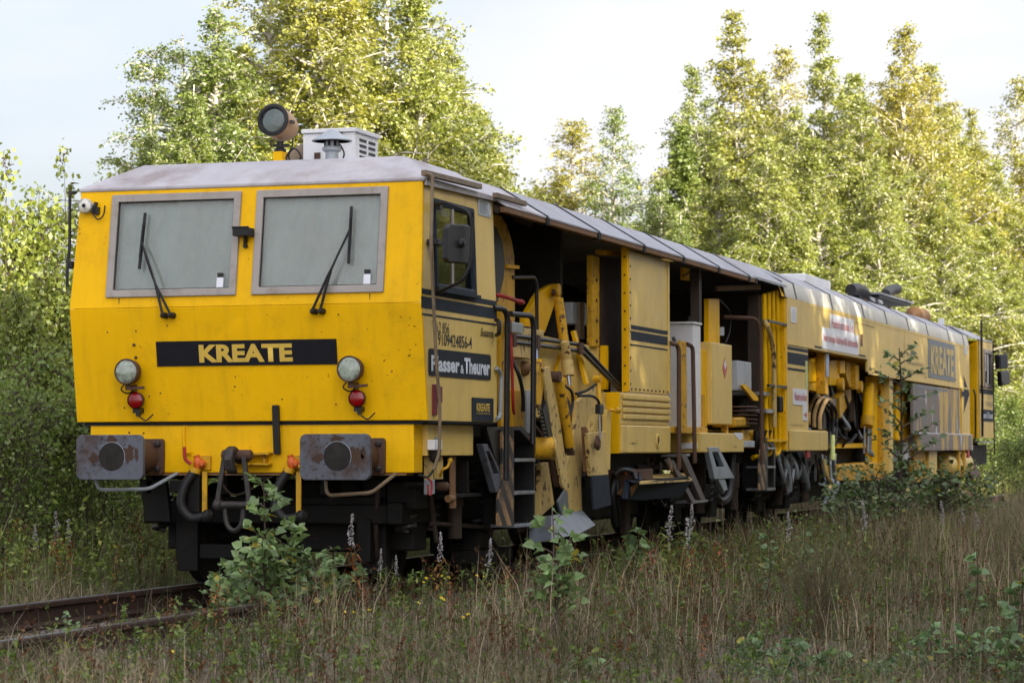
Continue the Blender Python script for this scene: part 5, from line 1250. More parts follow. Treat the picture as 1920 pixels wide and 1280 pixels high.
# writing on the rear side
for z0, z1 in ((2.36, 2.40), (2.18, 2.33), (2.10, 2.13)):
    part('stripe', MB().box(14.22, 15.60, SY - 0.004, SY, z0, z1), 'stripe', rs)
for x0, x1 in ((16.1, 17.3), (17.6, 20.2)):
    part('stripe_remnant', MB().box(x0, x1, SY - 0.003, SY, 2.447, 2.475), 'stripe', rs)
side_plate(17.25, 19.15, 2.70, 2.96, 'sticker_white', rs, 0.005)
side_plate(16.62, 19.55, 2.455, 2.75, 'sticker_white', rs, 0.005, y=SY - 0.001)
lettering('Huomioi vaara-alue 1 m', 1.75, 0.13, (17.32, SY - 0.010, 2.77), RX, UZ, 'letter_red', rs, bold=0.01)
lettering('kun ulosajo kääntyvällä laitteistolla', 2.75, 0.14, (16.72, SY - 0.0105, 2.53), RX, UZ, 'letter_red', rs, bold=0.01)
side_plate(14.45, 14.80, 2.72, 2.92, 'sticker_white', rs, 0.005, 'notice_plate')
for k in range(5):
    lettering('mm mmmmm', 0.25, 0.012, (14.49, SY - 0.009, 2.75 + 0.03 * k), RX, UZ, 'letter_faint', rs)
side_plate(14.55, 15.50, 1.66, 1.87, 'sticker_white', rs, 0.005)
side_plate(15.20, 15.50, 1.46, 1.662, 'sticker_white', rs, 0.005, y=SY - 0.001)
lettering('Vaara-alue', 0.85, 0.10, (14.60, SY - 0.010, 1.72), RX, UZ, 'letter_red', rs, bold=0.015)
part('red_arrow', MB().prism([(15.26, SY - 0.012, 1.545), (15.38, SY - 0.012, 1.545), (15.38, SY - 0.012, 1.58), (15.46, SY - 0.012, 1.535), (15.38, SY - 0.012, 1.49), (15.38, SY - 0.012, 1.525), (15.26, SY - 0.012, 1.525)], (0, -0.002, 0)), 'letter_red', rs)
side_plate(15.40, 15.56, 1.88, 2.25, 'sticker_green', rs, 0.005, 'notice_plate')
lettering('+|-3m+|-6m+', 0.9, 0.035, (14.4, SY - 0.002, 1.375), RX, UZ, 'letter_faint', rs)
side_plate(26.62, 30.02, 2.31, 2.985, 'letter_grey', rs, 0.006)
lettering('KREATE', 2.90, 0.50, (26.88, SY - 0.010, 2.385), RX, UZ, 'letter_cream', rs, bold=0.035)
for k, (tx, w_) in enumerate((('40 125 t', 0.8), ('Jarrupaino 30 t', 1.05), ('Ajonopeus 80 km/h', 1.75), ('Hinausnopeus 100 km/h', 2.05))):
    lettering(tx, w_, 0.085, (24.25, SY - 0.002, 2.72 - 0.135 * k), RX, UZ, 'letter_faint', rs)
side_plate(31.35, 31.75, 2.86, 3.01, 'sticker_grey', rs, 0.005, 'notice_plate')
part('arrow_mark', MB().prism([(30.95, SY - 0.004, 2.16), (31.3, SY - 0.004, 2.16), (31.3, SY - 0.004, 2.22), (31.2, SY - 0.004, 2.48), (32.05, SY - 0.004, 2.12), (31.2, SY - 0.004, 1.74), (31.3, SY - 0.004, 2.02), (31.3, SY - 0.004, 2.06), (30.95, SY - 0.004, 2.06)], (0, 0.003, 0)), 'stripe', rs)

# stained lower panel on the right
spn = part('stained_panel', MB().box(24.90, 30.7, -1.475, -1.43, 1.335, 2.17), 'stain_panel', M)
part('stripe', MB().box(25.3, 29.0, -1.479, -1.474, 2.10, 2.15).box(25.3, 26.3, -1.479, -1.474, 1.98, 2.01), 'letter_grey', spn)
part('panel_rail', MB().box(24.9, 32.3, -1.50, -1.476, 1.335, 1.35), 'sticker_white', M)
part('side_step_box', MB().box(25.5, 32.35, -1.50, -1.30, 1.045, 1.33), 'stain_panel', M, 0.01)
part('yellow_edge_post', MB().box(30.72, 30.98, -1.45, -1.35, 1.34, 2.19), 'yellow', M)
# machinery inside the rear opening
part('opening_back', MB().box(14.5, 31.0, -0.35, -0.30, 1.0, 2.9), 'interior_dark', M)
part('opening_ceiling', MB().box(14.5, 31.0, -1.44, -0.35, 2.42, 2.45), 'worn_yellow', M)
part('upper_box', MB().prism([(16.641, -1.300, 2.305), (17.890, -1.300, 2.435), (17.875, -1.300, 2.042), (16.629, -1.300, 1.998)], (0, 0.12, 0)), 'yellow', M, 0.01)
part('upper_box_front', MB().prism([(17.157, -1.420, 2.446), (17.443, -1.420, 2.448), (17.418, -1.420, 1.837), (17.173, -1.420, 1.847)], (0, 0.12, 0)), 'worn_yellow', M, 0.006)
part('notice_plate', MB().prism([(17.209, -1.425, 2.410), (17.455, -1.425, 2.411), (17.442, -1.425, 2.090), (17.237, -1.425, 2.093)], (0, -0.004, 0)), 'sticker_blue', M)
part('lower_lip', MB().prism([(16.629, -1.300, 1.984), (17.957, -1.300, 2.029), (17.950, -1.300, 1.863), (16.626, -1.300, 1.896)], (0, 0.12, 0)), 'worn_yellow', M)
part('frame_column', MB().prism([(18.221, -1.300, 2.347), (18.952, -1.300, 2.370), (19.024, -1.300, 2.007), (18.207, -1.300, 1.989)], (0, 0.4, 0)).prism([(18.871, -1.330, 2.359), (19.313, -1.330, 2.372), (19.305, -1.330, 2.185), (18.863, -1.330, 2.173)], (0, 0.4, 0)), 'yellow', M, 0.008)
part('frame_column', MB().prism([(19.573, -1.300, 2.365), (20.354, -1.300, 2.373), (20.337, -1.300, 2.004), (19.829, -1.300, 1.993), (19.564, -1.300, 2.152)], (0, 0.4, 0)).prism([(20.004, -1.360, 2.330), (20.332, -1.360, 2.339), (20.315, -1.360, 1.971), (20.034, -1.360, 1.965)], (0, 0.3, 0)), 'worn_yellow', M, 0.008)
for c in ((18.819, -1.360, 2.017), (20.411, -1.360, 2.013)):
    part('roller', MB().lathe(c, (0, 1, 0), [(0.09, -0.03), (0.09, 0.05)], 16), 'worn_yellow', M)
part('diagonal_strut', MB().beam((19.554, -1.100, 1.682), (20.508, -1.100, 1.961), 0.3, 0.2, (0, 1, 0)), 'worn_yellow', M)
part('valve_block', MB().box(21.581, 22.348, -1.0, -0.6, 1.5, 2.0), 'rust', M, 0.03)
lc = part('lifting_cylinder', MB().tube([(21.494, -1.300, 2.078), (21.247, -1.320, 1.459)], 0.085, 18), 'yellow', M)
part('end_cap', MB().tube([(21.252, -1.320, 1.565), (21.196, -1.320, 1.426)], 0.10, 18), 'worn_yellow', lc)
part('guide_rod', MB().tube([(21.120, -1.300, 1.425), (21.052, -1.300, 1.010)], 0.015, 8).tube([(21.463, -1.300, 1.428), (21.394, -1.300, 1.009)], 0.03, 8).tube([(21.711, -1.300, 1.429), (21.641, -1.300, 1.008)], 0.015, 8), 'steel', lc)
part('yellow_column', MB().prism([(22.200, -1.250, 2.219), (23.027, -1.250, 2.240), (22.953, -1.250, 0.750), (22.130, -1.250, 0.757)], (0, 0.12, 0)), 'yellow', M, 0.01)
part('yellow_column', MB().prism([(22.698, -1.320, 2.172), (23.605, -1.320, 2.159), (23.690, -1.320, 0.658), (22.622, -1.320, 0.669)], (0, 0.12, 0)), 'worn_yellow', M, 0.01)
part('cream_column', MB().prism([(22.820, -1.420, 2.259), (23.142, -1.420, 2.258), (23.112, -1.420, 0.664), (22.737, -1.420, 0.668)], (0, 0.1, 0)), 'cream', M)
part('yellow_column', MB().prism([(24.338, -1.300, 2.141), (25.909, -1.300, 2.212), (26.030, -1.300, 1.179), (24.289, -1.300, 1.212)], (0, 0.3, 0)), 'yellow', M, 0.03)
part('low_frame', MB().prism([(18.844, -1.300, 0.846), (22.036, -1.300, 0.874), (23.498, -1.300, 0.815), (23.485, -1.300, 0.574), (18.834, -1.300, 0.615)], (0, 0.3, 0)), 'worn_yellow', M, 0.02)
part('low_frame', MB().prism([(19.328, -1.200, 1.155), (23.176, -1.200, 1.175), (23.172, -1.200, 1.107), (19.325, -1.200, 1.093)], (0, 0.2, 0)), 'yellow', M)
part('yellow_column', MB().prism([(25.699, -1.350, 1.178), (27.501, -1.350, 1.162), (27.460, -1.350, 0.489), (25.901, -1.350, 0.509)], (0, 0.1, 0)), 'worn_yellow', M, 0.01)
part('white_tank', MB().box(25.374, 26.806, -1.3, -0.8, 0.85, 1.25), 'sticker_white', M, 0.05)
for k in range(3):
    o_ = Vector((0.22 * k, 0.12 * k, 0.03 * k))
    part('corrugated_hose', MB().tube(smooth_path([Vector((17.128, -1.350, 1.352)) + o_, Vector((17.176, -1.350, 1.552)) + o_, Vector((17.428, -1.380, 1.748)) + o_, Vector((17.841, -1.380, 1.755)) + o_, Vector((18.297, -1.350, 1.625)) + o_], 8), [0.032 if i % 2 else 0.026 for i in range(33)], 9), 'conduit', M)
for k in range(4):
    o_ = Vector((0.25 * k, 0.10 * k, -0.02 * k))
    part('hydraulic_hose', MB().tube(smooth_path([Vector((17.524, -1.400, 1.749)) + o_, Vector((17.994, -1.420, 1.636)) + o_, Vector((18.068, -1.420, 1.395)) + o_, Vector((17.930, -1.420, 1.130)) + o_], 6), 0.022, 8), 'rubber', M)
part('valve_bank', MB().box(18.231, 18.725, -1.2, -0.6, 1.35, 1.95).box(18.618, 19.300, -1.2, -0.8, 1.70, 1.82), 'blackmetal', M, 0.02)
part('yellow_ram', MB().tube([(17.285, -1.500, 1.278), (17.273, -1.500, 0.982)], 0.034, 12).tube([(17.274, -1.500, 1.019), (17.271, -1.500, 0.930)], 0.048, 12), 'sticker_green', M)
part('ram_rod', MB().tube([(17.312, -1.500, 0.930), (17.464, -1.500, 0.610)], 0.025, 10), 'steel', M)
part('ram_link', MB().tube(smooth_path([(16.894, -1.450, 0.947), (16.923, -1.480, 0.727), (17.134, -1.500, 0.614), (16.927, -1.500, 0.522)], 5), 0.028, 8), 'cream_dirty', M)
part('tamping_tine', MB().tube([(17.328, -1.480, 0.649), (17.158, -1.480, 0.518), (16.706, -1.480, 0.329)], [0.04, 0.038, 0.025], 8), 'steel_grey', M)
part('tamping_tine', MB().tube([(17.743, -1.480, 0.606), (17.571, -1.480, 0.497), (17.149, -1.480, 0.297)], [0.04, 0.038, 0.025], 8), 'steel_grey', M)
part('red_tag', MB().prism([(15.431, -1.500, 1.108), (15.582, -1.500, 1.108), (15.652, -1.500, 0.981), (15.426, -1.500, 0.967)], (0, 0.03, 0)), 'red', M)
part('red_tag', MB().prism([(31.633, -1.500, 1.064), (31.866, -1.500, 1.063), (31.933, -1.500, 0.900), (31.621, -1.500, 0.901)], (0, 0.03, 0)), 'red', M)
part('air_tank', MB().lathe((29.936, -1.200, 0.771), (1, 0, 0), [(0.0, -0.1), (0.22, 0.0), (0.24, 0.1), (0.24, 3.0), (0.22, 3.1), (0.0, 3.2)], 20), 'cream', M)
part('tank_strap', MB().box(30.650, 30.866, -1.46, -1.42, 0.55, 1.05).box(31.376, 31.598, -1.46, -1.42, 0.55, 1.05), 'worn_yellow', M)
part('lower_cream_plate', MB().prism([(27.212, -1.400, 1.040), (28.195, -1.400, 1.039), (28.162, -1.400, 0.518), (27.179, -1.400, 0.502)], (0, 0.05, 0)), 'cream', M)

# rear cab
part('rear_recess_wall', MB().box(33.45, 33.55, -1.46, 1.4, 1.28, 3.20), 'yellow', M)
part('recess_side', MB().box(32.12, 33.45, -1.10, -1.05, 1.1, 3.1), 'brown_dark', M)
rcw = part('rear_cab_wall', MB().grid([33.62, 34.35, 35.55, 35.86], [1.29, 2.36, 3.02, 3.24], [(34.35, 35.55, 2.36, 3.02)], lambda u, z: (u, SY, z), (0, 0.04, 0)), 'cream', M)
part('rear_cab_window', MB().grid([34.30, 34.38, 35.52, 35.60], [2.31, 2.39, 2.99, 3.07], [(34.38, 35.52, 2.39, 2.99)], lambda u, z: (u, SY - 0.02, z), (0, 0.04, 0)), 'frame_alu', rcw)
part('glass', MB().box(34.35, 35.55, -1.462, -1.458, 2.36, 3.02), 'glass', rcw)
part('sliding_bar', MB().box(34.92, 34.98, -1.47, -1.45, 2.36, 3.02), 'frame_alu', rcw)
part('rear_cab_body', MB().box(33.6, 35.9, -1.1, 1.42, 1.25, 3.2), 'interior_dark', M)
part('rear_cab_end', MB().box(35.82, 35.88, -1.44, -1.1, 1.29, 3.24), 'cream', M)
part('rear_cab_roof', MB().prism([(32.1, -1.12, 3.42), (32.1, -1.50, 3.20), (35.6, -1.50, 3.24), (35.95, -1.45, 3.22), (35.4, -1.12, 3.42)], (0, 0.02, 0.03)).box(32.1, 35.4, -1.12, 1.1, 3.41, 3.44), 'grey_roof', M, 0.01)
part('stripe', MB().box(33.62, 35.86, SY - 0.004, SY, 2.17, 2.27), 'stripe', rcw)
part('stripe', MB().box(33.62, 35.86, SY - 0.004, SY, 2.29, 2.32), 'stripe', rcw)
side_plate(33.8, 35.7, 1.62, 1.86, 'sign_dark', rcw, 0.03)
lettering('Plasser & Theurer', 1.7, 0.13, (33.9, SY - 0.010, 1.68), RX, UZ, 'letter_white', rcw, bold=0.02)
lettering('9109424856-4', 1.1, 0.09, (34.6, SY - 0.002, 1.93), RX, UZ, 'letter_faint', rcw)
part('rear_downpipe', MB().tube(bent([(33.677, -1.520, 3.614), (33.499, -1.540, 2.280), (33.573, -1.540, 2.155), (33.669, -1.520, 1.314)], 0.1), 0.024, 8), 'rubber', M)
part('aerial_rod', MB().tube([(35.304, -1.550, 3.252), (35.288, -1.550, 1.949), (35.386, -1.550, 0.951)], 0.014, 6), 'blackmetal', M)
part('hand_rail', MB().tube(bent([(32.816, -1.460, 2.224), (32.818, -1.500, 2.120), (32.755, -1.500, 1.270)], 0.15), 0.018, 8), 'blackmetal', M)
mr1 = part('mirror_housing', MB().prism([(34.593, -1.750, 2.965), (36.159, -1.750, 3.028), (36.228, -1.750, 2.732), (34.657, -1.750, 2.667)], (0.08, 0.1, 0)), 'rubber', M, 0.03)
part('mirror_glass', MB().prism([(34.686, -1.760, 2.947), (35.882, -1.760, 2.996), (35.954, -1.760, 2.746), (34.755, -1.760, 2.702)], (0.01, -0.008, 0)), 'sign_dark', mr1)
mr2 = part('mirror_housing', MB().prism([(34.924, -1.750, 2.631), (36.415, -1.750, 2.693), (36.485, -1.750, 2.407), (35.081, -1.750, 2.333)], (0.08, 0.1, 0)), 'rubber', M, 0.03)
part('mirror_arm', MB().tube(bent([(35.521, -1.500, 3.043), (35.122, -1.720, 3.037), (35.609, -1.770, 2.998)], 0.1), 0.012, 6).tube([(35.823, -1.500, 2.340), (35.190, -1.770, 2.400)], 0.012, 6), 'rubber', mr1)
part('rear_step', MB().box(34.0, 35.6, -1.5, -1.3, 1.19, 1.22), 'steel', M)
part('rear_buffer', MB().lathe((35.7, -0.9, 1.05), (1, 0, 0), [(0.14, 0), (0.14, 0.4), (0.25, 0.42), (0.25, 0.5), (0.0, 0.52)], 16).box(33.2, 35.7, -1.35, -0.5, 0.75, 1.15), 'underframe', M, 0.02)
part('rear_guard', MB().prism([(32.757, -1.350, 0.669), (33.814, -1.350, 0.787), (33.602, -1.500, 0.526), (32.456, -1.500, 0.487)], (0.2, 0.15, 0)), 'rust', M)

# ------------------------------------------------------------------ running gear
def wheel(x, y, parent):
    s_ = 1 if y > 0 else -1
    w = part('wheel', MB().lathe((x, y, 0.40), (0, s_, 0), [(0.09, -0.05), (0.34, -0.045), (0.40, -0.06), (0.40, 0.055), (0.33, 0.06), (0.30, 0.02), (0.12, 0.035), (0.10, 0.09)], 30), 'underframe', parent)
    part('flange', MB().lathe((x, y, 0.40), (0, s_, 0), [(0.40, -0.085), (0.428, -0.075), (0.428, -0.055), (0.40, -0.05)], 30), 'grease', w)
    part('axle_box', MB().box(x - 0.16, x + 0.16, min(y, y + s_ * 0.3), max(y, y + s_ * 0.3), 0.28, 0.54), 'underframe', w, 0.02)
def bogie(xc, wb=1.8):
    g = part('bogie_frame', MB().box(xc - wb / 2 - 0.55, xc + wb / 2 + 0.55, -1.12, -0.98, 0.50, 0.68).box(xc - wb / 2 - 0.55, xc + wb / 2 + 0.55, 0.98, 1.12, 0.50, 0.68).box(xc - 0.3, xc + 0.3, -0.98, 0.98, 0.42, 0.66).box(xc - wb / 2 - 0.5, xc - wb / 2 - 0.42, -0.98, 0.98, 0.50, 0.66), 'underframe', M, 0.02)
    for sx in (-1, 1):
        x = xc + sx * wb / 2
        part('axle', MB().tube([(x, -0.75, 0.40), (x, 0.75, 0.40)], 0.08, 12), 'underframe', g)
        for y in (-0.78, 0.78):
            wheel(x, y, g)
            for dx in (-0.3, 0.3):
                s_ = 1 if y > 0 else -1
                pts = []
                for i in range(41):
                    a = i * 2 * math.pi / 8
                    pts.append((x + dx + 0.075 * math.cos(a), s_ * 1.06 + 0.075 * math.sin(a), 0.44 + 0.36 * i / 40))
                part('coil_spring', MB().tube(pts, 0.02, 6), 'grease', g)
            part('damper', MB().tube([(x + 0.52, (1.2 if y > 0 else -1.2), 0.36), (x + 0.52, (1.2 if y > 0 else -1.2), 0.62)], 0.06, 12).tube([(x + 0.52, (1.2 if y > 0 else -1.2), 0.62), (x + 0.52, (1.2 if y > 0 else -1.2), 0.92)], 0.075, 12), 'rust_dark', g)
            part('brake_shoe', MB().box(x - 0.52, x - 0.42, y - 0.06, y + 0.06, 0.2, 0.55), 'underframe', g, 0.01)
    return g
for xc in (1.9, 10.8, 15.3, 32.5): bogie(xc)
part('rail_guard', MB().box(0.42, 0.52, 0.62, 0.80, 0.12, 0.95), 'underframe', M, 0.01)
part('guard_foot', MB().box(0.44, 0.50, 0.2, 0.618, 0.22, 0.34), 'underframe', M, 0.01)
part('rail_guard', MB().box(0.62, 0.72, -0.92, -0.72, 0.10, 0.95), 'underframe', M, 0.01)
part('guard_plate', MB().prism([(0.2, 1.04, 0.86), (0.2, 0.80, 0.86), (0.2, 0.76, 0.52), (0.2, 0.98, 0.52)], (0.05, 0, 0)), 'underframe', M, 0.01)
part('traction_motor', MB().box(0.75, 1.35, -0.66, -0.05, 0.27, 0.85).box(0.9, 1.3, -0.05, 0.5, 0.42, 0.85), 'underframe', M, 0.03)
part('brake_beam', MB().box(0.55, 0.62, -0.9, 0.9, 0.62, 0.72), 'underframe', M, 0.01)
part('air_reservoir', MB().lathe((3.8, -0.55, 0.68), (1, 0, 0), [(0.0, -0.08), (0.18, 0), (0.2, 0.1), (0.2, 1.2), (0.18, 1.3), (0, 1.38)], 18), 'underframe', M)
part('lifting_unit', MB().box(3.3, 9.2, -0.8, 0.8, 0.35, 0.9), 'underframe', M, 0.05)
part('tank_bank', MB().box(17.5, 30.5, -0.75, 0.8, 0.30, 0.95), 'underframe', M, 0.05)
part('spring_plank', MB().box(2.0, 3.0, -1.25, -1.0, 0.12, 0.24).prism([(2.05, -1.2, 0.24), (2.75, -1.2, 0.24), (2.55, -1.2, 0.36), (2.2, -1.2, 0.40)], (0, 0.15, 0)), 'underframe', M, 0.02)
part('under_pipe', MB().tube(bent([(0.3, -1.2, 0.82), (1.2, -1.25, 0.80), (3.0, -1.2, 0.84), (5.8, -1.2, 0.84)], 0.1), 0.025, 8).tube(bent([(7.9, -1.1, 0.9), (12.0, -1.1, 0.86), (14.0, -1.15, 0.9)], 0.1), 0.03, 8), 'underframe', M)
for k in range(10):
    x = 14.0 + 0.22 * k
    r_ = random.Random(k)
    part('under_hose', MB().tube(smooth_path([(x, -1.3, 1.04), (x + r_.uniform(-.1, .2), -1.38, 0.85), (x + r_.uniform(-.3, .4), -1.36, 0.62 + r_.uniform(-.1, .15)), (x + r_.uniform(0, .6), -1.28, 0.9)], 6), 0.022 + 0.012 * (k % 3), 7), ('rubber', 'blackmetal', 'steel_grey')[k % 3], M)
part('side_skid', MB().prism([(14.5, -1.30, 0.9), (15.6, -1.30, 0.9), (15.5, -1.30, 0.55), (14.6, -1.30, 0.6)], (0, 0.08, 0)), 'underframe', M, 0.03)

# ------------------------------------------------------------------ clutter of hoses, rods and fittings
def loop_hose(p, q, sag, r, mat, jitter=0.05, rr=random.Random(1)):
    p = Vector(p); q = Vector(q)
    m1 = p.lerp(q, 0.33) + Vector((rr.uniform(-jitter, jitter), rr.uniform(-jitter, jitter), -sag * 0.85))
    m2 = p.lerp(q, 0.7) + Vector((rr.uniform(-jitter, jitter), rr.uniform(-jitter, jitter), -sag))
    part('hose', MB().tube(smooth_path([p, m1, m2, q], 6), r, 7), mat, M)
rr = random.Random(12)
for k in range(9):                              # first bay, behind the ladder and round the plough
    x = rr.uniform(2.6, 4.9)
    loop_hose((x, -1.16, rr.uniform(1.5, 1.75)), (x + rr.uniform(-.5, .7), -1.30, rr.uniform(0.95, 1.35)), rr.uniform(0.05, 0.3), rr.choice((0.012, 0.015, 0.018)), rr.choice(('rubber', 'rubber', 'blackmetal', 'rust')))
for k in range(10):                             # under the first bay and the locker
    x = rr.uniform(1.7, 8.5)
    loop_hose((x, -1.22, rr.uniform(0.85, 1.02)), (x + rr.uniform(.3, 1.1), -1.25, rr.uniform(0.75, 1.0)), rr.uniform(0.15, 0.42), rr.choice((0.012, 0.016, 0.02)), rr.choice(('rubber', 'blackmetal', 'rust_dark')))
for k in range(12):                             # dark second bay
    x = rr.uniform(8.2, 13.0)
    loop_hose((x, rr.uniform(-.9, -.2), rr.uniform(2.3, 3.0)), (x + rr.uniform(-.4, .6), rr.uniform(-.9, -.2), rr.uniform(1.35, 2.0)), rr.uniform(0.0, 0.3), rr.choice((0.015, 0.02)), rr.choice(('rubber', 'steel_grey', 'worn_yellow')))
for k in range(16):                             # rear opening
    x = rr.uniform(15.8, 22.0)
    loop_hose((x, -1.05, rr.uniform(1.9, 2.3)), (x + rr.uniform(-.6, .8), -1.20, rr.uniform(1.0, 1.6)), rr.uniform(0.05, 0.4), rr.choice((0.018, 0.022, 0.03)), rr.choice(('rubber', 'rubber', 'worn_yellow', 'steel_grey', 'rust')), 0.15)
for k in range(12):                             # hanging lines between bogie and sill of the rear car
    x = rr.uniform(13.6, 18.5)
    loop_hose((x, -1.40, rr.uniform(0.95, 1.05)), (x + rr.uniform(.2, .8), -1.38, rr.uniform(0.7, 1.02)), rr.uniform(0.15, 0.45), rr.choice((0.014, 0.018, 0.024)), rr.choice(('rubber', 'blackmetal', 'steel_grey', 'rust_dark')))
for k in range(7):
    x = 16.1 + 0.85 * k + rr.uniform(-.1, .1)
    part('rod', MB().tube([(x, -0.8, 1.0), (x + rr.uniform(-.15, .15), -0.8, 2.35)], rr.choice((0.03, 0.045)), 8), rr.choice(('steel_grey', 'worn_yellow', 'rust')), M)
    part('bracket', MB().box(x - 0.12, x + 0.14, -1.05, -0.82, 1.4 + 0.1 * (k % 3), 1.52 + 0.1 * (k % 3)), rr.choice(('worn_yellow', 'underframe', 'rust')), M, 0.01)
# brake rigging and boxes beneath the front car
part('brake_lever', MB().beam((0.9, -1.18, 0.9), (1.05, -1.2, 0.35), 0.05, 0.02, (0, 1, 0)), 'rust_dark', M)
part('brake_lever', MB().beam((2.6, -1.18, 0.85), (2.5, -1.2, 0.30), 0.05, 0.02, (0, 1, 0)), 'rust_dark', M)
part('pull_rod', MB().tube([(0.95, -1.19, 0.5), (2.55, -1.19, 0.42)], 0.018, 8), 'rust_dark', M)
part('junction_case', MB().box(0.55, 0.85, -1.2, -0.95, 0.62, 0.84), 'underframe', M, 0.015)
part('sand_pipe', MB().tube(smooth_path([(0.5, -0.9, 0.8), (0.55, -0.86, 0.45), (0.7, -0.82, 0.12)], 5), 0.022, 8), 'rust_dark', M)
part('chain', MB().tube(smooth_path([(0.05, 0.3, 0.9), (0.02, 0.12, 0.74), (0.05, -0.2, 0.9)], 6), 0.009, 5), 'rust_dark', M)
for y in (0.95, 0.3, -0.55):
    part('cross_tie', MB().box(0.2, 0.5, y - 0.03, y + 0.03, 0.74, 0.9), 'underframe', M, 0.008)

for k in range(12):
    part('rivet', MB().lathe((20.6 + 0.95 * k, SY - 0.001, 2.30 + 0.05 * ((k * 7) % 3)), (0, -1, 0), [(0.022, 0), (0.014, 0.006)], 6), 'rust', rs)
part('vent_slot', MB().box(19.75, 19.95, SY - 0.004, SY, 2.60, 2.78), 'rust', rs)

# ------------------------------------------------------------------ vegetation builders
def unit(v):
    return v / np.maximum(1e-9, np.linalg.norm(v, axis=-1, keepdims=True))

def leaf_quads(P, size, rng, up=0.15, aspect=0.66):
    n = len(P)
    nr = unit(rng.normal(size=(n, 3)) + np.array([0, 0, up]))
    a = unit(np.cross(nr, rng.normal(size=(n, 3)))); b = np.cross(nr, a)
    L = size * rng.uniform(0.6, 1.25, n)[:, None] * 0.5
    W = L * aspect
    V = np.stack([P - a * L, P + b * W - a * L * 0.1, P + a * L, P - b * W - a * L * 0.1], 1)
    return V.reshape(-1, 3), np.arange(n * 4).reshape(-1, 4)

def tubes_np(paths, radii, sides):
    """paths (n, m, 3), radii (n, m) -> verts, quads"""
    n, m, _ = paths.shape
    d = np.gradient(paths, axis=1); d = unit(d)
    ref = np.where(np.abs(d[..., 2:3]) < 0.9, np.array([0, 0, 1.0]), np.array([1.0, 0, 0]))
    a = unit(np.cross(d, ref)); b = np.cross(d, a)
    an = np.arange(sides) * 2 * np.pi / sides
    V = paths[:, :, None, :] + radii[:, :, None, None] * (np.cos(an)[None, None, :, None] * a[:, :, None, :] + np.sin(an)[None, None, :, None] * b[:, :, None, :])
    idx = np.arange(n * m * sides).reshape(n, m, sides)
    i0 = idx[:, :-1, :]; i1 = idx[:, 1:, :]
    F = np.stack([i0, np.roll(i0, -1, 2), np.roll(i1, -1, 2), i1], -1).reshape(-1, 4)
    return V.reshape(-1, 3), F

def cat_mesh(parts):
    Vs, Fs, o = [], [], 0
    for V, F in parts:
        Vs.append(V); Fs.append(F + o); o += len(V)
    return np.concatenate(Vs), np.concatenate(Fs)

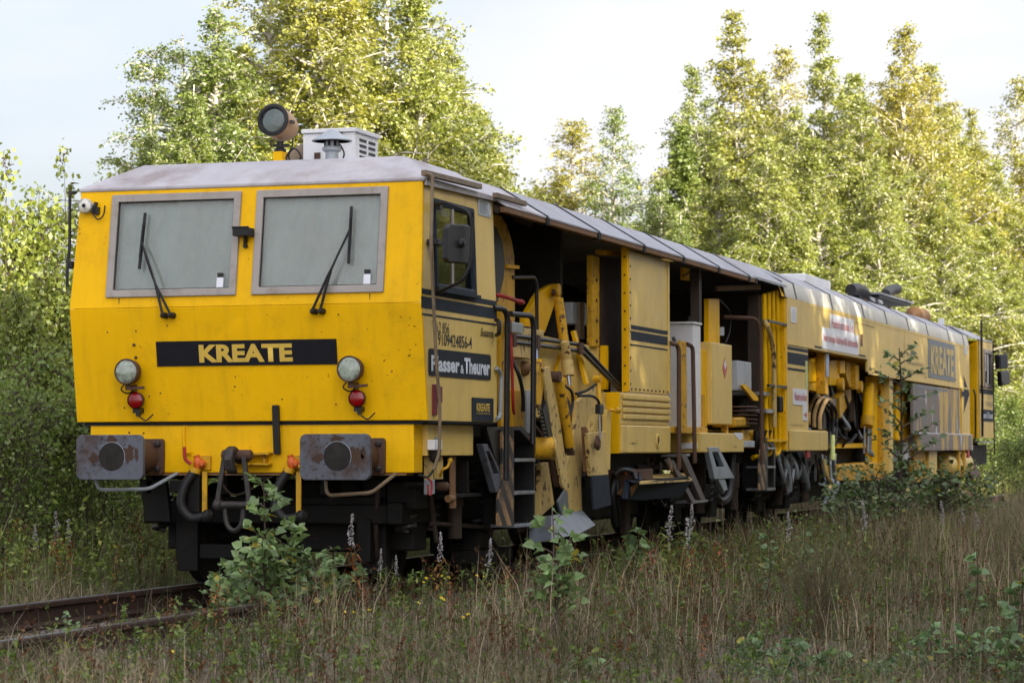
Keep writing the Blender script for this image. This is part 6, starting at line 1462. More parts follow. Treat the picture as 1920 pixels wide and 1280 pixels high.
def gen_tree(name, seed, H, base, R, n_br, n_leaf, leaf, asc=(0.72, 1.1), droop=0.25, peak=0.28, shape=0.9, spread=0.10, trunk_r=0.09, bark='bark_birch', leafm='leaf_birch', twigs=7, stems=1, up=0.15, irregular=0.45):
    rng = np.random.default_rng(seed)
    wood, PL = [], []
    for s in range(stems):
        off = np.array([0, 0, 0.0]) if s == 0 else np.array([rng.normal() * R * 0.25, rng.normal() * R * 0.25, 0])
        h_ = H * (1 if s == 0 else rng.uniform(0.72, 0.95))
        tz = np.linspace(0, 1, 12)
        wob = np.cumsum(rng.normal(size=(12, 2)), 0) * 0.018 * h_ * 0.3
        wob -= wob[0]
        tp = np.stack([off[0] * (1 + tz * 0.8) + wob[:, 0] * tz, off[1] * (1 + tz * 0.8) + wob[:, 1] * tz, tz * h_], 1)
        tr_ = trunk_r * (1 - tz * 0.93) ** 0.9 * (1 if s == 0 else 0.7)
        wood.append(tubes_np(tp[None], tr_[None], 7))
        nb = n_br // stems
        t = base + (0.985 - base) * np.sort(rng.random(nb)) ** 0.85
        x = (t - base) / (1 - base)
        prof = np.where(x < peak, 0.55 + 0.45 * x / peak, np.maximum(0.05, 1 - (x - peak) / (1 - peak)) ** shape)
        lump = 1 + irregular * (rng.random(nb) - 0.55)
        ln = R * prof * lump + 0.05
        az = np.arange(nb) * 2.399 + rng.normal(size=nb) * 0.5
        el = asc[0] + (asc[1] - asc[0]) * (1 - x) + rng.normal(size=nb) * 0.12
        el = np.pi / 2 - el
        o = np.stack([np.interp(t, tz, tp[:, k]) for k in range(3)], 1)
        m = 6; u = np.linspace(0, 1, m)
        dirh = np.stack([np.cos(az), np.sin(az), np.zeros(nb)], 1)
        hor = (np.cos(el) * ln)[:, None] * u[None]
        ver = (np.sin(el) * ln)[:, None] * u[None] - droop * ln[:, None] * u[None] ** 2.2
        path = o[:, None, :] + hor[..., None] * dirh[:, None, :] + ver[..., None] * np.array([0, 0, 1.0])
        path += rng.normal(size=path.shape) * 0.03 * ln[:, None, None] * u[None, :, None]
        rad = (0.012 + 0.016 * ln)[:, None] * (1 - 0.85 * u)[None] * (trunk_r / 0.09)
        wood.append(tubes_np(path, rad * 0.8, 4))
        # twigs
        bi = np.repeat(np.arange(nb), twigs)
        tu = rng.uniform(0.25, 1.0, len(bi))
        f = tu * (m - 1); i0 = np.minimum(f.astype(int), m - 2); fr = (f - i0)[:, None]
        to = path[bi, i0] * (1 - fr) + path[bi, i0 + 1] * fr
        tl = ln[bi] * rng.uniform(0.16, 0.42, len(bi)) + 0.10 * np.clip(1.15 - x[bi], 0.25, 1)
        td = unit(dirh[bi] * 0.8 + rng.normal(size=(len(bi), 3)) * 0.75 + np.array([0, 0, 0.15]))
        v = np.linspace(0, 1, 4)
        tp2 = to[:, None, :] + td[:, None, :] * (tl[:, None] * v[None])[..., None]
        tp2[..., 2] -= droop * 1.3 * tl[:, None] * v[None] ** 2
        wood.append(tubes_np(tp2, np.maximum(0.004, 0.010 * (1 - 0.7 * v))[None] * np.ones((len(bi), 1)), 3))
        # leaves along twigs, in tufts
        per = tl / tl.sum()
        cnt = rng.multinomial(n_leaf // stems, per)
        li = np.repeat(np.arange(len(bi)), cnt)
        lu = rng.uniform(0.1, 1.08, len(li))
        f = np.clip(lu, 0, 0.999) * 3; i0 = f.astype(int); fr = (f - i0)[:, None]
        lp = tp2[li, i0] * (1 - fr) + tp2[li, i0 + 1] * fr
        lp = lp + rng.normal(size=lp.shape) * spread * np.array([1, 1, 0.9])
        PL.append((lp, rng.random(len(bi))[li]))
    V, F = cat_mesh(wood)
    wm_ = np_mesh(name + '_wood', V, F, [MT[bark]], smooth=True)
    P = np.concatenate([p for p, _ in PL]); tw = np.concatenate([w for _, w in PL])
    V, F = leaf_quads(P, leaf, rng, up)
    tint = np.clip(0.45 * rng.random(len(P)) + 0.45 * tw + 0.1 * rng.random(len(P)) ** 4, 0, 1)
    lm_ = np_mesh(name + '_leaves', V, F, [MT[leafm]], tint)
    return wm_, lm_

VAR = {}
VAR['birch_a'] = gen_tree('birch_a', 1, 12, 0.06, 3.2, 190, 56000, 0.080, shape=1.15, droop=0.30, irregular=0.75, spread=0.07, trunk_r=0.13)
VAR['birch_b'] = gen_tree('birch_b', 2, 12, 0.05, 2.9, 180, 52000, 0.080, shape=1.1, droop=0.2, peak=0.18, irregular=0.75, spread=0.06, trunk_r=0.12)
VAR['birch_c'] = gen_tree('birch_c', 3, 12, 0.08, 2.3, 160, 38000, 0.080, shape=1.1, droop=0.4, peak=0.25, irregular=0.8, spread=0.07, trunk_r=0.12)
VAR['birch_d'] = gen_tree('birch_d', 4, 12, 0.18, 1.5, 110, 15000, 0.078, shape=0.8, droop=0.45, peak=0.35, irregular=0.8, spread=0.07, trunk_r=0.10)
VAR['birch_e'] = gen_tree('birch_e', 5, 12, 0.06, 3.1, 200, 58000, 0.078, shape=0.8, droop=0.35, peak=0.35, irregular=0.75, spread=0.07, stems=3, trunk_r=0.12)
VAR['birch_f'] = gen_tree('birch_f', 15, 12, 0.07, 2.7, 165, 46000, 0.080, shape=1.15, droop=0.45, peak=0.22, irregular=0.9, spread=0.065, trunk_r=0.12)
VAR['birch_g'] = gen_tree('birch_g', 16, 12, 0.05, 3.0, 170, 46000, 0.080, shape=1.0, droop=0.15, peak=0.30, irregular=0.9, spread=0.065, trunk_r=0.11, asc=(0.6, 0.95))
VAR['pine'] = gen_tree('pine', 6, 12, 0.08, 1.5, 150, 24000, 0.11, asc=(0.75, 1.15), shape=1.05, droop=-0.15, peak=0.12, spread=0.07, bark='bark_pine', leafm='leaf_pine', trunk_r=0.1)
VAR['bush_a'] = gen_tree('bush_a', 7, 4, 0.05, 0.95, 90, 9000, 0.085, shape=0.55, droop=0.15, peak=0.4, stems=4, trunk_r=0.03, bark='bark_twig', leafm='leaf_bush', asc=(0.35, 0.75), spread=0.09)
VAR['bush_b'] = gen_tree('bush_b', 8, 4, 0.10, 0.75, 80, 6000, 0.080, shape=0.7, droop=0.1, peak=0.3, stems=3, trunk_r=0.025, bark='bark_twig', leafm='leaf_bush', asc=(0.3, 0.6), spread=0.08)
VAR['bush_c'] = gen_tree('bush_c', 9, 2.2, 0.04, 1.0, 70, 6500, 0.060, shape=0.5, droop=0.1, peak=0.45, stems=4, trunk_r=0.02, bark='bark_twig', leafm='leaf_bush', asc=(0.5, 0.9), spread=0.09)

CAM = Vector((-19.44, -8.15, 1.1))
def plant(kind, pos, H, label, name, cat, group, wide=1.0, col=(1, 1, 1, 1), rot=None):
    x, y = pos[0], pos[1]
    z = float(ground_z(x, y))
    base_h = {'bush_a': 4, 'bush_b': 4, 'bush_c': 2.2}.get(kind, 12)
    s = H / base_h
    t = thing(name, label, cat, (x, y, z - 0.03), group)
    wide *= 1.0 if kind.startswith('bush') else (1.5 if pos[0] > 40 else 1.25)
    t.scale = (s * wide, s * wide, s)
    t.rotation_euler.z = RND.uniform(0, 6.28) if rot is None else rot
    link('trunk' if name.endswith('tree') else 'stems', VAR[kind][0], t)
    c = link('crown' if name.endswith('tree') else 'foliage', VAR[kind][1], t)
    c.color = col
    return t
def top_h(pos):      # height of a tree whose top is at this point
    return pos[2] + 0.25

G1 = 'birches beyond the machine'
Y1 = (0.95, 1.0, 0.9, 1); Y2 = (1.08, 1.02, 0.72, 1); Y3 = (0.68, 0.84, 0.75, 1); Y4 = (1.2, 1.04, 0.58, 1); Y5 = (1.05, 1.1, 1.0, 1)
TREES = [
 # crown top point, kind, width factor, colour, label
 ((20.359, 9.170, 8.314), 'birch_a', 1.05, Y3, 'birch at the left edge of the big birch clump behind the cab'),
 ((18.477, 8.978, 6.837), 'birch_b', 1.1, Y3, 'shorter darker birch leaning out at the far left of the birch clump'),
 ((19.279, 9.755, 6.507), 'birch_c', 0.9, Y3, 'low dark birch growth just left above the cab roof corner'),
 ((22.360, 9.012, 9.718), 'birch_e', 1.0, Y1, 'several stemmed birch directly behind the roof spotlight'),
 ((21.698, 7.739, 10.058), 'birch_a', 1.05, Y2, 'tallest birch of the clump behind the mushroom shaped horn'),
 ((23.964, 7.522, 10.016), 'birch_e', 1.0, Y1, 'several stemmed birch behind the white roof cabinet'),
 ((23.360, 6.531, 9.387), 'birch_b', 1.0, Y5, 'pale birch on the right flank of the big clump'),
 ((26.534, 6.983, 8.742), 'birch_c', 1.1, Y1, 'narrow birch near the right edge of the big clump'),
 ((29.695, 7.394, 8.039), 'birch_d', 1.15, Y2, 'thin sparse birch hanging at the right end of the big clump'),
 ((26.051, 11.110, 8.821), 'birch_b', 1.1, Y1, 'birch deep inside the clump left of the spotlight'),
 ((28.573, 9.843, 9.757), 'birch_b', 1.3, Y1, 'birch deep inside the clump right of the horn'),
 ((30.018, 9.039, 9.312), 'birch_a', 1.1, Y2, 'yellowish birch at the back of the big clump'),
 ((68.524, 16.220, 12.604), 'birch_d', 1.3, Y4, 'small golden birch standing alone in the sky gap'),
 ((66.511, 16.787, 10.618), 'birch_c', 1.2, Y4, 'lowest golden birch left in the sky gap'),
 ((64.953, 13.994, 12.563), 'birch_d', 0.85, (0.62, 0.82, 0.6, 1), 'slim green birch in the sky gap right of the golden birch'),
 ((57.726, 10.555, 10.878), 'pine', 1.0, (2.2, 2.0, 1.4, 1), 'broad dark conifer at the left front of the right hand birches'),
 ((59.578, 10.326, 12.884), 'birch_g', 0.72, (0.8, 0.92, 0.8, 1), 'dark green birch leading the right hand row'),
 ((59.645, 8.788, 14.615), 'birch_f', 0.9, Y2, 'tall pointed birch left of the twin spires'),
 ((67.792, 9.271, 14.779), 'birch_d', 0.9, Y4, 'thin half bare birch between two tall spires'),
 ((62.031, 7.021, 14.822), 'birch_f', 0.8, Y1, 'tall green spire in the middle of the right hand row'),
 ((58.752, 5.120, 11.581), 'birch_g', 0.85, Y1, 'rounded birch in the dip before the golden spire'),
 ((60.642, 3.999, 13.878), 'birch_g', 0.8, Y4, 'tall golden spire shaped birch of the right hand row'),
 ((63.881, 3.464, 13.253), 'birch_f', 0.9, Y2, 'yellowish birch hugging the right side of the golden spire'),
 ((74.950, 4.059, 13.649), 'birch_d', 0.85, Y4, 'slender orange tinged birch behind the gap at the right'),
 ((76.987, 2.886, 14.669), 'birch_d', 0.9, Y2, 'thin airy birch near the right edge of the photo'),
 ((67.327, 2.451, 11.256), 'birch_c', 1.1, Y2, 'yellowish birch below the thin airy one'),
 ((65.481, 0.971, 11.162), 'birch_f', 1.0, Y4, 'golden birch cut by the right edge of the photo'),
 ((54.255, 8.429, 9.478), 'birch_a', 0.95, Y5, 'pale lower birch above the canopy joint'),
 ((53.527, 6.817, 9.867), 'birch_a', 0.95, Y5, 'pale lower birch above the rear car front'),
 ((52.173, 9.328, 7.586), 'birch_b', 1.0, Y3, 'small birch above the striped panel of the machine'),
 ((55.665, 11.862, 7.638), 'pine', 1.3, (1.7, 1.6, 1.2, 1), 'low conifer just above the middle of the canopy'),
 ((51.543, 11.912, 7.014), 'birch_c', 1.2, Y4, 'low golden birch peeping over the front canopy'),
 ((54.794, 5.471, 10.035), 'birch_b', 1.05, Y1, 'green birch above the white coving panels'),
 ((55.125, 4.020, 9.339), 'birch_a', 0.9, Y5, 'pale birch behind the exhaust pipes'),
 ((57.437, 2.474, 8.910), 'birch_a', 0.95, Y5, 'pale broad birch above the rear end of the machine'),
 ((59.753, 1.084, 7.670), 'birch_b', 1.2, Y5, 'silvery birch beside the rear mirrors'),
 ((63.811, 0.413, 8.306), 'birch_a', 1.1, Y2, 'yellowish birch behind the silvery one at the edge'),
 ((70.434, 9.182, 10.390), 'birch_e', 1.0, Y1, 'bushy birch in the second rank behind the green spire'),
 ((71.223, 5.296, 9.064), 'birch_e', 1.0, Y2, 'bushy birch in the second rank behind the golden spire'),
 ((70.030, 11.710, 9.147), 'birch_e', 1.0, Y1, 'bushy birch in the second rank behind the dark green leader'),
 ((71.696, 3.032, 6.860), 'birch_e', 1.1, Y1, 'low bushy birch in the second rank at the far right'),
 ((32.520, 8.461, 8.115), 'birch_a', 1.0, Y1, 'green birch closing the right end of the big clump'),
 ((35.605, 9.025, 7.352), 'birch_c', 1.1, Y2, 'small yellowish birch at the foot of the right end of the clump'),
 ((23.857, 11.204, 8.499), 'birch_e', 1.0, Y3, 'dark several stemmed birch at the left back of the clump'),
 ((55.890, 10.469, 9.020), 'birch_a', 0.9, Y3, 'dark birch filling the foot of the broad conifer'),
 ((63.957, 9.030, 13.175), 'birch_g', 0.8, Y2, 'yellowish birch between the first two tall spires'),
 ((66.334, 7.046, 13.584), 'birch_b', 0.9, Y1, 'green birch just right of the green spire'),
 ((64.668, 5.473, 12.772), 'birch_b', 0.9, Y2, 'birch just left of the golden spire'),
 ((71.142, 3.087, 12.615), 'birch_f', 0.8, Y2, 'yellowish birch behind the slender orange one'),
 ((65.719, 10.910, 12.444), 'birch_a', 0.8, Y1, 'green birch between the dark leader and the pointed birch'),
 ((58.449, 6.935, 11.379), 'birch_a', 0.8, Y1, 'green birch at the foot of the thin half bare birch'),
 ((68.754, 5.966, 12.172), 'birch_e', 0.8, Y1, 'bushy green birch in the dip left of the golden spire'),
 ((69.091, 3.713, 12.123), 'birch_a', 0.8, Y1, 'green birch just right of the golden spire in the second rank'),
 ((63.512, 1.666, 9.970), 'birch_a', 0.8, Y5, 'pale birch under the thin airy birch'),
 ((71.054, 19.093, 10.774), 'birch_c', 1.3, Y2, 'distant birch low beside the big clump'),
]
for p, kind, w, colr, lab in TREES:
    bush = kind.startswith('bush')
    nm = 'conifer_tree' if kind == 'pine' else ('birch_bush' if bush else 'birch_tree')
    plant(kind, p, top_h(p), lab, nm, 'tree' if not bush else 'bush', 'conifers beyond the machine' if kind == 'pine' else G1, w, colr)
# low growth at the feet of the far trees
for k, (p, kind, lab) in enumerate([
 ((50.010, 0.395, 3.005), 'bush_a', 'sunlit bush right behind the rear cab of the machine'),
 ((54.084, 0.109, 2.526), 'bush_a', 'sunlit bush at the foot of the white trunk on the right'),
 ((52.155, -0.813, 3.189), 'bush_b', 'sunlit bush cut off by the right edge of the photo'),
 ((59.791, 2.695, 3.285), 'bush_a', 'sunlit bush hidden behind the stained panel end'),
 ((44.122, -0.692, 1.581), 'bush_c', 'low green bush before the distant track'),
 ((40.215, -1.731, 1.372), 'bush_c', 'low green bush at the right end of the distant track')]):
    plant(kind, p, max(0.8, top_h(p)), lab, 'bush', 'bush', 'bushes at the feet of the birches', 1.2, Y5)

G2 = 'bushes left of the machine'
BUSH = [
 ((9.545, 7.208, 4.706), 'bush_b', 0.75, (1.6, 1.4, 0.9, 1), 'tall willow bush cut by the left edge of the photo'),
 ((10.627, 7.378, 4.391), 'bush_a', 0.9, (1.5, 1.35, 0.9, 1), 'broad bush second from the left edge'),
 ((11.693, 7.374, 4.939), 'bush_b', 0.62, (1.5, 1.3, 1.0, 1), 'bush with tall thin shoots beside the cab corner'),
 ((8.149, 5.803, 3.375), 'bush_a', 0.9, (1.3, 1.2, 0.9, 1), 'dark leafy bush directly left of the cab front'),
 ((6.168, 5.335, 2.939), 'bush_a', 0.9, (1.25, 1.15, 0.85, 1), 'dark leafy bush low at the left edge'),
 ((10.105, 6.465, 2.680), 'bush_a', 1.0, (1.1, 1.1, 0.85, 1), 'dark bush half hidden behind the cab corner'),
 ((3.671, 3.731, 1.933), 'bush_c', 0.85, (1.2, 1.25, 1.1, 1), 'knee high green bush behind the left rail'),
 ((2.667, 3.513, 1.606), 'bush_c', 0.8, Y1, 'knee high green bush at the left edge behind the rail'),
 ((3.897, 3.305, 1.473), 'bush_c', 0.8, (1.2, 1.25, 1.1, 1), 'green bush below the left buffer'),
 ((5.004, 3.317, 1.006), 'bush_c', 1.0, (1.3, 1.35, 1.1, 1), 'low bright bush seen beneath the left buffer'),
 ((8.815, 4.601, 0.868), 'bush_c', 1.2, (1.3, 1.35, 1.1, 1), 'low bush seen between left buffer and guard'),
 ((14.868, 8.155, 2.171), 'bush_a', 1.2, Y1, 'bush behind the machine nose'),
 ((8.543, 7.146, 3.749), 'bush_a', 1.2, Y1, 'bush beyond the left edge of the photo'),
]
for p, kind, w, colr, lab in BUSH:
    plant(kind, p, max(0.5, top_h(p)), lab, 'bush', 'bush', G2, w, colr)

# tall trees outside the frame on the sun side; they put the clearing and the machine in shade
sr = random.Random(5)
for k in range(43):
    xx = -14.5 + 2.0 * k + sr.uniform(-.8, .8)
    yy = -20.5 + sr.uniform(-1.5, 1.5) - (4.0 if k % 2 else 0)
    plant(('birch_a', 'birch_e', 'birch_b')[k % 3], (xx, yy, 0), (13.6 if k in (5, 11, 12, 17) else sr.uniform(18.0, 20.5) + (1.5 if k % 2 else 0)) * (1.0 if k < 21 else 0.55), 'tall birch of the wood edge on the sunny side of the clearing', 'birch_tree', 'tree', 'wood edge on the sunny side', 1.1)

# ------------------------------------------------------------------ saplings with single leaves
def leaf_shape(size, seed):
    r_ = random.Random(seed)
    L = size; W = size * 0.46
    c = r_.uniform(0.10, 0.22) * size
    vs = [(0, 0, 0), (0.22 * L, W, c), (0.30 * L, 0, 0.0), (0.22 * L, -W, c), (0.62 * L, W * 0.62, c * 0.8), (0.62 * L, -W * 0.62, c * 0.8), (0.66 * L, 0, -0.01 * L), (1.0 * L, 0, -0.06 * L)]
    fs = [(0, 2, 1), (0, 3, 2), (2, 6, 4, 1), (2, 3, 5, 6), (6, 7, 4), (6, 5, 7)]
    me = bpy.data.meshes.new('sapling_leaf')
    me.from_pydata(vs, [], fs); me.update()
    me.materials.append(MT['leaf_sapling'])
    a = me.attributes.new('tint', 'FLOAT', 'FACE')
    a.data.foreach_set('value', [r_.uniform(0.05, 0.95)] * len(fs))
    return me
LEAVES = [leaf_shape(1.0, s) for s in range(8)]

def sapling(name, label, base, top, spread, n_side, per, leaf, singles=260, seed=0, colr=(1, 1, 1, 1), cat='sapling', group=None, low=0.12, rise=0.8, stems=1, tipbare=0.0, profile='cone', droop=1.0):
    r_ = random.Random(seed)
    bx_, by_ = base[0], base[1]
    bz = float(ground_z(bx_, by_))
    root = thing(name, label, cat, (bx_, by_, bz), group)
    Hh = top[2] - bz
    lean = Vector((top[0] - bx_, top[1] - by_, 0))
    stem = MB(); spots = []
    for s in range(stems):
        hh = Hh * (1 if s == 0 else r_.uniform(0.55, 0.9))
        ln2 = lean if s == 0 else Vector((r_.uniform(-1, 1), r_.uniform(-1, 1), 0)) * spread * 0.6
        main = [Vector((0, 0, -0.02)) + Vector((ln2.x * t * t + 0.03 * math.sin(5 * t + s), ln2.y * t * t + 0.03 * math.cos(4 * t + s), hh * t)) for t in [i / 9 for i in range(10)]]
        stem.tube(main, [0.012 * Hh * (1 - 0.8 * i / 9) + 0.0015 for i in range(10)], 5)
        for k in range(n_side):
            t = low + (0.97 - low) * (k + r_.random()) / n_side
            o = main[min(8, int(t * 9))].lerp(main[min(9, int(t * 9) + 1)], t * 9 - int(t * 9))
            w_ = (1 - t) if profile == 'cone' else math.sin(math.pi * min(0.98, 0.12 + 0.88 * t)) ** 0.7
            l = spread * (0.25 + 0.75 * w_) * r_.uniform(0.7, 1.15)
            az = k * 2.4 + r_.uniform(-.5, .5)
            d = Vector((math.cos(az), math.sin(az), rise * r_.uniform(0.5, 1.3))).normalized()
            pts = [o + d * l * u + Vector((0, 0, -0.12 * l * u * u)) for u in (0, 0.35, 0.7, 1.0)]
            stem.tube(pts, [0.005 * Hh + 0.0015, 0.003 * Hh + 0.001, 0.002, 0.0012], 4)
            for q in range(per):
                u = 0.2 + 0.8 * (q + r_.random()) / per
                i = min(2, int(u * 3)); p = pts[i].lerp(pts[i + 1], u * 3 - i)
                spots.append((p, d, leaf * r_.uniform(0.65, 1.2)))
        for q in range(int(per * 2.5)):
            t = 0.3 + 0.69 * r_.random()
            if t > 1 - tipbare: continue
            p = main[min(8, int(t * 9))]
            a = r_.uniform(0, 6.28)
            spots.append((p.lerp(main[min(9, int(t * 9) + 1)], t * 9 - int(t * 9)), Vector((math.cos(a), math.sin(a), 0.3)), leaf * r_.uniform(0.7, 1.2)))
    part('stem', stem, 'bark_twig', root)
    r_.shuffle(spots)
    # leaves nearest the open side are single objects, the rest one mesh
    spots.sort(key=lambda s: (s[0].x + s[0].y))
    big_v, big_f, big_t = [], [], []
    for n_, (p, d, L) in enumerate(spots):
        dirv = (d + Vector((r_.uniform(-.9, .9), r_.uniform(-.9, .9), r_.uniform(-0.9, 0.1) * droop))).normalized()
        nrm = Vector((r_.uniform(-1.2, .5), r_.uniform(-1.2, .5), 0.7)).normalized()
        yv = nrm.cross(dirv).normalized(); zv = dirv.cross(yv)
        mt = Matrix((dirv, yv, zv)).transposed().to_4x4()
        pos = p + dirv * 0.012
        if n_ < singles:
            o = bpy.data.objects.new('leaf', r_.choice(LEAVES))
            COL.objects.link(o); o.parent = root
            o.matrix_local = Matrix.Translation(pos) @ mt @ Matrix.Scale(L, 4)
            if r_.random() < 0.05:
                o.color = (2.4, 1.4, 0.5, 1)
            else:
                k_ = r_.uniform(0.55, 1.3); o.color = (colr[0] * k_, colr[1] * k_, colr[2] * k_, 1)
        else:
            lm_ = r_.choice(LEAVES); off = len(big_v)
            M_ = Matrix.Translation(pos) @ mt @ Matrix.Scale(L, 4)
            big_v.extend([tuple(M_ @ v.co) for v in lm_.vertices])
            for pl_ in lm_.polygons:
                big_f.append(tuple(i + off for i in pl_.vertices)); big_t.append(r_.random())
    if big_v:
        me = bpy.data.meshes.new('foliage'); me.from_pydata(big_v, [], big_f); me.update()
        me.materials.append(MT['leaf_sapling'])
        a = me.attributes.new('tint', 'FLOAT', 'FACE'); a.data.foreach_set('value', big_t)
        o = link('foliage', me, root); o.color = colr
        if singles: o['kind'] = 'stuff'
    return root

sapling('birch_sapling', 'leafy young birch growing in the track right in front of the coupling', (-1.513, -0.733, -0.220), (-1.600, -0.776, 0.884), 0.46, 23, 6, 0.080, 290, 3, (1.25, 1.28, 1.05, 1), low=0.03, stems=3, profile='cone')
sapling('birch_bush', 'low leafy birch bush spreading right of the young birch on the near rail', (-0.602, -0.747, -0.220), (-1.600, -1.118, 0.344), 0.38, 20, 8, 0.075, 140, 13, (1.0, 1.1, 0.95, 1), cat='bush', low=0.0, stems=2, profile='dome')
sapling('birch_bush', 'low leafy birch bush spreading left of the young birch between the rails', (-0.459, -0.077, -0.220), (-1.600, -0.582, 0.262), 0.26, 13, 7, 0.075, 80, 14, (1.05, 1.15, 1.0, 1), cat='bush', low=0.0, stems=2, profile='dome')
sapling('poplar_sapling', 'young poplar with large pale leaves in front of the ladder and plough', (-1.984, -3.045, -0.220), (-1.479, -2.900, 0.710), 0.32, 11, 4, 0.088, 150, 5, (1.15, 1.2, 1.0, 1), low=0.15, stems=3)
sapling('poplar_sapling', 'small poplar shoot right of the plough share', (4.170, -2.056, -0.220), (3.234, -2.300, 0.424), 0.17, 9, 4, 0.10, 60, 6, (1.0, 1.1, 0.95, 1), low=0.2)
sapling('birch_sapling', 'tall slim birch sapling standing before the stained panel', (18.226, -2.300, -0.000), (18.072, -2.300, 2.518), 1.15, 34, 8, 0.095, 290, 8, (0.68, 0.76, 0.52, 1), low=0.12, rise=0.75)
sapling('birch_bush', 'dense dark birch bush at the foot of the tall sapling', (16.988, -2.200, 0.034), (16.580, -2.200, 0.767), 1.15, 34, 7, 0.080, 120, 9, (0.62, 0.68, 0.42, 1), cat='bush', low=0.0, rise=0.7, stems=3, profile='dome')
sapling('birch_bush', 'dense dark birch bush below the air tank at the rear', (21.945, -2.300, -0.106), (21.706, -2.300, 0.695), 1.2, 36, 7, 0.080, 120, 10, (0.62, 0.68, 0.42, 1), cat='bush', low=0.0, rise=0.7, stems=3, profile='dome')
sapling('birch_bush', 'loose dark birch bush left of the dense ones under the tamping tines', (14.869, -2.200, 0.094), (14.806, -2.200, 0.474), 0.6, 18, 6, 0.08, 60, 21, (0.62, 0.68, 0.42, 1), cat='bush', low=0.0, rise=0.7, stems=2, profile='dome')
FG = 'leafy seedlings in the foreground grass'
for k, (bp_, tp_, sp_, ns_, lf_, lab) in enumerate([
 ((-3.663, -4.778, -0.372), (-3.638, -4.758, -0.008), 0.16, 8, 0.06, 'leafy seedling at the bottom edge left of the wiry bush'),
 ((-4.213, -5.114, -0.408), (-4.175, -5.125, 0.004), 0.20, 10, 0.065, 'leafy seedling with a yellow leaf at the bottom edge below the wiry bush'),
 ((-3.962, -5.333, -0.363), (-3.947, -5.285, -0.087), 0.22, 10, 0.06, 'low leafy seedling right of the yellow leaved one at the bottom'),
 ((-4.220, -5.625, -0.394), (-4.196, -5.623, -0.123), 0.22, 9, 0.06, 'low leafy seedling at the bottom edge under the dry grass'),
 ((-3.676, -5.865, -0.407), (-3.646, -5.818, 0.043), 0.26, 11, 0.062, 'pale leafy seedling cluster at the bottom right'),
 ((-3.645, -6.110, -0.435), (-3.615, -6.033, 0.060), 0.20, 9, 0.06, 'pale leafy seedling right of the cluster at the bottom right'),
 ((-4.092, -6.395, -0.175), (-4.052, -6.432, 0.382), 0.30, 14, 0.07, 'dark leafy sapling branch at the right edge of the photo'),
 ((-4.607, -6.438, -0.336), (-4.579, -6.395, 0.069), 0.25, 11, 0.065, 'leafy seedling in the bottom right corner'),
 ((-0.142, -5.671, -0.204), (-0.111, -5.669, 0.397), 0.10, 7, 0.07, 'single upright sapling with pale top leaf on the right'),
 ((-4.297, -3.909, -0.431), (-4.275, -3.887, -0.122), 0.14, 7, 0.06, 'small seedling at the bottom edge in the middle'),
 ((-1.352, -2.478, -0.181), (-1.335, -2.485, 0.044), 0.12, 6, 0.05, 'small seedling right of the yellow flowers'),
 ((-4.276, -0.585, -0.255), (-4.271, -0.544, 0.076), 0.20, 9, 0.035, 'small pale green weed on the near rail at the left'),
 ((-4.798, -1.373, -0.356), (-4.789, -1.351, -0.151), 0.16, 8, 0.04, 'bright green weed at the bottom left'),
 ((4.108, -3.586, 0.288), (4.116, -3.609, 0.407), 0.2, 8, 0.05, 'low green weed below the tamping tines'),
 ((2.084, -3.711, 0.094), (2.093, -3.694, 0.399), 0.12, 7, 0.06, 'green seedling by the near rail behind the wiry bush'),
]):
    sapling('leafy_seedling', lab, bp_, tp_, sp_, ns_, 5, lf_, 45, 30 + k, (1.0, 1.1, 1.0, 1), cat='seedling', group=FG, low=0.1)

# fireweed and other withered stalks
def stalk_variant(seed, dry, fluffy):
    r_ = random.Random(seed); rg = np.random.default_rng(seed)
    st_ = MB(); st_.tube([(0.02 * math.sin(3 * t), 0.02 * math.cos(2 * t), t) for t in [i / 6 for i in range(7)]], [0.006 - 0.0006 * i for i in range(7)], 5)
    vs, fs, ts = [], [], []
    for k in range(34):
        z = 0.08 + 0.62 * k / 34
        a = k * 2.4 + r_.uniform(-.4, .4); L = 0.19 * (1 - 0.45 * z) * r_.uniform(0.6, 1.2); w = 0.015
        d = Vector((math.cos(a), math.sin(a), 0)); sd = Vector((-d.y, d.x, 0)); dr_ = r_.uniform(-.9, .7)
        o = len(vs); p = Vector((0, 0, z))
        c = [p, p + d * L * .5 + sd * w + Vector((0, 0, .3 * L)), p + d * L * .5 - sd * w + Vector((0, 0, .3 * L)), p + d * L + Vector((0, 0, dr_ * L))]
        vs += [tuple(x) for x in c]; fs += [(o, o + 1, o + 3, o + 2)]; ts.append(r_.random())
    lv = bpy.data.meshes.new('withered_leaves'); lv.from_pydata(vs, [], fs); lv.update()
    lv.materials.append(MT['leaf_dry' if dry else 'leaf_bush'])
    lv.attributes.new('tint', 'FLOAT', 'FACE').data.foreach_set('value', ts)
    fl_ = None
    if fluffy:
        n = 170
        zz = rg.uniform(0.66, 1.02, n); rr = 0.030 * (0.4 + np.abs(np.sin(zz * 23 + seed))) * np.sqrt(rg.random(n)) * np.clip((1.06 - zz) * 4, 0.3, 1) + 0.003
        a = rg.uniform(0, 6.28, n)
        P = np.stack([rr * np.cos(a), rr * np.sin(a), zz], 1) + 0.014 * np.sin(zz * 14)[:, None] * np.array([1, 0.5, 0])
        V, F = leaf_quads(P, 0.026, rg, 0, 0.45)
        fl_ = np_mesh('seed_fluff', V, F, [MT['fluff']])
    return mesh_of('stalk', st_, MT['bark_twig']), lv, fl_
SV = [stalk_variant(1, True, True), stalk_variant(2, False, True), stalk_variant(3, True, False), stalk_variant(4, True, True)]
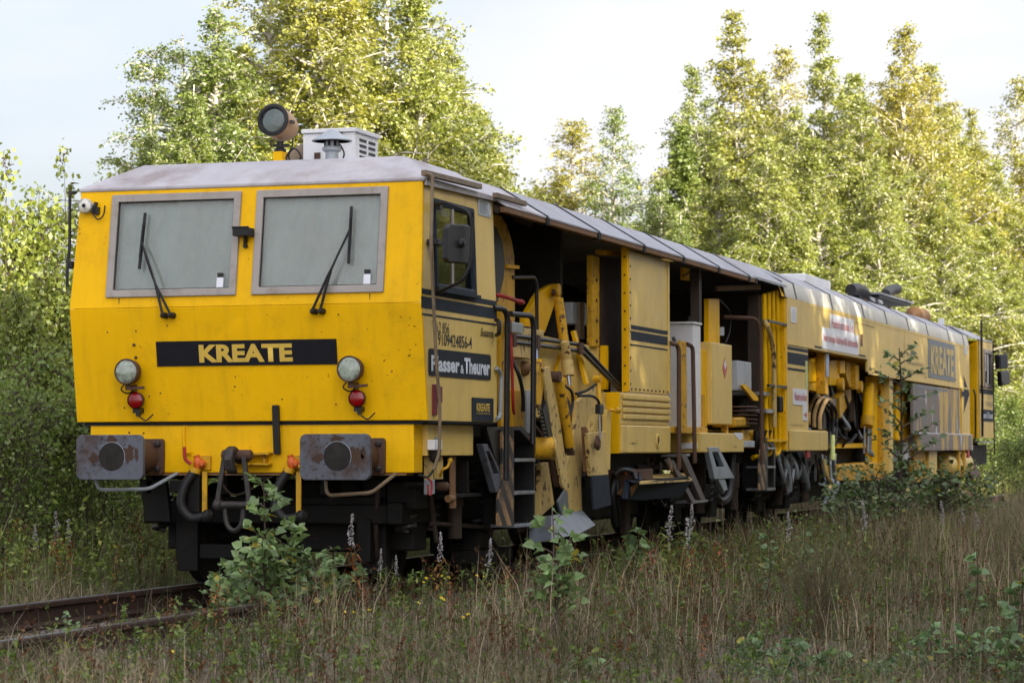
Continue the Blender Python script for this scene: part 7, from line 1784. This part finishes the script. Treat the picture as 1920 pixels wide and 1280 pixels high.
ST = [
 ((-0.732, -1.172, -0.046), (-0.722, -1.122, 0.608), 0, 'tallest fluffy fireweed stalk in front of the right buffer'),
 ((-0.801, -0.995, -0.084), (-0.772, -1.018, 0.291), 2, 'orange brown withered stalk left of the tallest fluffy one'),
 ((-0.677, -1.321, -0.047), (-0.662, -1.307, 0.349), 1, 'fluffy stalk just right of the tallest one'),
 ((-0.629, -1.460, -0.087), (-0.606, -1.469, 0.301), 1, 'short fluffy stalk before the guard by the right wheel'),
 ((-0.527, -1.749, -0.049), (-0.518, -1.704, 0.466), 0, 'brown fluffy stalk in front of the coil springs'),
 ((-0.424, -2.062, -0.050), (-0.398, -2.072, 0.425), 1, 'fluffy stalk in front of the cab damper'),
 ((0.109, -2.085, -0.039), (0.124, -2.073, 0.347), 2, 'thin orange stalk left of the poplar sapling'),
 ((-0.979, -1.984, -0.098), (-0.969, -1.956, 0.250), 2, 'withered stalk beside the yellow flowers'),
 ((-1.177, -1.429, -0.133), (-1.155, -1.438, 0.175), 2, 'low brown stalk between the fluffy ones by the buffer'),
 ((1.952, -3.116, 0.072), (1.971, -3.128, 0.521), 3, 'bright white fluffy stalk below the slotted arm'),
 ((2.874, -2.651, 0.185), (2.890, -2.664, 0.596), 1, 'fluffy stalk in shade under the ballast pan'),
 ((3.880, -2.556, 0.169), (3.889, -2.536, 0.597), 1, 'second fluffy stalk in shade under the ballast pan'),
 ((2.356, -2.645, 0.160), (2.363, -2.631, 0.450), 2, 'reddish stalk under the ballast pan'),
 ((3.962, -2.913, 0.145), (3.975, -2.922, 0.454), 2, 'red brown stalk under the drain hoses'),
 ((4.070, -3.428, 0.098), (4.085, -3.433, 0.525), 1, 'fluffy stalk below the second ladder'),
 ((7.170, -3.694, 0.081), (7.185, -3.696, 0.560), 1, 'fluffy stalk before the dense birch bush'),
 ((10.252, -3.981, 0.088), (10.262, -3.972, 0.501), 1, 'fluffy stalk right of the dense birch bush'),
 ((12.269, -3.980, 0.021), (12.277, -3.970, 0.366), 3, 'small fluffy stalk beyond the dense birch bush'),
 ((12.289, -4.134, 0.022), (12.302, -4.166, 0.335), 1, 'right hand fluffy stalk in the far grass'),
 ((-5.282, -1.990, -0.267), (-5.264, -1.972, 0.035), 3, 'white fluffy seed head at the bottom left before the near rail'),
 ((-3.750, -1.739, -0.205), (-3.734, -1.732, 0.029), 1, 'white fluffy stalk below the birch sapling'),
 ((-5.668, -2.383, -0.343), (-5.651, -2.356, -0.035), 2, 'rust red withered stalk at the bottom edge'),
 ((-2.506, -0.810, -0.171), (-2.485, -0.787, 0.338), 2, 'orange withered stalk left of the birch sapling'),
 ((-2.182, -0.291, -0.090), (-2.160, -0.305, 0.171), 2, 'orange withered stalk between the rails'),
 ((1.275, 1.788, 0.047), (1.285, 1.804, 0.477), 2, 'tall orange stalk behind the far rail'),
 ((1.952, 2.682, 0.077), (1.954, 2.711, 0.547), 3, 'fluffy pinkish stalk at the left behind the far rail'),
 ((1.998, 2.591, 0.076), (2.018, 2.582, 0.476), 3, 'fluffy stalk right of the pinkish one behind the far rail'),
 ((1.443, 2.577, 0.054), (1.438, 2.617, 0.445), 0, 'brown fluffy stalk at the left behind the far rail'),
 ((1.400, 2.657, 0.032), (1.401, 2.684, 0.376), 2, 'brown stalk nearest the left edge behind the far rail'),
 ((0.833, -2.779, 0.015), (0.845, -2.786, 0.244), 2, 'red withered stalk below the little poplar shoot'),
 ((-2.934, -4.325, -0.280), (-2.906, -4.314, 0.154), 2, 'rust brown stalk left of the wiry bush'),
 ((-3.806, -3.075, -0.336), (-3.789, -3.053, -0.044), 2, 'dark brown withered stalk at the bottom middle'),
]
for k, (b_, t_, v_, lab) in enumerate(ST):
    z = float(ground_z(b_[0], b_[1])); h_ = max(0.25, t_[2] - z)
    o = thing('fireweed_stalk', lab, 'wildflower', (b_[0], b_[1], z), 'withered fireweed stalks')
    o.rotation_euler = (RND.uniform(-.12, .12), RND.uniform(-.12, .12), RND.uniform(0, 6.28))
    o.scale = (h_ * 1.05, h_ * 1.05, h_)
    a_, l_, f_ = SV[v_]
    link('stalk', a_, o)
    c = link('leaves', l_, o); c.color = (RND.uniform(.9, 1.6), RND.uniform(.85, 1.35), RND.uniform(.7, 1.2), 1)
    if f_: link('seed_head', f_, o)

# yellow flowering weeds
def tansy(label, base, h, heads, seed):
    r_ = random.Random(seed)
    z = float(ground_z(base[0], base[1]))
    o = thing('yellow_flower', label, 'wildflower', (base[0], base[1], z), 'yellow wildflowers by the track')
    st_ = MB(); tips = []
    for k in range(heads):
        tp = Vector((r_.uniform(-.09, .09), r_.uniform(-.09, .09), h * r_.uniform(0.75, 1.05)))
        st_.tube([(0, 0, 0), tp * 0.5 + Vector((0, 0, 0.08 * h)), tp], [0.004, 0.003, 0.002], 4); tips.append(tp)
    part('stem', st_, 'leaf_bush', o)
    for tp in tips:
        part('flower_head', MB().lathe(tp, (r_.uniform(-.6, .1), r_.uniform(-.6, .1), 0.8), [(0.004, -0.006), (0.015, 0.002), (0.012, 0.006), (0.0, 0.008)], 8), 'flower', o)
for k, (b_, h_, n_, lab) in enumerate([
 ((0.891, -1.314, -0.220), 0.20, 4, 'yellow flowers in front of the coil springs'),
 ((0.854, -1.173, -0.220), 0.19, 4, 'yellow flowers left of those by the springs'),
 ((-1.355, -1.964, -0.220), 0.18, 4, 'yellow flowers nearer the camera below the springs'),
 ((-2.123, -2.530, -0.220), 0.18, 3, 'yellow flowers below the cab ladder'),
 ((-2.785, -1.938, -0.220), 0.20, 3, 'yellow flowers below the right buffer'),
 ((0.970, -1.616, -0.220), 0.22, 3, 'yellow flowers left of the poplar sapling'),
 ((-5.839, -1.967, -0.220), 0.15, 1, 'single yellow flower near the bottom left'),
 ((3.876, 3.655, -0.220), 0.2, 2, 'yellow flower behind the far rail at the left'),
]):
    tansy(lab, b_, h_, n_, 50 + k)

# wiry broom-like bush
r_ = random.Random(77); wb = MB()
bz = float(ground_z(*((-0.742, -4.674, -0.220))[:2]))
wr_ = thing('wiry_bush', 'wiry brown leafless broom bush in the grass on the right', 'bush', (*((-0.742, -4.674, -0.220))[:2], bz))
for k in range(80):
    a = r_.uniform(0, 6.28); tilt = r_.uniform(0.05, 0.95) ; L = r_.uniform(0.45, 0.85)
    d = Vector((math.cos(a) * tilt, math.sin(a) * tilt, 1)).normalized()
    o = Vector((r_.gauss(0, .07), r_.gauss(0, .07), 0))
    pts = [o, o + d * L * .5 + Vector((0, 0, .03)), o + d * L]
    wb.tube(pts, [0.0028, 0.0022, 0.0010], 3)
    for q in range(5):
        u = r_.uniform(0.3, 0.9); p = o + d * L * u
        e = (d + Vector((r_.uniform(-.5, .5), r_.uniform(-.5, .5), r_.uniform(-.1, .3)))).normalized()
        wb.tube([p, p + e * L * r_.uniform(.12, .3)], [0.002, 0.001], 3)
part('twigs', wb, 'wire_twig', wr_)
rg = np.random.default_rng(78)
P = np.stack([rg.normal(0, .26, 2600), rg.normal(0, .26, 2600), rg.uniform(.25, .78, 2600)], 1)
V, F = leaf_quads(P, 0.022, rg, 0.2, 0.25)
lf = link('leaflets', np_mesh('leaflets', V, F, [MT['grass_green']], rg.random(2600)), wr_)

# ------------------------------------------------------------------ grass and ground cover
def blades(P, h, w, rng, lean=0.35):
    n = len(P)
    a = rng.uniform(0, 6.28, n); sd = np.stack([np.cos(a), np.sin(a), np.zeros(n)], 1)
    la = rng.uniform(0, 6.28, n); lm = (rng.random(n) * lean * h)[:, None]
    ld = np.stack([np.cos(la), np.sin(la), np.zeros(n)], 1) * lm
    up_ = np.array([0, 0, 1.0])
    hh = h[:, None]; ww = w[:, None]
    b0_ = P - sd * ww; b1_ = P + sd * ww
    m0 = P + ld * .35 + up_ * hh * .55 - sd * ww * .7; m1 = P + ld * .35 + up_ * hh * .55 + sd * ww * .7
    tp = P + ld + up_ * hh * 0.97
    V = np.stack([b0_, b1_, m1, m0, tp], 1).reshape(-1, 3)
    i = np.arange(n)[:, None] * 5
    return V, [np.concatenate([i, i + 1, i + 2, i + 3], 1), np.concatenate([i + 3, i + 2, i + 4], 1)]

def scatter(n, region, rng, keep):
    x0, x1, y0, y1 = region
    x = rng.uniform(x0, x1, n); y = rng.uniform(y0, y1, n)
    k = rng.random(n) < keep(x, y)
    return x[k], y[k]
def off_track(x, y):
    """sparse between the rails and under the machine"""
    t = np.clip((np.abs(y) - 1.0) / 0.8, 0.0, 1)
    under = (x > 0.3) & (x < 36) & (np.abs(y) < 1.4)
    rail = np.abs(np.abs(y) - 0.797) < 0.07
    return np.where(under, 0.05, np.where(rail, 0.0, 0.10 + 0.90 * t))
def clump(x, y, s, seed, lo=0.35, hi=0.65):
    return np.clip((0.6 * vnoise(x * s, y * s, seed) + 0.4 * vnoise(x * s * 2.7, y * s * 2.7, seed + 1) - lo) / (hi - lo), 0, 1)

rng = np.random.default_rng(21)
def grass_layer(name, label, n, region, hmin, hmax, w, mat, keep, lean=0.5, colr=(1, 1, 1, 1)):
    x, y = scatter(n, region, rng, keep)
    hs = rng.uniform(hmin, hmax, len(x)) * (0.3 + 1.15 * clump(x, y, 1.3, 31, 0.38, 0.62))
    P = np.stack([x, y, ground_z(x, y) - 0.01], 1)
    V, F = blades(P, hs, w * rng.uniform(.6, 1.3, len(x)), rng, lean)
    t = np.clip(0.35 * clump(x, y, 1.3, 41) + 0.65 * rng.random(len(x)), 0, 1)
    o = link(name, np_mesh(name, V, F, [MT[mat]], np.concatenate([t, t])), None)
    o.color = colr
    tag(o, label, 'grass', kind='stuff')
near = lambda x, y: off_track(x, y) * (0.05 + 0.95 * clump(x, y, 1.0, 5, 0.44, 0.58))
mid = lambda x, y: off_track(x, y) * (0.35 + 0.65 * clump(x, y, 0.5, 6))
greenk = lambda x, y: off_track(x, y) * clump(x, y, 0.7, 9, 0.42, 0.62)
tall = lambda x, y: off_track(x, y) * clump(x, y, 0.9, 12, 0.46, 0.58) * np.where(y < 0, np.clip((x - 1.0) / 5 + 0.6 * clump(x, y, 0.5, 14), 0.12, 1), 1.0)
grass_layer('dry_grass', 'dry straw coloured grass filling the clearing in front of the track', 170000, (-8, 11, -9.5, 4), 0.07, 0.26, 0.0028, 'grass', near, 1.5)
grass_layer('tall_dry_grass', 'taller brown grass stems standing in tufts on the right', 44000, (-8, 20, -9.5, 3), 0.20, 0.40, 0.0026, 'grass', tall, 0.45)
grass_layer('green_grass', 'short green grass and moss tufts among the dry stems', 105000, (-8, 13, -9.5, 4), 0.06, 0.24, 0.0032, 'grass_green', greenk, 0.9)
grass_layer('track_side_grass', 'mixed grass beside the machine further back', 75000, (10, 42, -12, 4), 0.15, 0.45, 0.0045, 'grass', mid, 0.5)
grass_layer('far_green_grass', 'mixed green grass beside the machine further back', 32000, (10, 44, -12, 4), 0.10, 0.40, 0.0055, 'grass_green', mid, 0.6)
grass_layer('left_weeds', 'tall green weeds behind the far rail on the left', 45000, (-6, 24, 1.6, 13), 0.15, 0.6, 0.0050, 'grass_green', lambda x, y: 0.1 + 0.9 * clump(x, y, 0.9, 19), 0.9, (1.1, 1.15, 0.9, 1))
grass_layer('left_dry_weeds', 'tall brown weeds behind the far rail on the left', 26000, (-6, 24, 1.4, 12), 0.2, 0.75, 0.0036, 'grass', lambda x, y: clump(x, y, 0.8, 23), 0.4)
grass_layer('distant_grass', 'sunlit grass at the edge of the distant wood', 40000, (42, 120, -14, 30), 0.25, 0.7, 0.014, 'grass_green', lambda x, y: 0.4 + 0.6 * clump(x, y, 0.3, 29), 0.5, (1.6, 1.5, 1.1, 1))

# small leafy ground cover and fallen leaves
def cover(name, label, n, region, size, mat, keep, zr, colr=(1, 1, 1, 1), up_=0.6, cat='ground cover'):
    x, y = scatter(n, region, rng, keep)
    z = ground_z(x, y) + rng.uniform(zr[0], zr[1], len(x)) * (0.4 + 0.9 * clump(x, y, 1.4, 51))
    V, F = leaf_quads(np.stack([x, y, z], 1), size, rng, up_, 0.5)
    o = link(name, np_mesh(name, V, F, [MT[mat]], rng.random(len(x)))); o.color = colr
    tag(o, label, cat, kind='stuff')
cover('herb_leaves', 'small green herb leaves spread through the foreground grass', 70000, (-9, 14, -9.5, 3), 0.032, 'leaf_sapling', lambda x, y: off_track(x, y) * clump(x, y, 1.1, 61, 0.45, 0.62), (0.01, 0.16), (0.7, 0.75, 0.6, 1))
cover('fallen_leaves', 'brown fallen leaves and litter on the gravel', 16000, (-9, 14, -9.5, 3), 0.030, 'leaf_dry', lambda x, y: 0.3 + 0.7 * clump(x, y, 1.0, 71), (0.0, 0.015), (0.5, 0.5, 0.55, 1), 2.0, 'leaf litter')
cover('reddish_herbs', 'reddish withering herb leaves in the foreground', 12000, (-8, 12, -9.5, 1), 0.030, 'leaf_dry', lambda x, y: off_track(x, y) * clump(x, y, 0.9, 81, 0.48, 0.62), (0.03, 0.26), (0.45, 0.38, 0.38, 1))
cover('left_leafy_weeds', 'broad leafy weeds behind the far rail on the left', 60000, (-5, 20, 1.6, 10), 0.065, 'leaf_bush', lambda x, y: clump(x, y, 0.8, 91, 0.34, 0.55), (0.05, 0.75), (1.3, 1.35, 1.1, 1))
cover('side_leafy_weeds', 'leafy weeds along the near side of the machine', 16000, (4, 30, -3.4, -1.5), 0.055, 'leaf_bush', lambda x, y: clump(x, y, 0.7, 95, 0.42, 0.6), (0.03, 0.35), (0.9, 0.95, 0.8, 1))

# branching weeds: thin stems with small leaves, far too many to count
def weeds(name, label, n, region, hmin, hmax, leaf, per, mat, keep, colr, seed):
    rg = np.random.default_rng(seed)
    x, y = scatter(n, region, rg, keep)
    n = len(x); z = ground_z(x, y); h = rg.uniform(hmin, hmax, n)
    u = np.linspace(0, 1, 4)
    ld = rg.normal(size=(n, 2)) * 0.12
    path = np.stack([x[:, None] + ld[:, :1] * h[:, None] * u ** 1.5, y[:, None] + ld[:, 1:] * h[:, None] * u ** 1.5, z[:, None] + h[:, None] * u], -1)
    sv, sf = tubes_np(path, (0.0028 * (1 - 0.7 * u))[None] * np.ones((n, 1)), 3)
    # side twigs
    k = 5
    bi = np.repeat(np.arange(n), k); t = rg.uniform(0.25, 0.95, n * k)
    f = t * 3; i0 = np.minimum(f.astype(int), 2); fr = (f - i0)[:, None]
    base = path[bi, i0] * (1 - fr) + path[bi, i0 + 1] * fr
    a = rg.uniform(0, 6.28, n * k); tl = h[bi] * rg.uniform(0.10, 0.28, n * k) * (1.1 - 0.6 * t)
    d = np.stack([np.cos(a) * .7, np.sin(a) * .7, np.ones(n * k) * .8], 1)
    tw = base[:, None] + d[:, None] * (tl[:, None] * np.linspace(0, 1, 2)[None])[..., None]
    tv, tf = tubes_np(tw, np.full((n * k, 2), 0.0013), 3)
    V, F = cat_mesh([(sv, sf), (tv, tf)])
    pi = rg.integers(0, n * k, n * per); s_ = rg.random((n * per, 1))
    P = tw[pi, 0] * (1 - s_) + tw[pi, 1] * s_ + rg.normal(size=(n * per, 3)) * 0.006
    lv, lf_ = leaf_quads(P, leaf, rg, 0.3, 0.4)
    nst = len(F)
    V2, F2 = cat_mesh([(V, F), (lv, lf_)])
    me = np_mesh(name, V2, F2, [MT[mat]], np.concatenate([np.full(nst, 0.1), rg.random(len(lf_))]))
    o_ = link(name, me); o_.color = colr
    tag(o_, label, 'weeds', kind='stuff')
edge = lambda x, y: off_track(x, y) * (0.25 + 0.75 * np.exp(-((y + 2.2) / 1.1) ** 2)) * np.where((x < 1.0) & (y > -1.7), 0.35, 1.0) * (0.3 + 0.7 * clump(x, y, 0.9, 101))
weeds('green_weeds', 'thin green branching weeds along the near rail and in the clearing', 7600, (-8, 20, -9, -0.9), 0.15, 0.44, 0.040, 16, 'leaf_bush', edge, (0.85, 0.95, 0.75, 1), 201)
weeds('brown_weeds', 'withered brown branching weeds along the near rail and in the clearing', 5200, (-8, 20, -9, -0.9), 0.18, 0.50, 0.030, 12, 'leaf_dry', edge, (0.5, 0.46, 0.46, 1), 202)
weeds('grey_weeds', 'grey green feathery weeds in the foreground', 4200, (-8, 10, -9, -1.2), 0.15, 0.38, 0.018, 22, 'grass_green', lambda x, y: 0.2 + 0.8 * clump(x, y, 0.8, 105), (1.0, 0.95, 1.05, 1), 203)
weeds('left_green_weeds', 'green branching weeds behind the far rail on the left', 3000, (-4, 16, 1.3, 8), 0.3, 0.8, 0.05, 20, 'leaf_bush', lambda x, y: 0.4 + 0.6 * clump(x, y, 0.8, 107), (1.1, 1.1, 0.9, 1), 204)
weeds('left_brown_weeds', 'withered brown weeds behind the far rail on the left', 1600, (-4, 14, 1.3, 7), 0.3, 0.8, 0.04, 14, 'leaf_dry', lambda x, y: clump(x, y, 0.8, 109), (0.6, 0.55, 0.55, 1), 205)

grass_layer('flattened_straw', 'pale flattened straw lying between the grass tufts', 34000, (-8, 12, -9.5, 2), 0.03, 0.075, 0.0030, 'grass', lambda x, y: off_track(x, y) * (0.2 + 0.8 * clump(x, y, 1.2, 301)), 5.0, (1.25, 1.2, 1.15, 1))
grass_layer('pale_straw_tufts', 'tall pale straw tufts on the right side of the clearing', 18000, (-4, 24, -9.5, -1.4), 0.3, 0.52, 0.0030, 'grass', lambda x, y: clump(x, y, 1.0, 311, 0.52, 0.62), 0.5, (1.5, 1.45, 1.35, 1))
cover('clover_leaves', 'patches of low clover like leaves in the foreground', 34000, (-8, 9, -9.5, 1.5), 0.042, 'leaf_bush', lambda x, y: off_track(x, y) * clump(x, y, 0.9, 321, 0.5, 0.58), (0.02, 0.12), (0.95, 1.0, 0.8, 1), 1.2)
